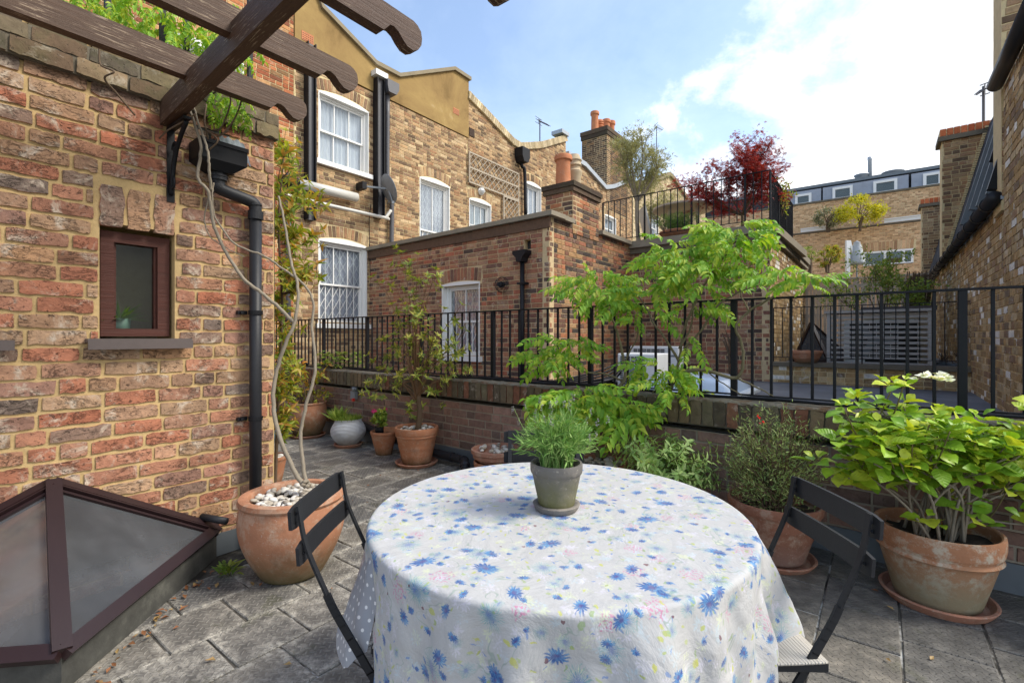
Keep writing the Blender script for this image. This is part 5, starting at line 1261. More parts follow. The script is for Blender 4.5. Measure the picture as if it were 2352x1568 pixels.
# stacks on the right
def rstack(name, label, a, wl, wr, z0, z1, n_obj, seed, mat='brick_yellow'):
    c = FR.world(a, -.02, 0)
    return stack(name, label, c.x, c.y, .0, 0, z0, z1, M[mat], M['mortar_yellow'], M['stone_dark'], n_obj, seed)
for a, z1, lab, sd, wd_ in ((aF, 5.0, 'tall yellow brick chimney stack with orange brick capping at the right', 81, 1.3), (-9.3, 5.0, 'further smaller looking yellow brick stack left of the tall one', 83, 1.3), (aN, 9.0, 'sheer brick party wall cut off by the right edge of the photo', 85, 1.6)):
    c = FR.world(a, 0, 0); pf = Frame((c.x, c.y), (.7917, -.611)); t = pf.root('brick_chimney' if sd != 85 else 'party_wall', lab, 'chimney' if sd != 85 else 'wall', None)
    o_ = .03; brickwork(t, pf, [(-o_, 2.5), (wd_, 2.5), (wd_, z1), (-o_, z1)], mat=M['brick_yellow'], mortar=M['mortar_yellow'], n_obj=150, seed=sd, thick=.42)
    if sd != 85:
        MB().box(-o_-.06, -.06, z1, wd_, .5, z1+.085).build('cap_course', M['stone_dark'], t); x = -o_-.03
        L_ = []
        while x < wd_: L_.append((x+.045, z1+.16, .085, .135, 0)); x += .098
        place_bricks(t, pf, L_, 'plain', M['brick_orange'], 30, 'cap_brick', off=-.03); MB().box(-o_-.03, -.02, z1+.087, wd_, .45, z1+.22).build('cap_mortar', M['mortar_yellow'], t)
# block behind the slates so that the sky does not show through
MB().box(aF2, .7, .3, aN, 5, 5.0).build('roof_core', M['stone'], rg); MB().box(aN+.45, .35, .3, aN+1.5, 5, 3.6).build('roof_core', M['stone'], rg)
# ---------------------------------------------------------------- far building
fb = FD.root('terraced_building', 'long stepped orange brick building with slate mansard and white windows in the distance', 'building')
t0 = FD.a(1815)-14; t1 = FD.a(2175)+3; ztop = 9.54
brickwork(fb, FD, [(t0, 0), (t1, 0), (t1, ztop), (t0, ztop)], mat=M['brick_far'], mortar=M['mortar_yellow'], n_obj=0, seed=91, thick=.3)
MB().box(t0, -.06, ztop, t1, .35, ztop+.10).build('parapet_coping', M['stone_dark'], fb)
MB().box(t0, .9, ztop-.3, t1, 6, ztop+1.15).build('mansard', M['slate'], fb); MB().box(t0, .75, ztop+1.152, t1, 6, ztop+1.32).build('mansard_edge', M['lead'], fb)
for px0, px1, h in ((1824, 1862, .85), (1911, 1958, .95), (2006, 2062, .95), (2122, 2166, .95)):
    a0, a1 = FD.a(px0), FD.a(px1); d = MB().box(a0-.5, .55, ztop, a1+.5, 1.0, ztop+1.0).build('lead_dormer', M['leadroof'], fb)
    m = MB(); y0, y1 = .45, .54; zb = ztop+.12; zt = zb+h*.8
    m.box(a0, y0, zb, a0+.14, y1, zt).box(a1-.14, y0, zb, a1, y1, zt).box(a0+.14, y0, zb, a1-.14, y1, zb+.12).box(a0+.14, y0, zt-.14, a1-.14, y1, zt); wn = m.build('window', M['white'], fb)
    MB().box(a0+.14, y1-.03, zb+.12, a1-.14, y1-.01, zt-.14).build('pane', M['pane_dark'], wn); MB().box(a0+.14, y1+.0, zb+.12, a1-.14, y1+.005, zt-.14).build('blind', M['blind'], wn)
for px, r_, h, nm in ((1998, .11, 1.5, 'flue'), (1978, .35, .5, 'roof_vent'), (2054, .5, .35, 'roof_vent')):
    a = FD.a(px); MB().lathe([(.001,0),(r_,0),(r_,h*.85),(r_*1.15,h*.87),(r_*1.15,h),(.001,h)], 14, (a, 2.0, ztop+1.32)).build(nm, M['lead_pale'], fb, True)
# lower tier in front
FD2 = Frame(tuple(FD.world(0, -1.5, 0))[:2], tuple(FD.d)); lo = FD2.root('terraced_building', 'lower tier of the stepped brick building with a wide white window', 'building')
l0 = FD2.a(1815)-14; l1 = FD2.a(2125); zl2 = (FD2.loc(1838, 545)[1]+FD2.loc(2117, 499)[1])/2
wl0, wl1 = FD2.a(1983), FD2.a(2098); wz1_ = FD2.loc(2040, 575)[1]; wz0_ = FD2.loc(2040, 607)[1]
ex = flat_arch(wl0, wl1, wz1_, .5, .16, 0, .1, .02)
brickwork(lo, FD2, [(l0, 0), (l1, 0), (l1, zl2), (l0, zl2)], [(wl0, wl1, wz0_, wz1_)], [(wl0-.1, wl1+.1, wz1_, wz1_+.52)], ex, mat=M['brick_far'], mortar=M['mortar_yellow'], n_obj=0, seed=93, thick=.3)
MB().box(l0, -.05, zl2, l1, .35, zl2+.07).build('coping', M['stone_dark'], lo); MB().box(l0, .3, 0, l1, 1.45, zl2-.1).build('core', M['stone'], lo)
m = MB(); fr = .10
for x in (wl0, wl0+(wl1-wl0)*.42, wl1-fr-.35, wl1-fr): m.box(x, -.03, wz0_, x+fr, .1, wz1_)
m.box(wl0, -.031, wz1_-fr, wl1, .1, wz1_+.0).box(wl0, -.031, wz0_, wl1, .1, wz0_+.06); wn = m.build('window', M['white'], lo)
MB().box(wl0, .04, wz0_, wl1, .05, wz1_).build('pane', M['pane_dark'], wn); MB().box(wl0+.1, .12, (wz0_+wz1_)/2, wl1-.1, .13, wz1_).build('blind', M['blind'], wn); MB().box(wl0, .2, wz0_, wl1, .22, wz1_).build('room_backing', M['room'], wn)
for (pa, pb, py) in ((1839, 1900, 532), (2031, 2117, 497)):
    a0, a1 = FD2.a(pa), FD2.a(pb); z = zl2+.10; m = MB().box(a0, .0, z, a1, .05, z+.22).box(a0, -.06, z+.17, a1, 0, z+.22).build('white_beam', M['white'], lo)
MB().box(l0, -6.0, 0, l1+1.2, -5.7, 4.0).build('garden_wall', M['brick_far'], lo)
def bushball(px, pyc, Y, rx, rz, mat, name, label, k=900, size=.12, cat='shrub', loose=.25):
    c = at(px, pyc, Y); o = thing(name, label, cat, c-Vector((0,0,rz))); pl = []
    cl_ = [Vector((rdir()*.75)) for _ in range(26)]
    for i in range(k):
        q = rnd.choice(cl_)+rdir()*rnd.random()*loose*1.6; pl.append((Vector((q.x*rx, q.y*rx, q.z*rz+rz)), rdir(), rdir(), size*rnd.uniform(.6,1.3)))
    place_leaves(o, [leaf_variant(1, .5, .2, .3, 2, q) for q in range(3)], pl, M[mat], 0, loc=c)
    bush(o, (0,0,-.2), [rdir(0, 1)*rx*.7+Vector((0,0,rz)) for _ in range(7)], .04, .01, M['stem_brown'], .1, one=True); return o
bushball(1975, 485, 25.6, 1.12, .85, 'l_yellow', 'yellow_shrub', 'bright yellow leafed shrub on the upper tier of the distant building', 2600, .15)
bushball(1901, 500, 27.0, .75, .62, 'l_grey', 'grey_shrub', 'grey green rounded shrub left of the bright yellow one', 1800, .13)
bushball(1901, 588, 20.5, .62, .52, 'l_yel', 'clipped_shrub', 'clipped ochre green round shrub below the distant building', 2600, .09, loose=.15)
bushball(1858, 590, 19.5, .35, .5, 'l_green', 'green_shrub', 'loose green shrub behind the corner of the terrace block', 500, .08)
c = at(1968, 607, 21); ps_ = thing('closed_parasol', 'closed pale grey parasol in front of the wide white window', 'parasol', c)
MB().lathe([(.001,0),(.34,0),(.32,.1),(.20,.75),(.12,.92),(.14,.95),(.03,1.02),(.001,1.03)], 16, wob=.08).build('canopy', simple('grey_canvas', (.42,.44,.45), .9), ps_, True); MB().tube([(0,0,-1.2),(0,0,.02)], .03, 8).build('pole', M['greybox'], ps_)
c = at(1948, 610, 21); m = MB().box(-.10,-.05,-.6,.06,.05,1.1).bar((.06,0,1.1),(.30,0,.2),.06,.08); o = m.build('white_post', M['white']); o.location = c; tag(o, 'white post with a raking strut beside the closed parasol', 'post')
# ---------------------------------------------------------------- upper terrace behind the left wall
ur = FL.root('upper_railing', 'black uprights on top of the left wall behind the pergola leaves', 'railing')
for px in (98, 247, 373, 428, 574): 
    a = FL.a(px)*.0+ (lambda u: (u*(FL.o.y+FL.into.y*.35)-(FL.o.x+FL.into.x*.35))/(FL.d.x-u*FL.d.y))((px-1176)/1100); MB().box(a-.014, .335, 2.5, a+.014, .365, 4.3).build('upright', M['black'], ur)
MB().box(-3.4, .33, 4.3, .25, .37, 4.34).build('top_rail', M['black'], ur)
MB().box(-3.4, .28, 0, .26, 2.5, 2.45).build('building_core', M['stone'], w)
# ================================================================ FOREGROUND
# ---------------------------------------------------------------- pergola
def rafter_mesh(L, w, h):
    pr = [(-L, 0)]; pr += [(-.205, 0), (-.175, .036), (-.155, .040), (-.13, .030), (-.108, .008), (-.082, -.010), (-.05, -.012), (-.022, .004), (-.004, .032), (0, .062), (-.006, .092), (-.026, h-.008), (-.05, h), (-L, h)]
    m = MB(); m.prism(pr, -w/2, w/2); return m
lab = ['weathered brown pergola rafter nearest the brick wall', 'brown pergola rafter second from the brick wall', 'dark brown pergola rafter third from the wall, its scrolled end against the sky', 'pergola rafter furthest from the wall, only its scrolled tip showing at the top edge']
for i, (d, a) in enumerate(((.404, .28), (.925, .267), (1.446, .238), (1.956, .239))):
    o = rafter_mesh(4.6, .055, .118).build('pergola_rafter', M['beam2'] if i < 2 else M['beam'], None); o.location = FL.world(a, -d, 2.545); o.rotation_euler = (0, 0, FL.rz); tag(o, lab[i], 'pergola beam', 'scroll ended pergola rafters')
o = MB().bbox(0, -.030, 0, 3.4, .030, .132, .003).build('pergola_beam', M['beam2']); p = FL.world(-.29, 0, 2.43); o.location = p; o.rotation_euler = (0, R(-2), math.atan2(-.6299, .7767)); tag(o, 'brown pergola cross beam running out from the bracket on the brick wall', 'pergola beam')
# bracket
br_ = FL.root('iron_bracket', 'black scrolled iron bracket under the end of the pergola beam', 'bracket'); a = -.27
MB().box(a-.018, -.012, 2.02, a+.018, .0, 2.425).build('wall_plate', M['black'], br_); MB().box(a-.018, -.25, 2.412, a+.018, -.012, 2.426).build('top_plate', M['black'], br_)
m = MB(); m.tube(smoothpath([(a,-.015,2.06),(a,-.035,2.13),(a,-.05,2.2),(a,-.09,2.28),(a,-.16,2.35),(a,-.24,2.40)], 5), .011, 6)
m.tube([(a, -.05+.035*math.cos(t)*(1-t/9)-.02, 2.30+.04*math.sin(t)*(1-t/9)) for t in np.linspace(0, 7, 24)], .007, 5).tube([(a, -.045+.018*math.cos(t), 2.12+.03*math.sin(t)) for t in np.linspace(0, 6, 16)], .006, 5); m.build('scroll', M['black'], br_, True)
# hopper on the left wall
def locb(frame, px, b):
    ox, oy = frame.o.x+frame.into.x*b, frame.o.y+frame.into.y*b; u = (px-1176)/1100; return (u*oy-ox)/(frame.d.x-u*frame.d.y)
ha0, ha1 = locb(FL, 459, -.16), locb(FL, 567, -.16); hz1 = 2.375
hp = FL.root('rain_hopper', 'black plastic rain hopper on the brick wall under the pergola', 'rain hopper')
m = MB(); zt, zb = hz1, hz1-.105; t = .006
m.box(ha0, -.166, zb, ha1, -.16, zt).box(ha0, -.16, zb, ha0+t, -.004, zt).box(ha1-t, -.16, zb, ha1, -.004, zt).box(ha0, -.16, zb, ha1, -.004, zb+t).box(ha0-.006, -.172, zt-.022, ha1+.006, -.166, zt)
am = (ha0+ha1)/2; pa = locb(FL, 503, -.08)
V = [(ha0, -.166, zb), (ha1, -.166, zb), (ha1, -.004, zb), (ha0, -.004, zb), (pa-.05, -.13, zb-.05), (pa+.05, -.13, zb-.05), (pa+.05, -.02, zb-.05), (pa-.05, -.02, zb-.05)]
m.add(V, [(4,7,6,5),(0,4,5,1),(1,5,6,2),(2,6,7,3),(3,7,4,0)]); m.build('hopper', M['black'], hp)
MB().box(ha0+.03, .0, zt-.02, ha1-.03, .005, zt+.13).build('outlet_hole', M['room'], hp)
fo = MB(); n_ = 14
for i in range(n_+1):
    for j in range(7): fo.v.append((ha1-.10+.012*i*.8, -.02-.02*j+.006*math.sin(i*2+j), zt+.09-.028*j+.008*math.sin(i*1.3+j*2)))
for i in range(n_):
    for j in range(6): fo.f.append((i*7+j, (i+1)*7+j, (i+1)*7+j+1, i*7+j+1))
fo.build('lead_liner', M['lead'], hp, True)
dp_ = FL.root('rain_pipe', 'black plastic rain pipe with a double bend running down the brick wall', 'pipe'); pr = .034; pv = locb(FL, 587, -.07)
zs_ = zb-.05
MB().tube([(pa, -.075, zs_+.01), (pa, -.075, zs_-.04)], .044, 18).tube([(pa, -.075, zs_-.012), (pa, -.075, zs_-.02)], .048, 18).build('collar', M['blackpipe'], dp_, 'auto')
ze = FL.loc(587, 485)[1]
path = smoothpath([(pa, -.075, zs_-.02), (pa, -.075, zs_-.06), (pa+.012, -.075, zs_-.085), (pv-.03, -.07, ze+.035), (pv-.004, -.07, ze+.01), (pv, -.07, ze-.03)], 6)
MB().tube(path, pr+.001, 18).build('offset_bend', M['blackpipe'], dp_, True)
for q in (.34, .74):
    p0, d0 = along(path, q); MB().tube([p0-d0*.006, p0+d0*.006], pr+.007, 18).build('joint_ring', M['blackpipe'], dp_)
MB().tube([(pv, -.07, ze-.02), (pv, -.07, ze-.07)], pr+.009, 18).build('socket', M['blackpipe'], dp_); MB().tube([(pv, -.07, ze-.05), (pv, -.07, .0)], pr, 20).build('straight_pipe', M['blackpipe'], dp_, True)
for z in (FL.loc(580, 719)[1], FL.loc(580, 957)[1]):
    MB().tube([(pv, -.07, z-.012), (pv, -.07, z+.012)], pr+.006, 18).box(pv-.085, -.03, z-.011, pv-.03, -.004, z+.011).tube([(pv-.065, -.045, z), (pv-.065, -.0, z)], .010, 8).build('pipe_clip', M['black'], dp_)
o = MB().tube([FL.world(.0-.12, -.01, .255), FL.world(-.04, -.14, .235)], .020, 12).build('overflow_pipe', M['blackpipe'], None, True); tag(o, 'short dark overflow pipe sticking out low on the brick wall beside the rooflight', 'pipe')
# ---------------------------------------------------------------- glass rooflight lower left
A_ = FL.world(-.743, -.02, .60); R0 = FL.world(-.05, -.03, .170); F0 = FL.world(-.832, -.758, .145); L0 = FL.world(-1.62, -.03, .170)
ob = thing('rooflight', 'dark maroon framed glass half pyramid rooflight against the brick wall', 'rooflight', (F0.x, F0.y, 0)); O_ = Vector((F0.x, F0.y, 0))
A_, R0, F0, L0 = [v-O_ for v in (A_, R0, F0, L0)]
for nm, a, b, w_, d_ in (('hip_bar', A_, F0, .056, .03), ('top_rail', A_+Vector((0,0,-.0)), R0, .04, .03), ('top_rail', A_, L0, .04, .03), ('bottom_rail', F0, R0, .054, .035), ('bottom_rail', F0, L0, .054, .035)):
    d = (b-a).normalized(); nrm = {'hip_bar': (A_+F0)/2-(R0+L0)/2}.get(nm)
    if nm == 'hip_bar': up = (R0-A_).cross(F0-A_).normalized()*-1+(L0-A_).cross(F0-A_).normalized(); 
    else: t_ = R0 if (a-R0).length < 1e-6 or (b-R0).length < 1e-6 else L0; up = (t_-A_).cross(F0-A_)
    if up.z < 0: up = -up
    MB().bar(a+up.normalized()*.006*(1 if nm != 'hip_bar' else 2), b+up.normalized()*.006*(1 if nm != 'hip_bar' else 2), w_, d_, tuple(up)).build(nm, M['upvc'], ob)
    if nm == 'top_rail':
        c = (F0-a).normalized(); off = (c-d*c.dot(d)).normalized()*.035; MB().bar(a+off+up.normalized()*.012, b+off*1.0+up.normalized()*.012, .008, .03, tuple(up)).bar(a+off*1.5+up.normalized()*.004, b+off*1.5+up.normalized()*.004, .014, .02, tuple(up)).build('glazing_bead', M['upvc'], ob)
MB().add([A_+FL.into.to_3d()*-.03, R0+FL.into.to_3d()*-.03, L0+FL.into.to_3d()*-.03], [(0,1,2)]).build('inner_back', simple('maroon_lining', (.055,.035,.035), .6, 0, .2, 4), ob)
for T in (R0, L0): MB().add([A_, F0, T], [(0,1,2)]).build('pane', M['skyglass'], ob)
def kerbm(): 
    t = NT('grimy_lead_kerb'); n = t.noise(t.geo(), 6, 7, .7); return t.bsdf(t.ramp(n, [(.3, (.03,.03,.027)), (.55, (.065,.065,.058)), (.75, (.14,.14,.12))]), .8, 0, t.bump(n, .5, .01))
kb = MB(); e_ = .0
for a, b in ((F0, R0), (F0, L0)):
    d = (b-a).normalized(); kb.add([Vector((a.x,a.y,0)), Vector((b.x,b.y,0)), Vector((b.x,b.y,b.z-.014)), Vector((a.x,a.y,a.z-.014))], [(0,1,2,3)])
kb.build('lead_kerb', kerbm(), ob)
MB().add([F0*1-Vector((0,0,.15)), R0-Vector((0,0,.15)), L0-Vector((0,0,.15))], [(0,1,2)]).build('shaft_floor', simple('shaft_lining', (.10,.075,.07), .8, 0, .3, 3), ob)
# ---------------------------------------------------------------- table, cloths
TC = Vector((.147, 1.585, 0)); TR = .595; TZ = .712
tb_ = thing('round_table', 'round folding garden table hidden under the flowered cloth', 'table', TC)
MB().lathe([(.001, TZ-.02), (TR-.035, TZ-.02), (TR-.035, TZ-.006), (.001, TZ-.005)], 64).build('table_top', M['chairpaint'], tb_)
for sx in (-1, 1):
    for sy in (-1, 1): MB().bar((sx*.32, sy*.36, 0), (sx*.24, -sy*.20, TZ-.02), .028, .012).build('leg', M['chairpaint'], tb_)
def interp(tab, x):
    x %= 360; t2 = tab+[(tab[0][0]+360, tab[0][1])]
    if x < t2[0][0]: x += 360
    for (a, p), (b, q) in zip(t2, t2[1:]):
        if a <= x <= b: s = (x-a)/(b-a); s = s*s*(3-2*s); return p+(q-p)*s
    return tab[0][1]
DROP = [(0, .30), (30, .36), (60, .33), (90, .28), (120, .34), (150, .24), (178, .12), (194, .13), (204, .26), (214, .50), (240, .62), (270, .60), (300, .56), (322, .40), (338, .30), (350, .27)]
FLARE = [(0, .05), (60, .03), (120, .03), (180, .015), (196, .005), (210, -.012), (232, -.008), (270, .035), (300, .035), (325, .03), (341, .10), (352, .07)]
def cloth(name, mat, drop, flare, z, R_, lift, folds, seed, label, amp=1.0, nth=360, rings=26, hem=True):
    rr = random.Random(seed); ph = [rr.uniform(0, 6.28) for _ in range(6)]; m = MB(); uv = []
    m.v.append((0, 0, z)); uv.append((0, 0)); flat = [R_*k/14 for k in range(1, 14)]+[R_*.97, R_*.99]
    prof = [('f', r) for r in flat]+[('c', k/5) for k in range(1, 6)]+[('d', (k/rings)) for k in range(1, rings+1)]
    er = .014
    for kind, t in prof:
        for i in range(nth):
            th = 2*math.pi*i/nth; deg = math.degrees(th); D = interp(drop, deg); Fl = interp(flare, deg)
            wv = sum(w_*math.sin(n_*th+p_) for w_, n_, p_ in zip((.5, .45, .35, .3), folds, ph)); wv = math.copysign(abs(wv)**.85, wv)
            if kind == 'f':
                rho = t; zz = z+.0008*math.sin(th*3+t*15)+.0012*mnoise.noise(Vector((t*math.cos(th)*4, t*math.sin(th)*4, seed))); s = t
            elif kind == 'c':
                rho = R_*.99+er*math.sin(t*math.pi/2)*1.0; zz = z-er*(1-math.cos(t*math.pi/2)); s = R_*.99+er*1.4*t
            else:
                q = t*D; ramp_ = min(1, q/.26)**.85; rho = R_*.99+er+Fl*(q/.3 if q < .3 else 1+(q-.3)*.8)+ramp_*(.058 if 245 < deg < 335 else (.024 if 190 < deg <= 245 else .034))*amp*wv+ .014*mnoise.noise(Vector((th*6+q*5, q*6, seed)))*min(1, q/.08)+.006*mnoise.noise(Vector((th*17-q*9, q*16, seed+3)))*min(1, q/.08)
                zz = z-er-q*(1-.03*ramp_)+lift; s = R_*.99+er*1.4+q
            m.v.append((rho*math.cos(th), rho*math.sin(th), zz)); uv.append((s*math.cos(th), s*math.sin(th)))
    for i in range(nth): m.f.append((0, 1+i, 1+(i+1)%nth))
    for j in range(len(prof)-1):
        for i in range(nth): k = (i+1)%nth; m.f.append((1+j*nth+i, 1+(j+1)*nth+i, 1+(j+1)*nth+k, 1+j*nth+k))
    me = m.mesh(name, mat, True); ul = me.uv_layers.new(name='cloth'); idx = np.zeros(len(me.loops), dtype=np.int32); me.loops.foreach_get('vertex_index', idx)
    ul.data.foreach_set('uv', np.array(uv, dtype=np.float32)[idx].ravel()); o = link(name, me); o.location = TC; return tag(o, label, 'tablecloth')
def print_mat():
    t = NT('blue_flowered_linen'); tc = t.N('ShaderNodeTexCoord'); UV = tc.outputs['UV']
    rot = t.N('ShaderNodeVectorRotate'); rot.inputs['Angle'].default_value = R(12); t.L(UV, rot.inputs['Vector']); U0 = rot.outputs[0]
    warp = t.N('ShaderNodeTexNoise'); warp.inputs['Scale'].default_value = 75; warp.inputs['Detail'].default_value = 5; t.L(U0, warp.inputs['Vector'])
    U = t.vm('ADD', U0, t.vm('SCALE', t.vm('SUBTRACT', warp.outputs['Color'], (.5,.5,.5)), None, .016))
    def layer(scale, off, rad, petals, jag, prob, dens=1.0, rnd_=.85, elong=1.0):
        v = t.N('ShaderNodeTexVoronoi'); v.voronoi_dimensions = '2D'; v.inputs['Scale'].default_value = scale; v.inputs['Randomness'].default_value = rnd_
        p = t.vm('ADD', U, (off, off*1.7, 0)); t.L(p, v.inputs['Vector'])
        loc = t.vm('SUBTRACT', p, v.outputs['Position']); sp = t.N('ShaderNodeSeparateXYZ'); t.L(loc, sp.inputs[0]); cs = t.N('ShaderNodeSeparateColor'); t.L(v.outputs['Color'], cs.inputs[0])
        a0 = t.m('MULTIPLY', cs.outputs[0], 6.283); ca, sa = t.m('COSINE', a0), t.m('SINE', a0)
        x = t.m('ADD', t.m('MULTIPLY', sp.outputs[0], ca), t.m('MULTIPLY', sp.outputs[1], sa)); y = t.m('MULTIPLY', t.m('SUBTRACT', t.m('MULTIPLY', sp.outputs[1], ca), t.m('MULTIPLY', sp.outputs[0], sa)), elong)
        r = t.m('SQRT', t.m('ADD', t.m('MULTIPLY', x, x), t.m('MULTIPLY', y, y))); an = t.m('ARCTAN2', y, x)
        sz = t.m('MULTIPLY', t.m('ADD', t.m('MULTIPLY', cs.outputs[1], .5), .65), rad); rn = t.m('DIVIDE', r, sz)
        edge = t.m('ADD', 1-jag, t.m('MULTIPLY', t.m('ABSOLUTE', t.m('SINE', t.m('ADD', t.m('MULTIPLY', an, petals/2), t.m('MULTIPLY', cs.outputs[2], 5)))), jag))
        edge = t.m('MULTIPLY', edge, t.m('ADD', .75, t.m('MULTIPLY', t.noise(U, 60, 2), .5)))
        msk = t.m('MULTIPLY', t.m('SUBTRACT', 1, t.step(t.m('SUBTRACT', rn, edge), -.22, .12)), t.m('LESS_THAN', t.m('FRACT', t.m('MULTIPLY', cs.outputs[2], 7.3)), prob))
        return msk, rn, an, cs
    base = t.mix(t.noise(U0, 260, 2), (.42,.419,.416), (.50,.498,.494)); c = base
    blot = t.noise(U, 38, 5, .75)
    # faint green and grey sprigs
    for sc, off, col, pr_ in ((15, .33, (.46,.55,.60), .55), (21, 1.9, (.60,.58,.66), .45), (17, 4.1, (.58,.62,.42), .5)):
        k, rn, an, cs = layer(sc, off, .024, 9, .75, pr_, elong=1.3); c = t.mix(t.m('MULTIPLY', t.m('MULTIPLY', k, t.step(blot, .42, .6)), .7), c, col)
    # stems
    ln = t.m('ABSOLUTE', t.m('SUBTRACT', t.noise(U0, 9, 2, .5, .6), .5)); c = t.mix(t.m('MULTIPLY', t.m('MULTIPLY', t.m('SUBTRACT', 1, t.step(ln, .003, .010)), t.step(t.noise(U0, 12, 2), .48, .56)), .8), c, (.30,.36,.32))
    # lime leaves
    for sc, off, el, rd in ((11, 7.7, 2.4, .012), (15, 2.2, 2.6, .010), (19, 5.1, 2.0, .008), (9, 15.5, 1.35, .011)):
        k, rn, an, cs = layer(sc, off, rd, 2, .25, .42, elong=el); c = t.mix(t.m('MULTIPLY', t.m('MULTIPLY', k, .85), t.step(blot, .25, .5)), c, t.ramp(cs.outputs[0], [(0, (.36,.42,.12)), (.4, (.50,.50,.12)), (.75, (.26,.36,.20)), (1, (.44,.48,.24))]))
    # small blue slivers
    for sc, off, el in ((14, 31.7, 2.6), (20, 37.1, 2.8)):
        k, rn, an, cs = layer(sc, off, .008, 2, .3, .4, elong=el); c = t.mix(t.m('MULTIPLY', k, .7), c, (.14,.24,.48))
    # pink specks
    k, rn, an, cs = layer(7, 3.3, .032, 7, .3, .42); c = t.mix(t.m('MULTIPLY', t.m('MULTIPLY', k, t.step(t.noise(U0, 170, 1), .52, .58)), .8), c, (.52,.22,.34))
    # spiky green blue flowers
    for sc, off, rd in ((5.0, 6.4, .042), (6.4, 26.4, .030), (9, 46.1, .020)):
        k, rn, an, cs = layer(sc, off, rd, 30, .85, .62); rays = t.step(t.m('SINE', t.m('ADD', t.m('MULTIPLY', an, 23), t.m('MULTIPLY', t.noise(U0, 40, 2), 9))), -.5, .8)
        c = t.mix(t.m('MULTIPLY', t.m('MULTIPLY', k, t.m('ADD', .35, t.m('MULTIPLY', rays, .65))), t.ramp(rn, [(0, (.95,)*3), (1, (.40,)*3)])), c, t.mix(t.step(rn, .05, .7), (.04,.12,.36), (.14,.36,.36)))
    # blue cornflowers: ragged petals, streaked from the middle
    for sc, off, rd, pr_ in ((5.2, .0, .036, .72), (6.4, 9.2, .029, .6), (8.8, 12.7, .019, .55), (11, 17.7, .014, .5)):
        k, rn, an, cs = layer(sc, off, rd, 13, .42, pr_, elong=1.5)
        st = t.m('SINE', t.m('ADD', t.m('MULTIPLY', an, 19), t.m('MULTIPLY', t.noise(U0, 55, 2), 14))); side = t.m('SINE', t.m('ADD', an, t.m('MULTIPLY', cs.outputs[1], 6.3)))
        pet = t.ramp(t.m('ADD', t.m('MULTIPLY', t.noise(U, 70, 3), .7), t.m('ADD', t.m('MULTIPLY', st, .12), t.m('MULTIPLY', side, .10))), [(.2, (.035,.085,.27)), (.4, (.06,.19,.43)), (.58, (.12,.32,.53)), (.8, (.32,.47,.56))])
        pet = t.mix(t.m('MULTIPLY', t.m('SUBTRACT', 1, t.step(rn, .08, .40)), .85), pet, (.08,.06,.22))
        c = t.mix(t.m('MULTIPLY', k, t.m('ADD', .72, t.m('MULTIPLY', t.step(blot, .35, .6), .25))), c, pet)
    k, rn, an, cs = layer(9, 21.3, .006, 3, .2, .18); c = t.mix(t.m('MULTIPLY', k, .8), c, (.16,.06,.07))
    wv = t.N('ShaderNodeTexWave'); wv.inputs['Scale'].default_value = 240; t.L(U0, wv.inputs['Vector'])
    b = t.bump(t.m('ADD', t.noise(U0, 500, 2), wv.outputs['Fac']), .12, .001); b = t.bump(t.noise(U0, 7, 5, .6, .8), .38, .03, b); b = t.bump(t.m('ABSOLUTE', t.m('SUBTRACT', t.noise(U0, 4, 3, .5, .5), .5)), .35, .03, b)
    t.bsdf(c, .85, 0, b, .2, Sheen_Weight=.1); 
    return t.mat
def dots_mat():
    t = NT('grey_dotted_oilcloth'); tc = t.N('ShaderNodeTexCoord'); v = t.vm('SCALE', tc.outputs['UV'], None, 30.0); sp = t.N('ShaderNodeSeparateXYZ'); t.L(v, sp.inputs[0])
    row = t.m('FLOOR', sp.outputs[1]); x = t.m('SUBTRACT', t.m('FRACT', t.m('ADD', sp.outputs[0], t.m('MULTIPLY', row, .5))), .5); y = t.m('SUBTRACT', t.m('FRACT', sp.outputs[1]), .5)
    r = t.m('SQRT', t.m('ADD', t.m('MULTIPLY', x, x), t.m('MULTIPLY', y, y))); return t.bsdf(t.mix(t.step(r, .17, .14), (.34,.36,.40), (.85,.85,.85)), .35, 0, t.bump(t.noise(tc.outputs['UV'], 6, 3), .3, .02), .4)
D2 = [(0, .10), (90, .10), (150, .15), (176, .30), (202, .35), (207, .28), (212, .03), (270, .05), (330, .08)]; F2 = [(0, .0), (150, .0), (178, .08), (191, .105), (202, .080), (208, .02), (213, -.03), (300, .0)]
cloth('under_cloth', dots_mat(), D2, F2, TZ-.003, TR-.022, 0, (5, 9, 13, 17), 4, 'grey oilcloth with white dots hanging out below the flowered cloth', amp=.35, nth=200, rings=16)
fc = cloth('tablecloth', print_mat(), DROP, FLARE, TZ+.002, TR, 0, (6, 11, 17, 25), 11, 'white linen tablecloth with blue and lime flowers on the round table', amp=1.0)
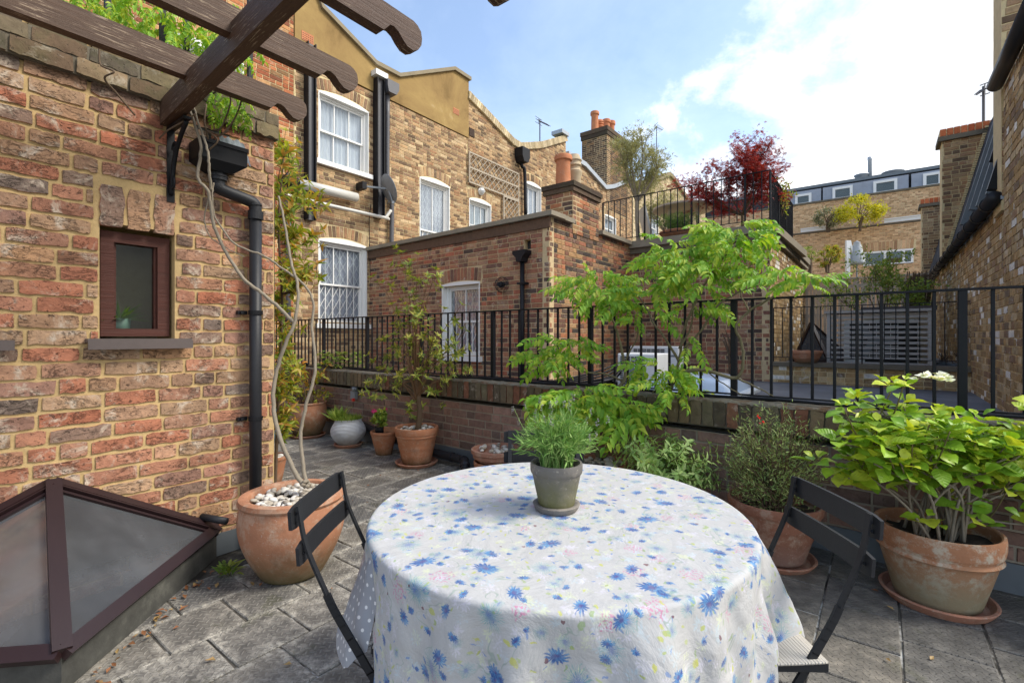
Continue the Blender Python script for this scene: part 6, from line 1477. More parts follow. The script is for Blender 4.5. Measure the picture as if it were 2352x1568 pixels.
# ---------------------------------------------------------------- chairs
def chair(label, loc, rz, sb=-.12):
    o = thing('folding_chair', label, 'chair', loc, rz, 'charcoal metal folding chairs round the table'); mt = M['chairpaint']
    for s in (-1, 1):
        x = s*.165; p = smoothpath([(x, -.235, .825), (x, -.215, .72), (x, -.165, .60), (x, -.115, .50), (x, .05, .23), (x, .235, 0)], 6); m = MB()
        for i, (a, b) in enumerate(zip(p, p[1:])):
            tw = 0 if a.z > .66 else min(1, (.66-a.z)/.12); w_, d_ = (.018, .006) if tw < .5 else (.008, .020); m.bar(a, b+(b-a)*.06, w_, d_, (0,1,0))
        m.build('side_bar', mt, o)
        x2 = s*.185; m = MB(); m.bar((x2, .20, .43), (x2, -.22, 0), .009, .022, (0,1,0)); m.build('rear_leg', mt, o)
    for z0, z1, y in ((.762, .822, -.235), (.668, .726, -.214)):
        m = MB(); n = 12; t_ = .0045
        for i in range(n+1):
            x = -.195+.39*i/n; yy = y-.008*(1-(x/.195)**2)-.008; e = .006 if i in (0, n) else 0; tl = (z1-z0)*.10
            m.v += [(x, yy-t_, z0+e), (x, yy-t_-tl*.6, z1-e), (x, yy+t_-tl*.6, z1-e), (x, yy+t_, z0+e)]
        for i in range(n):
            for k in range(4): q = (k+1)%4; m.f.append((i*4+k, i*4+q, (i+1)*4+q, (i+1)*4+k))
        m.f += [(3,2,1,0), (n*4, n*4+1, n*4+2, n*4+3)]; sl_ = m.build('back_slat', mt, o)
        for x in (-.168, .168):
            for zz in ((z0+.018, z1-.018) if z0 > .7 else ((z0+z1)/2,)):
                ys = y-.008*(1-(x/.195)**2)-.008
                pass
                q = MB().lathe([(.001,0),(.0055,0),(.004,.0028),(.001,.004)], 10); q.xf(Matrix.Translation((x, ys+.005, zz)) @ Matrix.Rotation(R(-90), 4, 'X')); q.build('rivet', mt, sl_, True)
                q = MB().lathe([(.001,0),(.0055,0),(.004,.0028),(.001,.004)], 10); q.xf(Matrix.Translation((x, ys-.009, zz)) @ Matrix.Rotation(R(90), 4, 'X')); q.build('rivet', mt, sl_, True)
    fr = MB(); 
    for s in (-1, 1): fr.bar((s*.175, sb, .435), (s*.175, .20, .44), .010, .022, (0,0,1))
    fr.bar((-.18, .20, .44), (.18, .20, .44), .012, .02).bar((-.17, sb, .435), (.17, sb, .435), .012, .02); fr.build('seat_frame', mt, o); MB().tube(smoothpath([(-.165, .10, .14), (0, .12, .15), (.165, .10, .14)], 4), .007, 6).build('stretcher', mt, o, True)
    m = MB(); nx, ny = 14, 12
    for lvl in (0, 1):
        for j in range(ny+1):
            for i in range(nx+1):
                u, v = i/nx*2-1, j/ny*2-1; m.v.append((u*.185*(1-.03*v*v), (.205+sb)/2+v*(.205-sb)/2, .452-.012*math.cos(u*1.4)*math.cos(v*1.4)-.006*lvl))
    b_ = (nx+1)*(ny+1)
    for j in range(ny):
        for i in range(nx): k = j*(nx+1)+i; m.f.append((k, k+1, k+nx+2, k+nx+1)); m.f.append((b_+k, b_+k+nx+1, b_+k+nx+2, b_+k+1))
    edge = [i for i in range(nx+1)]+[nx+(nx+1)*j for j in range(1, ny+1)]+[ny*(nx+1)+i for i in range(nx-1, -1, -1)]+[(nx+1)*j for j in range(ny-1, 0, -1)]
    for i in range(len(edge)): k = edge[i]; q = edge[(i+1)%len(edge)]; m.f.append((k, b_+k, b_+q, q))
    m.build('seat', M['seat'], o, True)
    MB().tube([(-.19, -.015, .335), (.19, -.015, .335)], .006, 8).tube([(-.2, -.015, .335), (-.19, -.015, .335)], .012, 8).tube([(.19, -.015, .335), (.2, -.015, .335)], .012, 8).build('pivot_bolt', mt, o)
    return o
chair('folding chair at the left side of the table, in front of the big terracotta pot', (-.345, 1.465, 0), R(-90), -.03); chair('folding chair at the right side of the table with its pale seat showing', (.69, 1.405, 0), R(90)); chair('folding chair behind the table, mostly hidden by the lavender', (.155, 2.11, 0), R(180))
# ---------------------------------------------------------------- lavender on the table
zt_ = TZ+.004
s_ = saucer((TC.x, TC.y, zt_), .078, 'grey clay saucer under the lavender pot on the table', 'greysaucer', .020)
lv = thing('potted_lavender', 'green lavender in a mossy grey clay pot at the middle of the table', 'potted plant', (TC.x, TC.y, zt_+.008))
make_pot(lv, pot_profile(.058, .080, .145, .010, .036, .007), M['greypot'], .125, .07, wob=.003)
tips = []
for i in range(210):
    an = rnd.uniform(0, 6.28); r = .140*math.sqrt(rnd.random()); tips.append(Vector((math.cos(an)*r, math.sin(an)*r, .16+.12*(1-(r/.17)**2)+rnd.uniform(-.03, .04))))
ps = bush(lv, (0,0,.125), tips, .0016, .0009, M['l_lav'], .05, .15, one=True, n=4, segs=4)
pl = []
for p in ps:
    for k in range(13):
        s0, d = along(p, .25+.75*k/13); pl.append((s0, d*1.0+rdir()*.75, rdir(), rnd.uniform(.022, .042)))
place_leaves(lv, [leaf_variant(1, .13, .1, .3, 2, k) for k in range(3)], pl, M['l_lav'], 0)
fs = MB(); hd = []
for i in range(26):
    an = rnd.uniform(0, 6.28); r = rnd.uniform(.03, .15); b = Vector((math.cos(an)*r*.6, math.sin(an)*r*.6, .18)); t_ = Vector((math.cos(an)*r*1.15, math.sin(an)*r*1.15, rnd.uniform(.29, .37) if r < .11 else rnd.uniform(.25, .32))); fs.tube([b, (b+t_)/2+rdir()*.006, t_], .0009, 3, False)
    for k in range(12): hd.append((t_+Vector((rnd.uniform(-.002,.002), rnd.uniform(-.002,.002), -.002*k)), rdir(-.1, 1), rdir(), .008))
fs.build('flower_stalks', M['l_lav'], lv, kind='stuff'); place_leaves(lv, [leaf_variant(1, .6, .3, .3, 2, 1)], hd, M['fl_lav'], 0, stuff='flower_heads')
# ---------------------------------------------------------------- big pot at the left with climbing stems
b_ = Vector((-1.20, 2.62, 0)); bp = thing('potted_climber', 'big rounded terracotta pot with white pebbles and two bare pale stems', 'potted plant', b_)
pr = [(.001, 0), (.135, 0), (.15, .01)]
for i in range(1, 21): t_ = i/20; pr.append((.15+.085*math.sin(t_*math.pi*.62)+.012*t_+ .012*math.sin(t_*math.pi), .01+.385*t_))
pr += [(pr[-1][0]+.004, .40), (pr[-1][0]+.010, .412), (pr[-1][0]+.004, .432), (pr[-1][0]-.012, .438), (pr[-1][0]-.034, .434), (pr[-1][0]-.040, .42), (.20, .36)]
pr = [(r*1.06, z) for r, z in pr]
m = MB().lathe(pr+[(.10, .34)], 64, wob=.006, seed=3); m.build('pot', M['terra_big'], bp, 'auto'); make_pot(bp, [(0,0)], M['soil'], .385, .215, soil=True) if False else None
s = MB(); s.lathe([(.215, .385), (.15, .395), (.001, .40)], 28); s.build('soil', M['soil'], bp, True)
pebbles(bp, (0, 0), .195, .402, 150, .031, avoid=.02)
stem_pts1 = [(-.0, .02, .40), (-.09, .03, .55)]
def Wp(px, py, Y): return at(px, py, Y)-b_
s1 = [Wp(702, 1118, 2.63), Wp(678, 1085, 2.64), Wp(645, 1010, 2.66), Wp(628, 930, 2.68), Wp(634, 860, 2.70), Wp(655, 790, 2.70), Wp(678, 735, 2.72), Wp(684, 660, 2.76), Wp(668, 600, 2.8), Wp(655, 520, 2.85), Wp(640, 450, 2.9)]
s2 = [Wp(705, 1115, 2.64), Wp(695, 1060, 2.67), Wp(690, 1000, 2.70), Wp(703, 930, 2.72), Wp(722, 860, 2.74), Wp(722, 800, 2.76), Wp(716, 750, 2.78), Wp(720, 700, 2.8), Wp(700, 655, 2.8), Wp(640, 610, 2.74), Wp(600, 585, 2.70), Wp(540, 560, 2.66), Wp(495, 500, 2.62), Wp(488, 450, 2.60), Wp(490, 420, 2.6)]
s3 = [Wp(676, 742, 2.72), Wp(640, 705, 2.72), Wp(600, 672, 2.70), Wp(560, 640, 2.68), Wp(520, 580, 2.66), Wp(492, 520, 2.62), Wp(484, 470, 2.6), Wp(478, 440, 2.58), Wp(455, 410, 2.56), Wp(458, 370, 2.56), Wp(462, 330, 2.55), Wp(442, 270, 2.55), Wp(430, 225, 2.56)]
s4 = [Wp(486, 440, 2.6), Wp(480, 390, 2.56), Wp(478, 350, 2.55), Wp(462, 300, 2.55), Wp(450, 265, 2.55), Wp(440, 215, 2.56)]
s5 = [Wp(484, 430, 2.6), Wp(470, 500, 2.62), Wp(480, 540, 2.64), Wp(520, 570, 2.66), Wp(560, 590, 2.68)]
for p_, r0_, r1_ in ((s1, .017, .009), (s2, .014, .005), (s3, .013, .010), (s4, .010, .006), (s5, .005, .003)):
    sp = smoothpath(p_, 6); sp = [q+rdir()*.0025 for q in sp]; m = MB().tube(sp, (r0_*.78, r1_*.7), 10); m.build('stem', M['stem_grey'], bp, True)
k_ = MB()
for q in range(14): c = Wp(702, 1112, 2.63)+rdir()*.018; k_.lathe([(.001,-.012),(.012,-.006),(.014,.004),(.001,.012)], 7, tuple(c))
k_.build('root_knuckle', M['stem_grey'], bp, True)
twigs = MB()
for c in ([Wp(366, 318, 2.52), Wp(385, 300, 2.5), Wp(420, 280, 2.5), Wp(450, 262, 2.53)], [Wp(234, 80, 2.3), Wp(228, 120, 2.3), Wp(232, 150, 2.3), Wp(262, 165, 2.3), Wp(240, 180, 2.3), Wp(268, 215, 2.35), Wp(310, 265, 2.4)],
          [Wp(490, 320, 2.6), Wp(520, 300, 2.6), Wp(545, 260, 2.6), Wp(557, 215, 2.6), Wp(548, 190, 2.55)], [Wp(490, 300, 2.6), Wp(510, 290, 2.6), Wp(530, 230, 2.6), Wp(510, 205, 2.55), Wp(490, 215, 2.5)],
          [Wp(480, 345, 2.58), Wp(500, 322, 2.58), Wp(475, 300, 2.58), Wp(505, 310, 2.6), Wp(525, 300, 2.6)], [Wp(478, 320, 2.58), Wp(470, 280, 2.58), Wp(474, 240, 2.6)]): twigs.tube(smoothpath(c, 6), .0045, 6)
twigs.build('twigs', M['stem_brown'], bp, True, 'stuff')
wd_o = thing('weed', 'small green weed growing from the joint beside the big terracotta pot', 'plant', (-1.53, 2.58, 0)); place_leaves(wd_o, [leaf_variant(1, .3, .2, .4, 3, k) for k in range(3)], [((rnd.uniform(-.03,.03), rnd.uniform(-.03,.03), rnd.uniform(0,.06)), rdir(.1,1), (0,0,1), .07) for _ in range(34)], M['l_green'], 34, loc=(-1.53,2.58,0))
# ---------------------------------------------------------------- wisteria leaves over the pergola and the wall
WV = [compound_leaf(1, 6, .10, .27, .45, k) for k in range(5)]
wp = thing('wisteria', 'lime green wisteria spilling over the top of the left wall between the pergola rafters', 'climbing plant', FL.world(-.6, .1, 2.75)); o_ = FL.world(-.6, .1, 2.75); pl = []
def wcl(n, px0, px1, py0, py1, Y0, Y1, size=.2, org=o_, hang=.5):
    out = []
    for _ in range(n):
        f = rnd.random(); Y = rnd.uniform(Y0, Y1); c = at(rnd.uniform(px0, px1), rnd.uniform(py0, py1), Y)-org; d = rdir(-.6, .4); d.z -= hang; out.append((c, d, Vector((0,0,1))+rdir()*.4, size*rnd.uniform(.7, 1.15)))
    return out
for i in range(150):
    t_ = rnd.random(); px = 90+t_*440; yb = 10+(px-90)*.36; pl += wcl(1, px-15, px+15, yb-105+ (20 if px < 200 else 0), yb+5, 2.55, 3.1, .17)
for i in range(36): pl += wcl(1, 440, 570, -10, 130, 2.8, 3.3, .17)
pl += wcl(26, 470, 560, 205, 262, 2.62, 2.8, .12); pl += wcl(12, 540, 580, 245, 275, 2.65, 2.8, .10); pl += wcl(16, 330, 420, 150, 200, 2.6, 2.8, .11)
pl += wcl(30, 80, 330, -60, 20, 2.4, 3.0, .17)
place_leaves(wp, WV, pl, M['l_wist'], 300, loc=o_)
m = MB()
for k in range(8): 
    a = FL.world(-1.6+k*.1, .1+.05*k, 2.78)-o_; c = [a+Vector((.13*i, .15*i, .10*math.sin(i*1.1+k)+.02*k)) for i in range(8)]; m.tube(smoothpath(c, 4), .007, 6)
m.build('vine_stems', M['stem_brown'], wp, True, 'stuff')
# ---------------------------------------------------------------- shrub at the wall corner
o_ = Vector((-1.86, 3.75, 0)); cs_ = thing('climbing_shrub', 'yellow green shrub with reddish young leaves climbing at the corner of the left wall', 'shrub', o_); pl = []; paths = []
for px, py, r_ in ((655, 335, 28), (668, 375, 30), (660, 430, 40), (680, 455, 45), (650, 500, 25), (665, 545, 30), (680, 590, 35), (655, 640, 32), (690, 640, 40), (720, 625, 35), (650, 700, 25), (660, 760, 25), (650, 820, 25), (655, 880, 30), (668, 850, 35), (655, 930, 30), (665, 975, 25), (742, 465, 12), (728, 530, 16)):
    for q in range(3 if r_ > 20 else 1):
        Y = rnd.uniform(3.4, 4.1); paths.append((at(px+rnd.uniform(-r_, r_)*.8, py+rnd.uniform(-r_, r_)*.7, Y)-o_, r_))
stem = MB(); trunk = smoothpath([Vector((0,0,0)), at(640, 900, 3.75)-o_, at(648, 700, 3.75)-o_, at(640, 520, 3.75)-o_, at(650, 380, 3.7)-o_, at(652, 320, 3.7)-o_], 8); stem.tube(trunk, (.014, .004), 7)
for t_, r_ in paths:
    j = min(range(len(trunk)), key=lambda i: (trunk[i]-t_).length+abs(trunk[i].z-(t_.z-.12))*2); s0 = trunk[j]; p = smoothpath([s0, (s0+t_)/2+Vector((0,0,-.03))+rdir()*.04, t_], 4); stem.tube(p, (.005, .002), 5)
    for k in range(5): s0_, d0 = along(p, rnd.uniform(.25, 1)); pl += whorl(s0_, d0, 3, .085, .6)
    pl += whorl(t_, Vector((0,0,1))*.8+rdir()*.6, 6, .10, .4)
    for k in range(3):
        e = t_+rdir()*.10; stem.tube([t_, e], .0018, 4); pl += whorl(e, (e-t_).normalized(), 4, .075, .5)
stem.build('branch', M['stem_brown'], cs_, True); place_leaves(cs_, [leaf_variant(1, .30, .25, .5, 4, k, wave=.04) for k in range(4)], pl, M['l_yel'], 300, loc=o_)
# ---------------------------------------------------------------- pots along the parapet
def pot_at(px, py, mat, prof, name, label, soil_z, soil_r, cat='potted plant', zoff=0):
    Y = EYE*1100/(py-775); X = (px-1176)/1100*Y; rr_ = max(q_[0] for q_ in prof)+.05
    while parapet_side(X, Y) > -rr_: X *= .995; Y *= .995
    o = thing(name, label, cat, (X, Y, zoff)); make_pot(o, prof, M[mat], soil_z, soil_r); return o, Vector((X, Y, zoff))
SV = lambda w_=.38, n=3: [leaf_variant(1, w_, .25, .35, n, k, wave=.03) for k in range(4)]
# far large pot
p, c = pot_at(707, 983, 'terra_big', pot_profile(.165, .225, .42, .012, .03, .014, .035), 'potted_shrub', 'large orange glazed terracotta pot with leafy stems at the far end of the terrace', .38, .2, zoff=.03)
saucer((c.x, c.y, 0), .22, 'saucer under the large far terracotta pot')
ps = bush(p, (0,0,.36), [(rnd.uniform(-.45,.4), rnd.uniform(-.2,.2), rnd.uniform(.45,.95)) for _ in range(16)], .008, .003, M['stem_brown'], .1, one=True)
place_leaves(p, SV(.4), leaf_along(ps, 20, .085, .05, .3), M['l_yel'], 200, loc=c)
c2 = c+Vector((.28, .25, .0)); tp = thing('leafy_herb', 'pale green nettle like herb drooping over the parapet top at its far end', 'plant', c2+Vector((0,0,.9))); place_leaves(tp, [leaf_variant(1, .75, .2, .3, 3, k, serr=.15) for k in range(3)], [((rnd.uniform(-.2,.35), rnd.uniform(-.12,.12), rnd.uniform(-.12,.16)), rdir(-.3,.5), (0,0,1), .075) for _ in range(170)], M['l_green'], 100, loc=c2+Vector((0,0,.9)))
# blue bag
o = thing('blue_sack', 'crumpled blue grey sack beside the far terracotta pot', 'sack', (c.x-.36, c.y-.25, 0)); m = MB().lathe([(.001,0),(.13,0),(.16,.08),(.15,.22),(.12,.32),(.08,.38),(.05,.40),(.001,.40)], 20, wob=.09, seed=5); m.build('sack', M['blue'], o, True)
# white pot
p, c = pot_at(800, 1003, 'whitepot', pot_profile(.125, .150, .29, .004, .02, .012, .062), 'potted_grass', 'round ribbed white pot with bright green grassy plant', .26, .15, zoff=.03)
saucer((c.x, c.y, 0), .165, 'saucer under the round white pot')
for k in range(2): pass
pl = []
for i in range(900):
    an = rnd.uniform(0, 6.28); r = .15*math.sqrt(rnd.random()); q = Vector((math.cos(an)*r, math.sin(an)*r, .27)); pl.append((q, rdir(.2, 1)+Vector((-.5 if q.x < -.05 else 0, 0, .5)), rdir(), rnd.uniform(.04, .13)*(1.7 if q.x < -.06 else .8)))
place_leaves(p, [leaf_variant(1, .09, .1, .5, 3, k) for k in range(3)], pl, M['l_green'], 0, loc=c)
# small geranium pot
p, c = pot_at(882, 1042, 'terra', pot_profile(.085, .138, .255, .012, .035, .006, bands=((.45,.02,.003),(.6,.02,.003),(.72,.02,.003))), 'potted_geranium', 'small ribbed terracotta pot with pink flowering plant and a shard', .21, .125)
MB().lathe([(.001,.22),(.04,.22),(.055,.30),(.05,.30),(.001,.28)], 18, (-.05, .0, 0)).build('inner_pot', M['black'], p, True); MB().bbox(.0, -.02, .24, .15, .0, .30, .004).build('shard', M['terra'], p)
ps = bush(p, (-.05,0,.28), [(-.05+rnd.uniform(-.09,.09), rnd.uniform(-.09,.09), rnd.uniform(.34,.48)) for _ in range(18)], .004, .002, M['stem_green'], .02, one=True)
place_leaves(p, [leaf_variant(1, .95, .15, .2, 4, k, serr=.12) for k in range(3)], leaf_along(ps, 12, .05, .02, .5), M['l_green'], 120, loc=c)
place_leaves(p, [leaf_variant(1, .7, .3, .3, 2, 1)], [((-.11+rnd.uniform(-.02,.02), rnd.uniform(-.02,.02), .47+rnd.uniform(-.012,.012)), rdir(), rdir(), .022) for _ in range(40)]+[((.02+rnd.uniform(-.01,.01), .02, .49), rdir(), rdir(), .018) for _ in range(8)], M['fl_pink'], 0, stuff='flower')
# tall shrub pot
p, c = pot_at(957, 1056, 'terra', pot_profile(.145, .205, .36, .022, .07, .008, bands=((.92,.03,.008),(.55,.02,.004))), 'potted_shrub', 'tall slender evergreen shrub in a banded terracotta pot with pebbles', .32, .19, zoff=.02)
saucer((c.x, c.y, 0), .215, 'saucer under the tall slender shrub')
pebbles(p, (0,0), .165, .33, 42, .034, avoid=.04)
tr_ = smoothpath([(.01,0,.3), (.03,0,.5), (.01,.01,.72), (0,0,.85)], 5); MB().tube(tr_, (.032, .020), 9).build('trunk', M['stem_brown'], p, True)
def L_at(px, py, Y=None): return at(px, py, Y or (c.y+rnd.uniform(-.18, .18)))-c
tips = [L_at(*q) for q in ((945, 600), (925, 580), (905, 640), (950, 640), (960, 585), (985, 640), (930, 700), (880, 650), (900, 700), (1000, 620), (985, 760), (870, 780), (860, 830), (900, 800), (940, 790), (1010, 820), (1040, 800), (1075, 800), (1060, 700), (1070, 760), (1015, 760), (1080, 850), (1040, 860), (1000, 900), (870, 870), (850, 900), (910, 880), (960, 830), (950, 740), (980, 870), (1020, 710), (905, 745), (995, 790), (930, 850))]
ps = []; m = MB()
for t_ in tips:
    b0_ = Vector((0, 0, rnd.uniform(.6, .88))); mid = b0_.lerp(t_, .5); mid.x = mid.x*.75+b0_.x*.1; mid.z -= .0; q = smoothpath([b0_, mid+Vector((rnd.uniform(-.03,.03), rnd.uniform(-.05,.05), .02)), t_], 6); m.tube(q, (.008, .0022), 5); ps.append(q)
    for k in range(3):
        s0, d0 = along(q, rnd.uniform(.45, .9)); e = s0+d0*.12+rdir()*.12; q2 = smoothpath([s0, (s0+e)/2+rdir()*.01, e], 3); m.tube(q2, (.003, .0015), 4); ps.append(q2)
m.build('branch', M['stem_red'], p, True); pl = []
for q in ps: pl += whorl(q[-1], (q[-1]-q[-2]).normalized(), 6, .075, .55); s0, d0 = along(q, rnd.uniform(.55, .85)); pl += whorl(s0, d0, 4, .065, .6)
for k in range(6): pl += whorl(Vector((rnd.uniform(-.1,.16), rnd.uniform(-.1,.1), rnd.uniform(.38,.62))), rdir(.2,1), 6, .08, .4)
place_leaves(p, SV(.34), pl, M['l_shrub'], 300, loc=c)
# stack of planters
p, c = pot_at(1140, 1100, 'terra', pot_profile(.15, .19, .20, .015, .05, 0, bands=((.2,.02,.004),)), 'stacked_planters', 'stack of shallow terracotta planters topped with pebbles in front of the parapet', .15, .17, cat='plant pot')
c.y = c.y; o = thing('terracotta_dish', 'shallow ribbed terracotta dish of pebbles on the stacked planters', 'plant pot', (c.x, c.y, .202)); m = MB().lathe([(.001,0),(.17,0),(.19,.02),(.205,.03),(.21,.06),(.222,.07),(.222,.10),(.21,.105),(.20,.08),(.10,.07)], 56, wob=.003); m.build('dish', M['terra_saucer'], o, 'auto'); pebbles(o, (0,0), .16, .09, 34, .042)
# wisteria in its pot
p, c = pot_at(1378, 1152, 'terra', pot_profile(.14, .19, .36, .016, .05, .006), 'potted_wisteria', 'potted wisteria with lime green drooping leaves trained over the railing', .33, .175)
pebbles(p, (0,0), .15, .335, 38, .045, avoid=.03)
def WL(px, py, Y): return at(px, py, Y)-c
m = MB(); limbs = [([ (1385,1050,3.68), (1400,1030,3.6), (1430,1010,3.66), (1480,1000,3.62), (1512,965,3.60), (1530,930,3.6), (1545,880,3.58), (1560,830,3.55), (1570,760,3.5), (1600,690,3.45), (1640,620,3.35), (1690,560,3.3)], .020, .006),
    ([(1378,1050,3.7), (1352,1010,3.7), (1345,975,3.72), (1362,930,3.78), (1430,880,3.8), (1432,830,3.8), (1420,770,3.8), (1400,720,3.8), (1375,670,3.8)], .022, .006),
    ([(1432,880,3.8), (1440,820,3.8), (1465,770,3.75), (1450,700,3.75)], .008, .004), ([(1430,875,3.8), (1395,860,3.85), (1330,850,3.9), (1290,820,3.9), (1250,800,3.9)], .009, .003),
    ([(1545,880,3.58), (1575,855,3.45), (1620,850,3.4), (1690,868,3.3), (1708,830,3.25), (1702,785,3.25), (1690,750,3.22), (1720,715,3.2), (1770,685,3.1), (1830,650,3.05), (1880,635,3.0)], .014, .005),
    ([(1690,868,3.3), (1740,890,3.25), (1780,912,3.2)], .008, .003), ([(1620,850,3.4), (1660,880,3.35), (1700,905,3.3), (1712,920,3.3)], .005, .002), ([(1560,830,3.55), (1530,780,3.5), (1500,740,3.55), (1480,700,3.6), (1450,660,3.7)], .010, .004),
    ([(1570,800,3.5), (1610,760,3.4), (1650,700,3.3), (1700,670,3.2), (1760,650,3.1)], .009, .004), ([(1560,800,3.5), (1590,740,3.5), (1585,660,3.45), (1560,600,3.45)], .008, .003),
    ([(1720,715,3.2), (1700,650,3.25), (1760,560,3.3)], .005, .003), ([(1360,990,3.7), (1300,960,3.75), (1260,940,3.8)], .008, .004), ([(1530,930,3.6), (1500,900,3.6), (1560,870,3.55)], .006, .003), ([(1500,940,3.62), (1502,990,3.62)], .010, .010)]
for ctrl, r0_, r1_ in limbs:
    sp = smoothpath([WL(*q) for q in ctrl], 6); sp = [q+rdir()*.003 for q in sp]; MB().tube(sp, (r0_, r1_), 9).build('limb', simple('wisteria_bark', (.17,.145,.08), .85, 0, .3, 20, .5) if 'wisteria_bark' not in bpy.data.materials else bpy.data.materials['wisteria_bark'], p, True)
pl = []
def cluster(px, py, rx, ry, Y, n, size=.20, dy=.22):
    out = []
    for _ in range(int(n*1.12)):
        an = rnd.uniform(0, 6.28); k = math.sqrt(rnd.random()); u, v = math.cos(an)*k, math.sin(an)*k
        q = at(px+u*rx*.72, py-ry*.25+v*ry*.62, Y+rnd.uniform(-dy, dy))-c; d = Vector((u*1.3+rnd.uniform(-.7,.7), rnd.uniform(-.9, .1), .25-rnd.random()*.9)); out.append((q, d, Vector((rnd.uniform(-.4,.4),-.75,.8))+rdir()*.55, size*rnd.uniform(.55, 1.25)))
    return out
for a in ((1375, 668, 88, 56, 3.8, 46), (1430, 695, 45, 45, 3.8, 14), (1280, 815, 78, 50, 3.85, 24), (1315, 800, 45, 40, 3.8, 8), (1540, 605, 80, 65, 3.5, 30), (1620, 640, 85, 95, 3.4, 52), (1690, 560, 85, 60, 3.3, 44), (1600, 720, 60, 45, 3.5, 12), (1500, 665, 50, 45, 3.6, 14), (1480, 730, 45, 40, 3.6, 8),
          (1800, 645, 45, 30, 3.05, 8, .19), (1860, 645, 40, 30, 3.0, 9, .18), (1740, 625, 35, 30, 3.1, 6, .18), (1335, 925, 100, 46, 3.5, 48, .24), (1285, 925, 50, 40, 3.55, 16, .24), (1425, 950, 60, 42, 3.45, 24, .24), (1520, 865, 80, 42, 3.42, 26), (1545, 905, 50, 30, 3.4, 8), (1590, 790, 25, 25, 3.4, 3, .16)): pl += cluster(*a)
WV2 = [compound_leaf(1, 6, .125, .33, .32, 20+k) for k in range(6)]
place_leaves(p, WV2, pl, M['l_wist'], 300, loc=c)
# sage
p, c = pot_at(1528, 1205, 'terra', pot_profile(.13, .185, .24, .016, .045), 'potted_sage', 'bushy grey green sage in a terracotta pot between wisteria and rosemary', .21, .17)
tips = [ (rnd.uniform(-.36,.36), rnd.uniform(-.24,.18), rnd.uniform(.28,.60)) for _ in range(120)]; ps = bush(p, (0,0,.2), tips, .005, .002, M['stem_green'], .08, one=True, n=4)
pl = []
for q in ps:
    for k in range(7): s0, d0 = along(q, .35+.65*k/6.5 if k < 6 else 1); pl += whorl(s0, d0, 3, .062, .5)
place_leaves(p, [leaf_variant(1, .32, .2, .4, 3, k) for k in range(4)], pl, M['l_sage'], 300, loc=c)
# rosemary
p, c = pot_at(1778, 1283, 'terra_brown', pot_profile(.155, .235, .33, .020, .055, .004, bands=((.78,.03,.004),(.5,.02,.003),(.42,.02,.003))), 'potted_rosemary', 'feathery rosemary bush in a wide brown terracotta pot behind the right chair', .27, .21, zoff=.02)
saucer((c.x, c.y, 0), .215, 'saucer under the feathery rosemary', 'terra_saucer')
tips = []
for i in range(210):
    d = rdir(-.15, 1); tips.append(Vector((d.x*(.26+.1*max(0,d.z)), d.y*.24, .44+d.z*.40+rnd.uniform(-.05,.05)))*rnd.uniform(.88, 1.05))
ps = bush(p, (.0,0,.26), tips, .006, .0012, M['stem_brown'], .07, .05, one=True, n=4, segs=5); pl = []
for q in ps:
    for k in range(34): s0, d0 = along(q, rnd.uniform(.3, 1)); e = s0+rdir()*.045*rnd.random(); pl.append((e, d0*.8+rdir(), rdir(), rnd.uniform(.018, .040)))
place_leaves(p, [leaf_variant(1, .18, .1, .2, 2, k) for k in range(3)], pl, M['l_ros'], 0, loc=c)
place_leaves(p, [leaf_variant(1, .8, .2, .2, 3, 1)], [(Vector(at(px, py, c.y-.05))-c, rdir(), rdir(), .02) for px, py in ((1742, 958), (1748, 960), (1745, 970), (1750, 966))], M['fl_red'], 4, nm='flower', loc=c)
# hydrangea
p, c = pot_at(2150, 1377, 'terra_old', pot_profile(.165, .235, .355, .016, .085, .010, bands=((.90,.03,.012),(.42,.015,.004))), 'potted_hydrangea', 'big lime leaved hydrangea in an old limed terracotta pot at the right', .30, .21, zoff=.012)
saucer((c.x, c.y, 0), .225, 'wide rimmed saucer under the big hydrangea', 'terra_saucer', .042)
tips = []; HV = [leaf_variant(1, .66+.05*(k%3), .10+.05*(k%3), .25+.12*(k%4), 8, k, serr=.025, wave=.035, tip=.92) for k in range(8)]
for i in range(16):
    an = i*2.4+rnd.uniform(-.3,.3); r = .25+.75*math.sqrt(rnd.random()); tips.append(Vector((math.cos(an)*r*.52+.06, math.sin(an)*r*.32-.02, .64+.20*(1-r*r)+rnd.uniform(-.10,.07))))
tips += [Vector((-.60,-.02,.66)), Vector((-.55,-.12,.78)), Vector((-.44,-.18,.70)), Vector((-.36,-.2,.80)), Vector((-.40,.05,.86)), Vector((-.2,-.2,.72)), Vector((.1,-.24,.74)), Vector((.3,-.2,.84)), Vector((-.48,-.05,.60)), Vector((-.28,0,.93)), Vector((-.16,0,.93)), Vector((.62,0,.82)), Vector((.7,-.1,.66)), Vector((.55,-.1,.40))]
ps = bush(p, (0,0,.28), tips, .0075, .0035, M['stem_grey'], .10, .10, n=7); sub = []; m = MB()
for q in ps:
    for k in range(3):
        s0, d0 = along(q, rnd.uniform(.38, .85)); o_v = Vector((d0.x, d0.y, 0)); e = s0+d0*.06+Vector((rnd.uniform(-1,1), rnd.uniform(-1,.8), 0))*.15+Vector((0,0,rnd.uniform(.06,.20))); q2 = smoothpath([s0, (s0+e)/2+Vector((0,0,-.015)), e], 4); m.tube(q2, (.0042, .0026), 5); sub.append(q2)
m.build('side_twigs', M['stem_green'], p, True, 'stuff'); pl = []
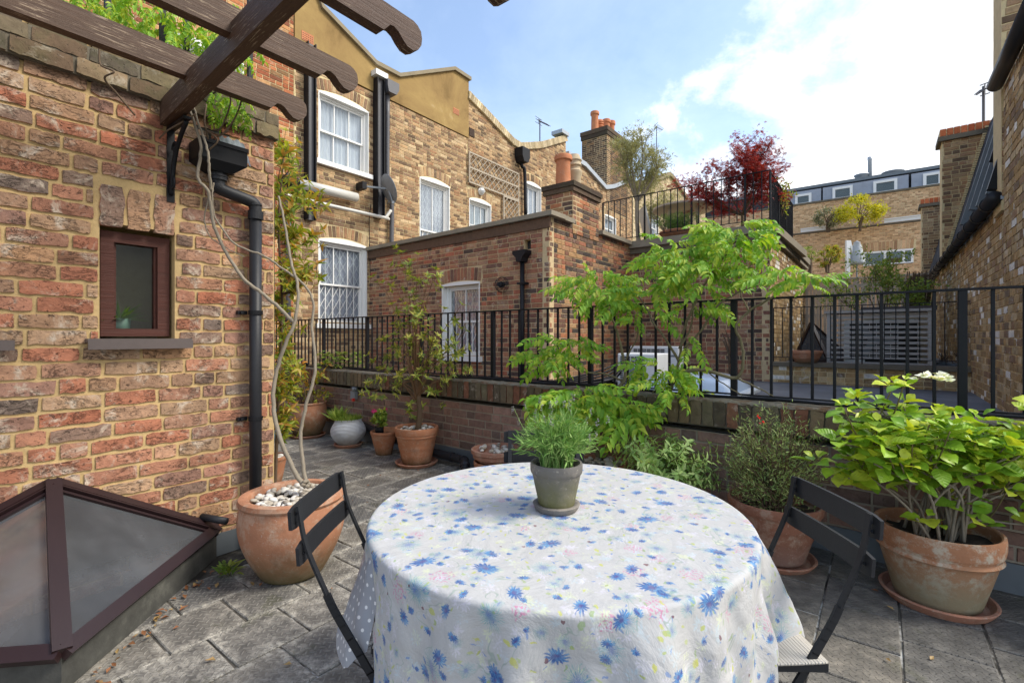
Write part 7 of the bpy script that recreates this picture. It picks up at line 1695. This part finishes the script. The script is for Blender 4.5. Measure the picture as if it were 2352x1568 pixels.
def hl(s0, ax, k, sz, lift=.0):
    ph = rnd.uniform(0, 6.3)
    for i in range(k):
        an = ph+i*2*math.pi/k+rnd.uniform(-.3,.3); d = Vector((math.cos(an), math.sin(an), rnd.uniform(-.45, .45)+lift)); s_ = sz*rnd.uniform(.6, 1.2); pet = s0+d.normalized()*.018
        pl.append((pet, d, Vector((0,-.25,1))+rdir()*.5, s_))
for q in ps+sub: hl(q[-1], None, 4, .088, .35); hl(q[-1]+Vector((0,0,.02)), None, 3, .055, .8)
for q in ps:
    for t_, k, sz in ((.90, 3, .105), (.78, 3, .11), (.64, 2, .10)): hl(along(q, t_)[0], None, k, sz)
for q in sub: hl(along(q, .6)[0], None, 2, .095)
for k in range(6): hl(Vector((rnd.uniform(-.16,.2), -.10+rnd.uniform(-.06,.05), rnd.uniform(.36,.52))), None, 3, .09, .3)
place_leaves(p, HV, pl, M['l_hyd'], 300, loc=c)
fc_ = Vector((-.05, -.05, 1.065)); place_leaves(p, [leaf_variant(1, .95, .1, .1, 4, 3)], [(fc_+Vector((math.cos(a)*r, math.sin(a)*r, .03-r*r*8)), Vector((math.cos(a+b), math.sin(a+b), .2)), Vector((0,-.5,.8))+rdir()*.3, .036) for a, r, b in [(rnd.uniform(0,6.28), .065*math.sqrt(rnd.random()), rnd.uniform(-1.5,1.5)) for _ in range(46)]], M['fl_white'], 46, nm='petal', loc=c)
# pot behind the corner with pebbles
p, c = pot_at(622, 1112, 'terra', pot_profile(.085, .125, .25, .012, .035, 0, bands=((.3,.02,.003),)), 'pebble_pot', 'small terracotta pot of pebbles half hidden by the wall corner', .21, .11, cat='plant pot'); pebbles(p, (0,0), .10, .215, 26, .035)
# ---------------------------------------------------------------- drain pipe, electric box, orange connector, litter
def PW(a, b, z): return FP.world(a, b, z)
pp = [PW(-7.2, -.045, .42), PW(-6.4, -.045, .34), PW(-5.4, -.045, .20), PW(-4.6, -.10, .12), PW(-3.72, -.11, .085), PW(-3.60, -.16, .10), PW(-3.50, -.24, .085), PW(-3.49, -.26, .0)]
dr = thing('drain_pipe', 'black drain pipe sloping along the foot of the parapet and turning down into the floor', 'pipe'); MB().tube(smoothpath(pp, 6), .040, 16).build('pipe', M['blackpipe'], dr, True)
for q in (.55, .72, .86, .95):
    sp = smoothpath(pp, 6); s0, d0 = along(sp, q); MB().tube([s0-d0*.012, s0+d0*.012], .047, 16).build('joint_ring', M['blackpipe'], dr)
Yb = None
a_ = FP.a(818); eb = thing('electric_box', 'grey outdoor socket box with a red switch on the parapet', 'socket', PW(a_, -.004, .56), FP.rz); MB().bbox(-.05, -.05, -.05, .05, 0, .05, .006).build('box', M['greybox'], eb); MB().lathe([(.001,0),(.035,0),(.035,.05),(.001,.05)], 14, (.02,-.03,.05)).build('cable_gland', M['greybox'], eb, True); MB().box(.03,-.08,-.07,.06,-.05,-.035).build('switch', M['red'], eb)
a_ = FP.a(690); o = thing('connector', 'orange and black cable connector lying on the parapet behind the climbing shrub', 'connector', PW(a_, .08, .90), FP.rz-.2); MB().tube([(-.09,0,0),(.0,0,0)], .032, 12).build('plug', M['orange'], o, True); MB().tube([(.0,0,0),(.08,0,-.005)], .022, 10).build('socket', M['black'], o, True)
lt = thing('fallen_leaves', 'scattered dry brown leaves and petals on the paving', 'leaf litter'); pl = []
for _ in range(110):
    q = rnd.random()
    if q < .55: t_ = rnd.random(); P0 = (F0+O_).lerp(R0+O_, t_)+Vector((.04+abs(rnd.gauss(0, .05)), -.04-abs(rnd.gauss(0,.03)), 0)); 
    elif q < .64: P0 = Vector((rnd.uniform(1.2, 2.3), rnd.uniform(1.7, 2.5), 0))
    else: P0 = Vector((rnd.uniform(-1.4, -.6), rnd.uniform(1.6, 5), 0))
    P0.z = .006; pl.append((P0, Vector((rnd.gauss(0,1), rnd.gauss(0,1), .1)), Vector((rnd.gauss(0,.2), rnd.gauss(0,.2), 1)), rnd.choice((.012, .018, .03, .04))))
place_leaves(lt, [leaf_variant(1, .5, .35, -.2, 3, k, wave=.1) for k in range(4)], pl, M['l_dry'], 210, loc=(0,0,0))
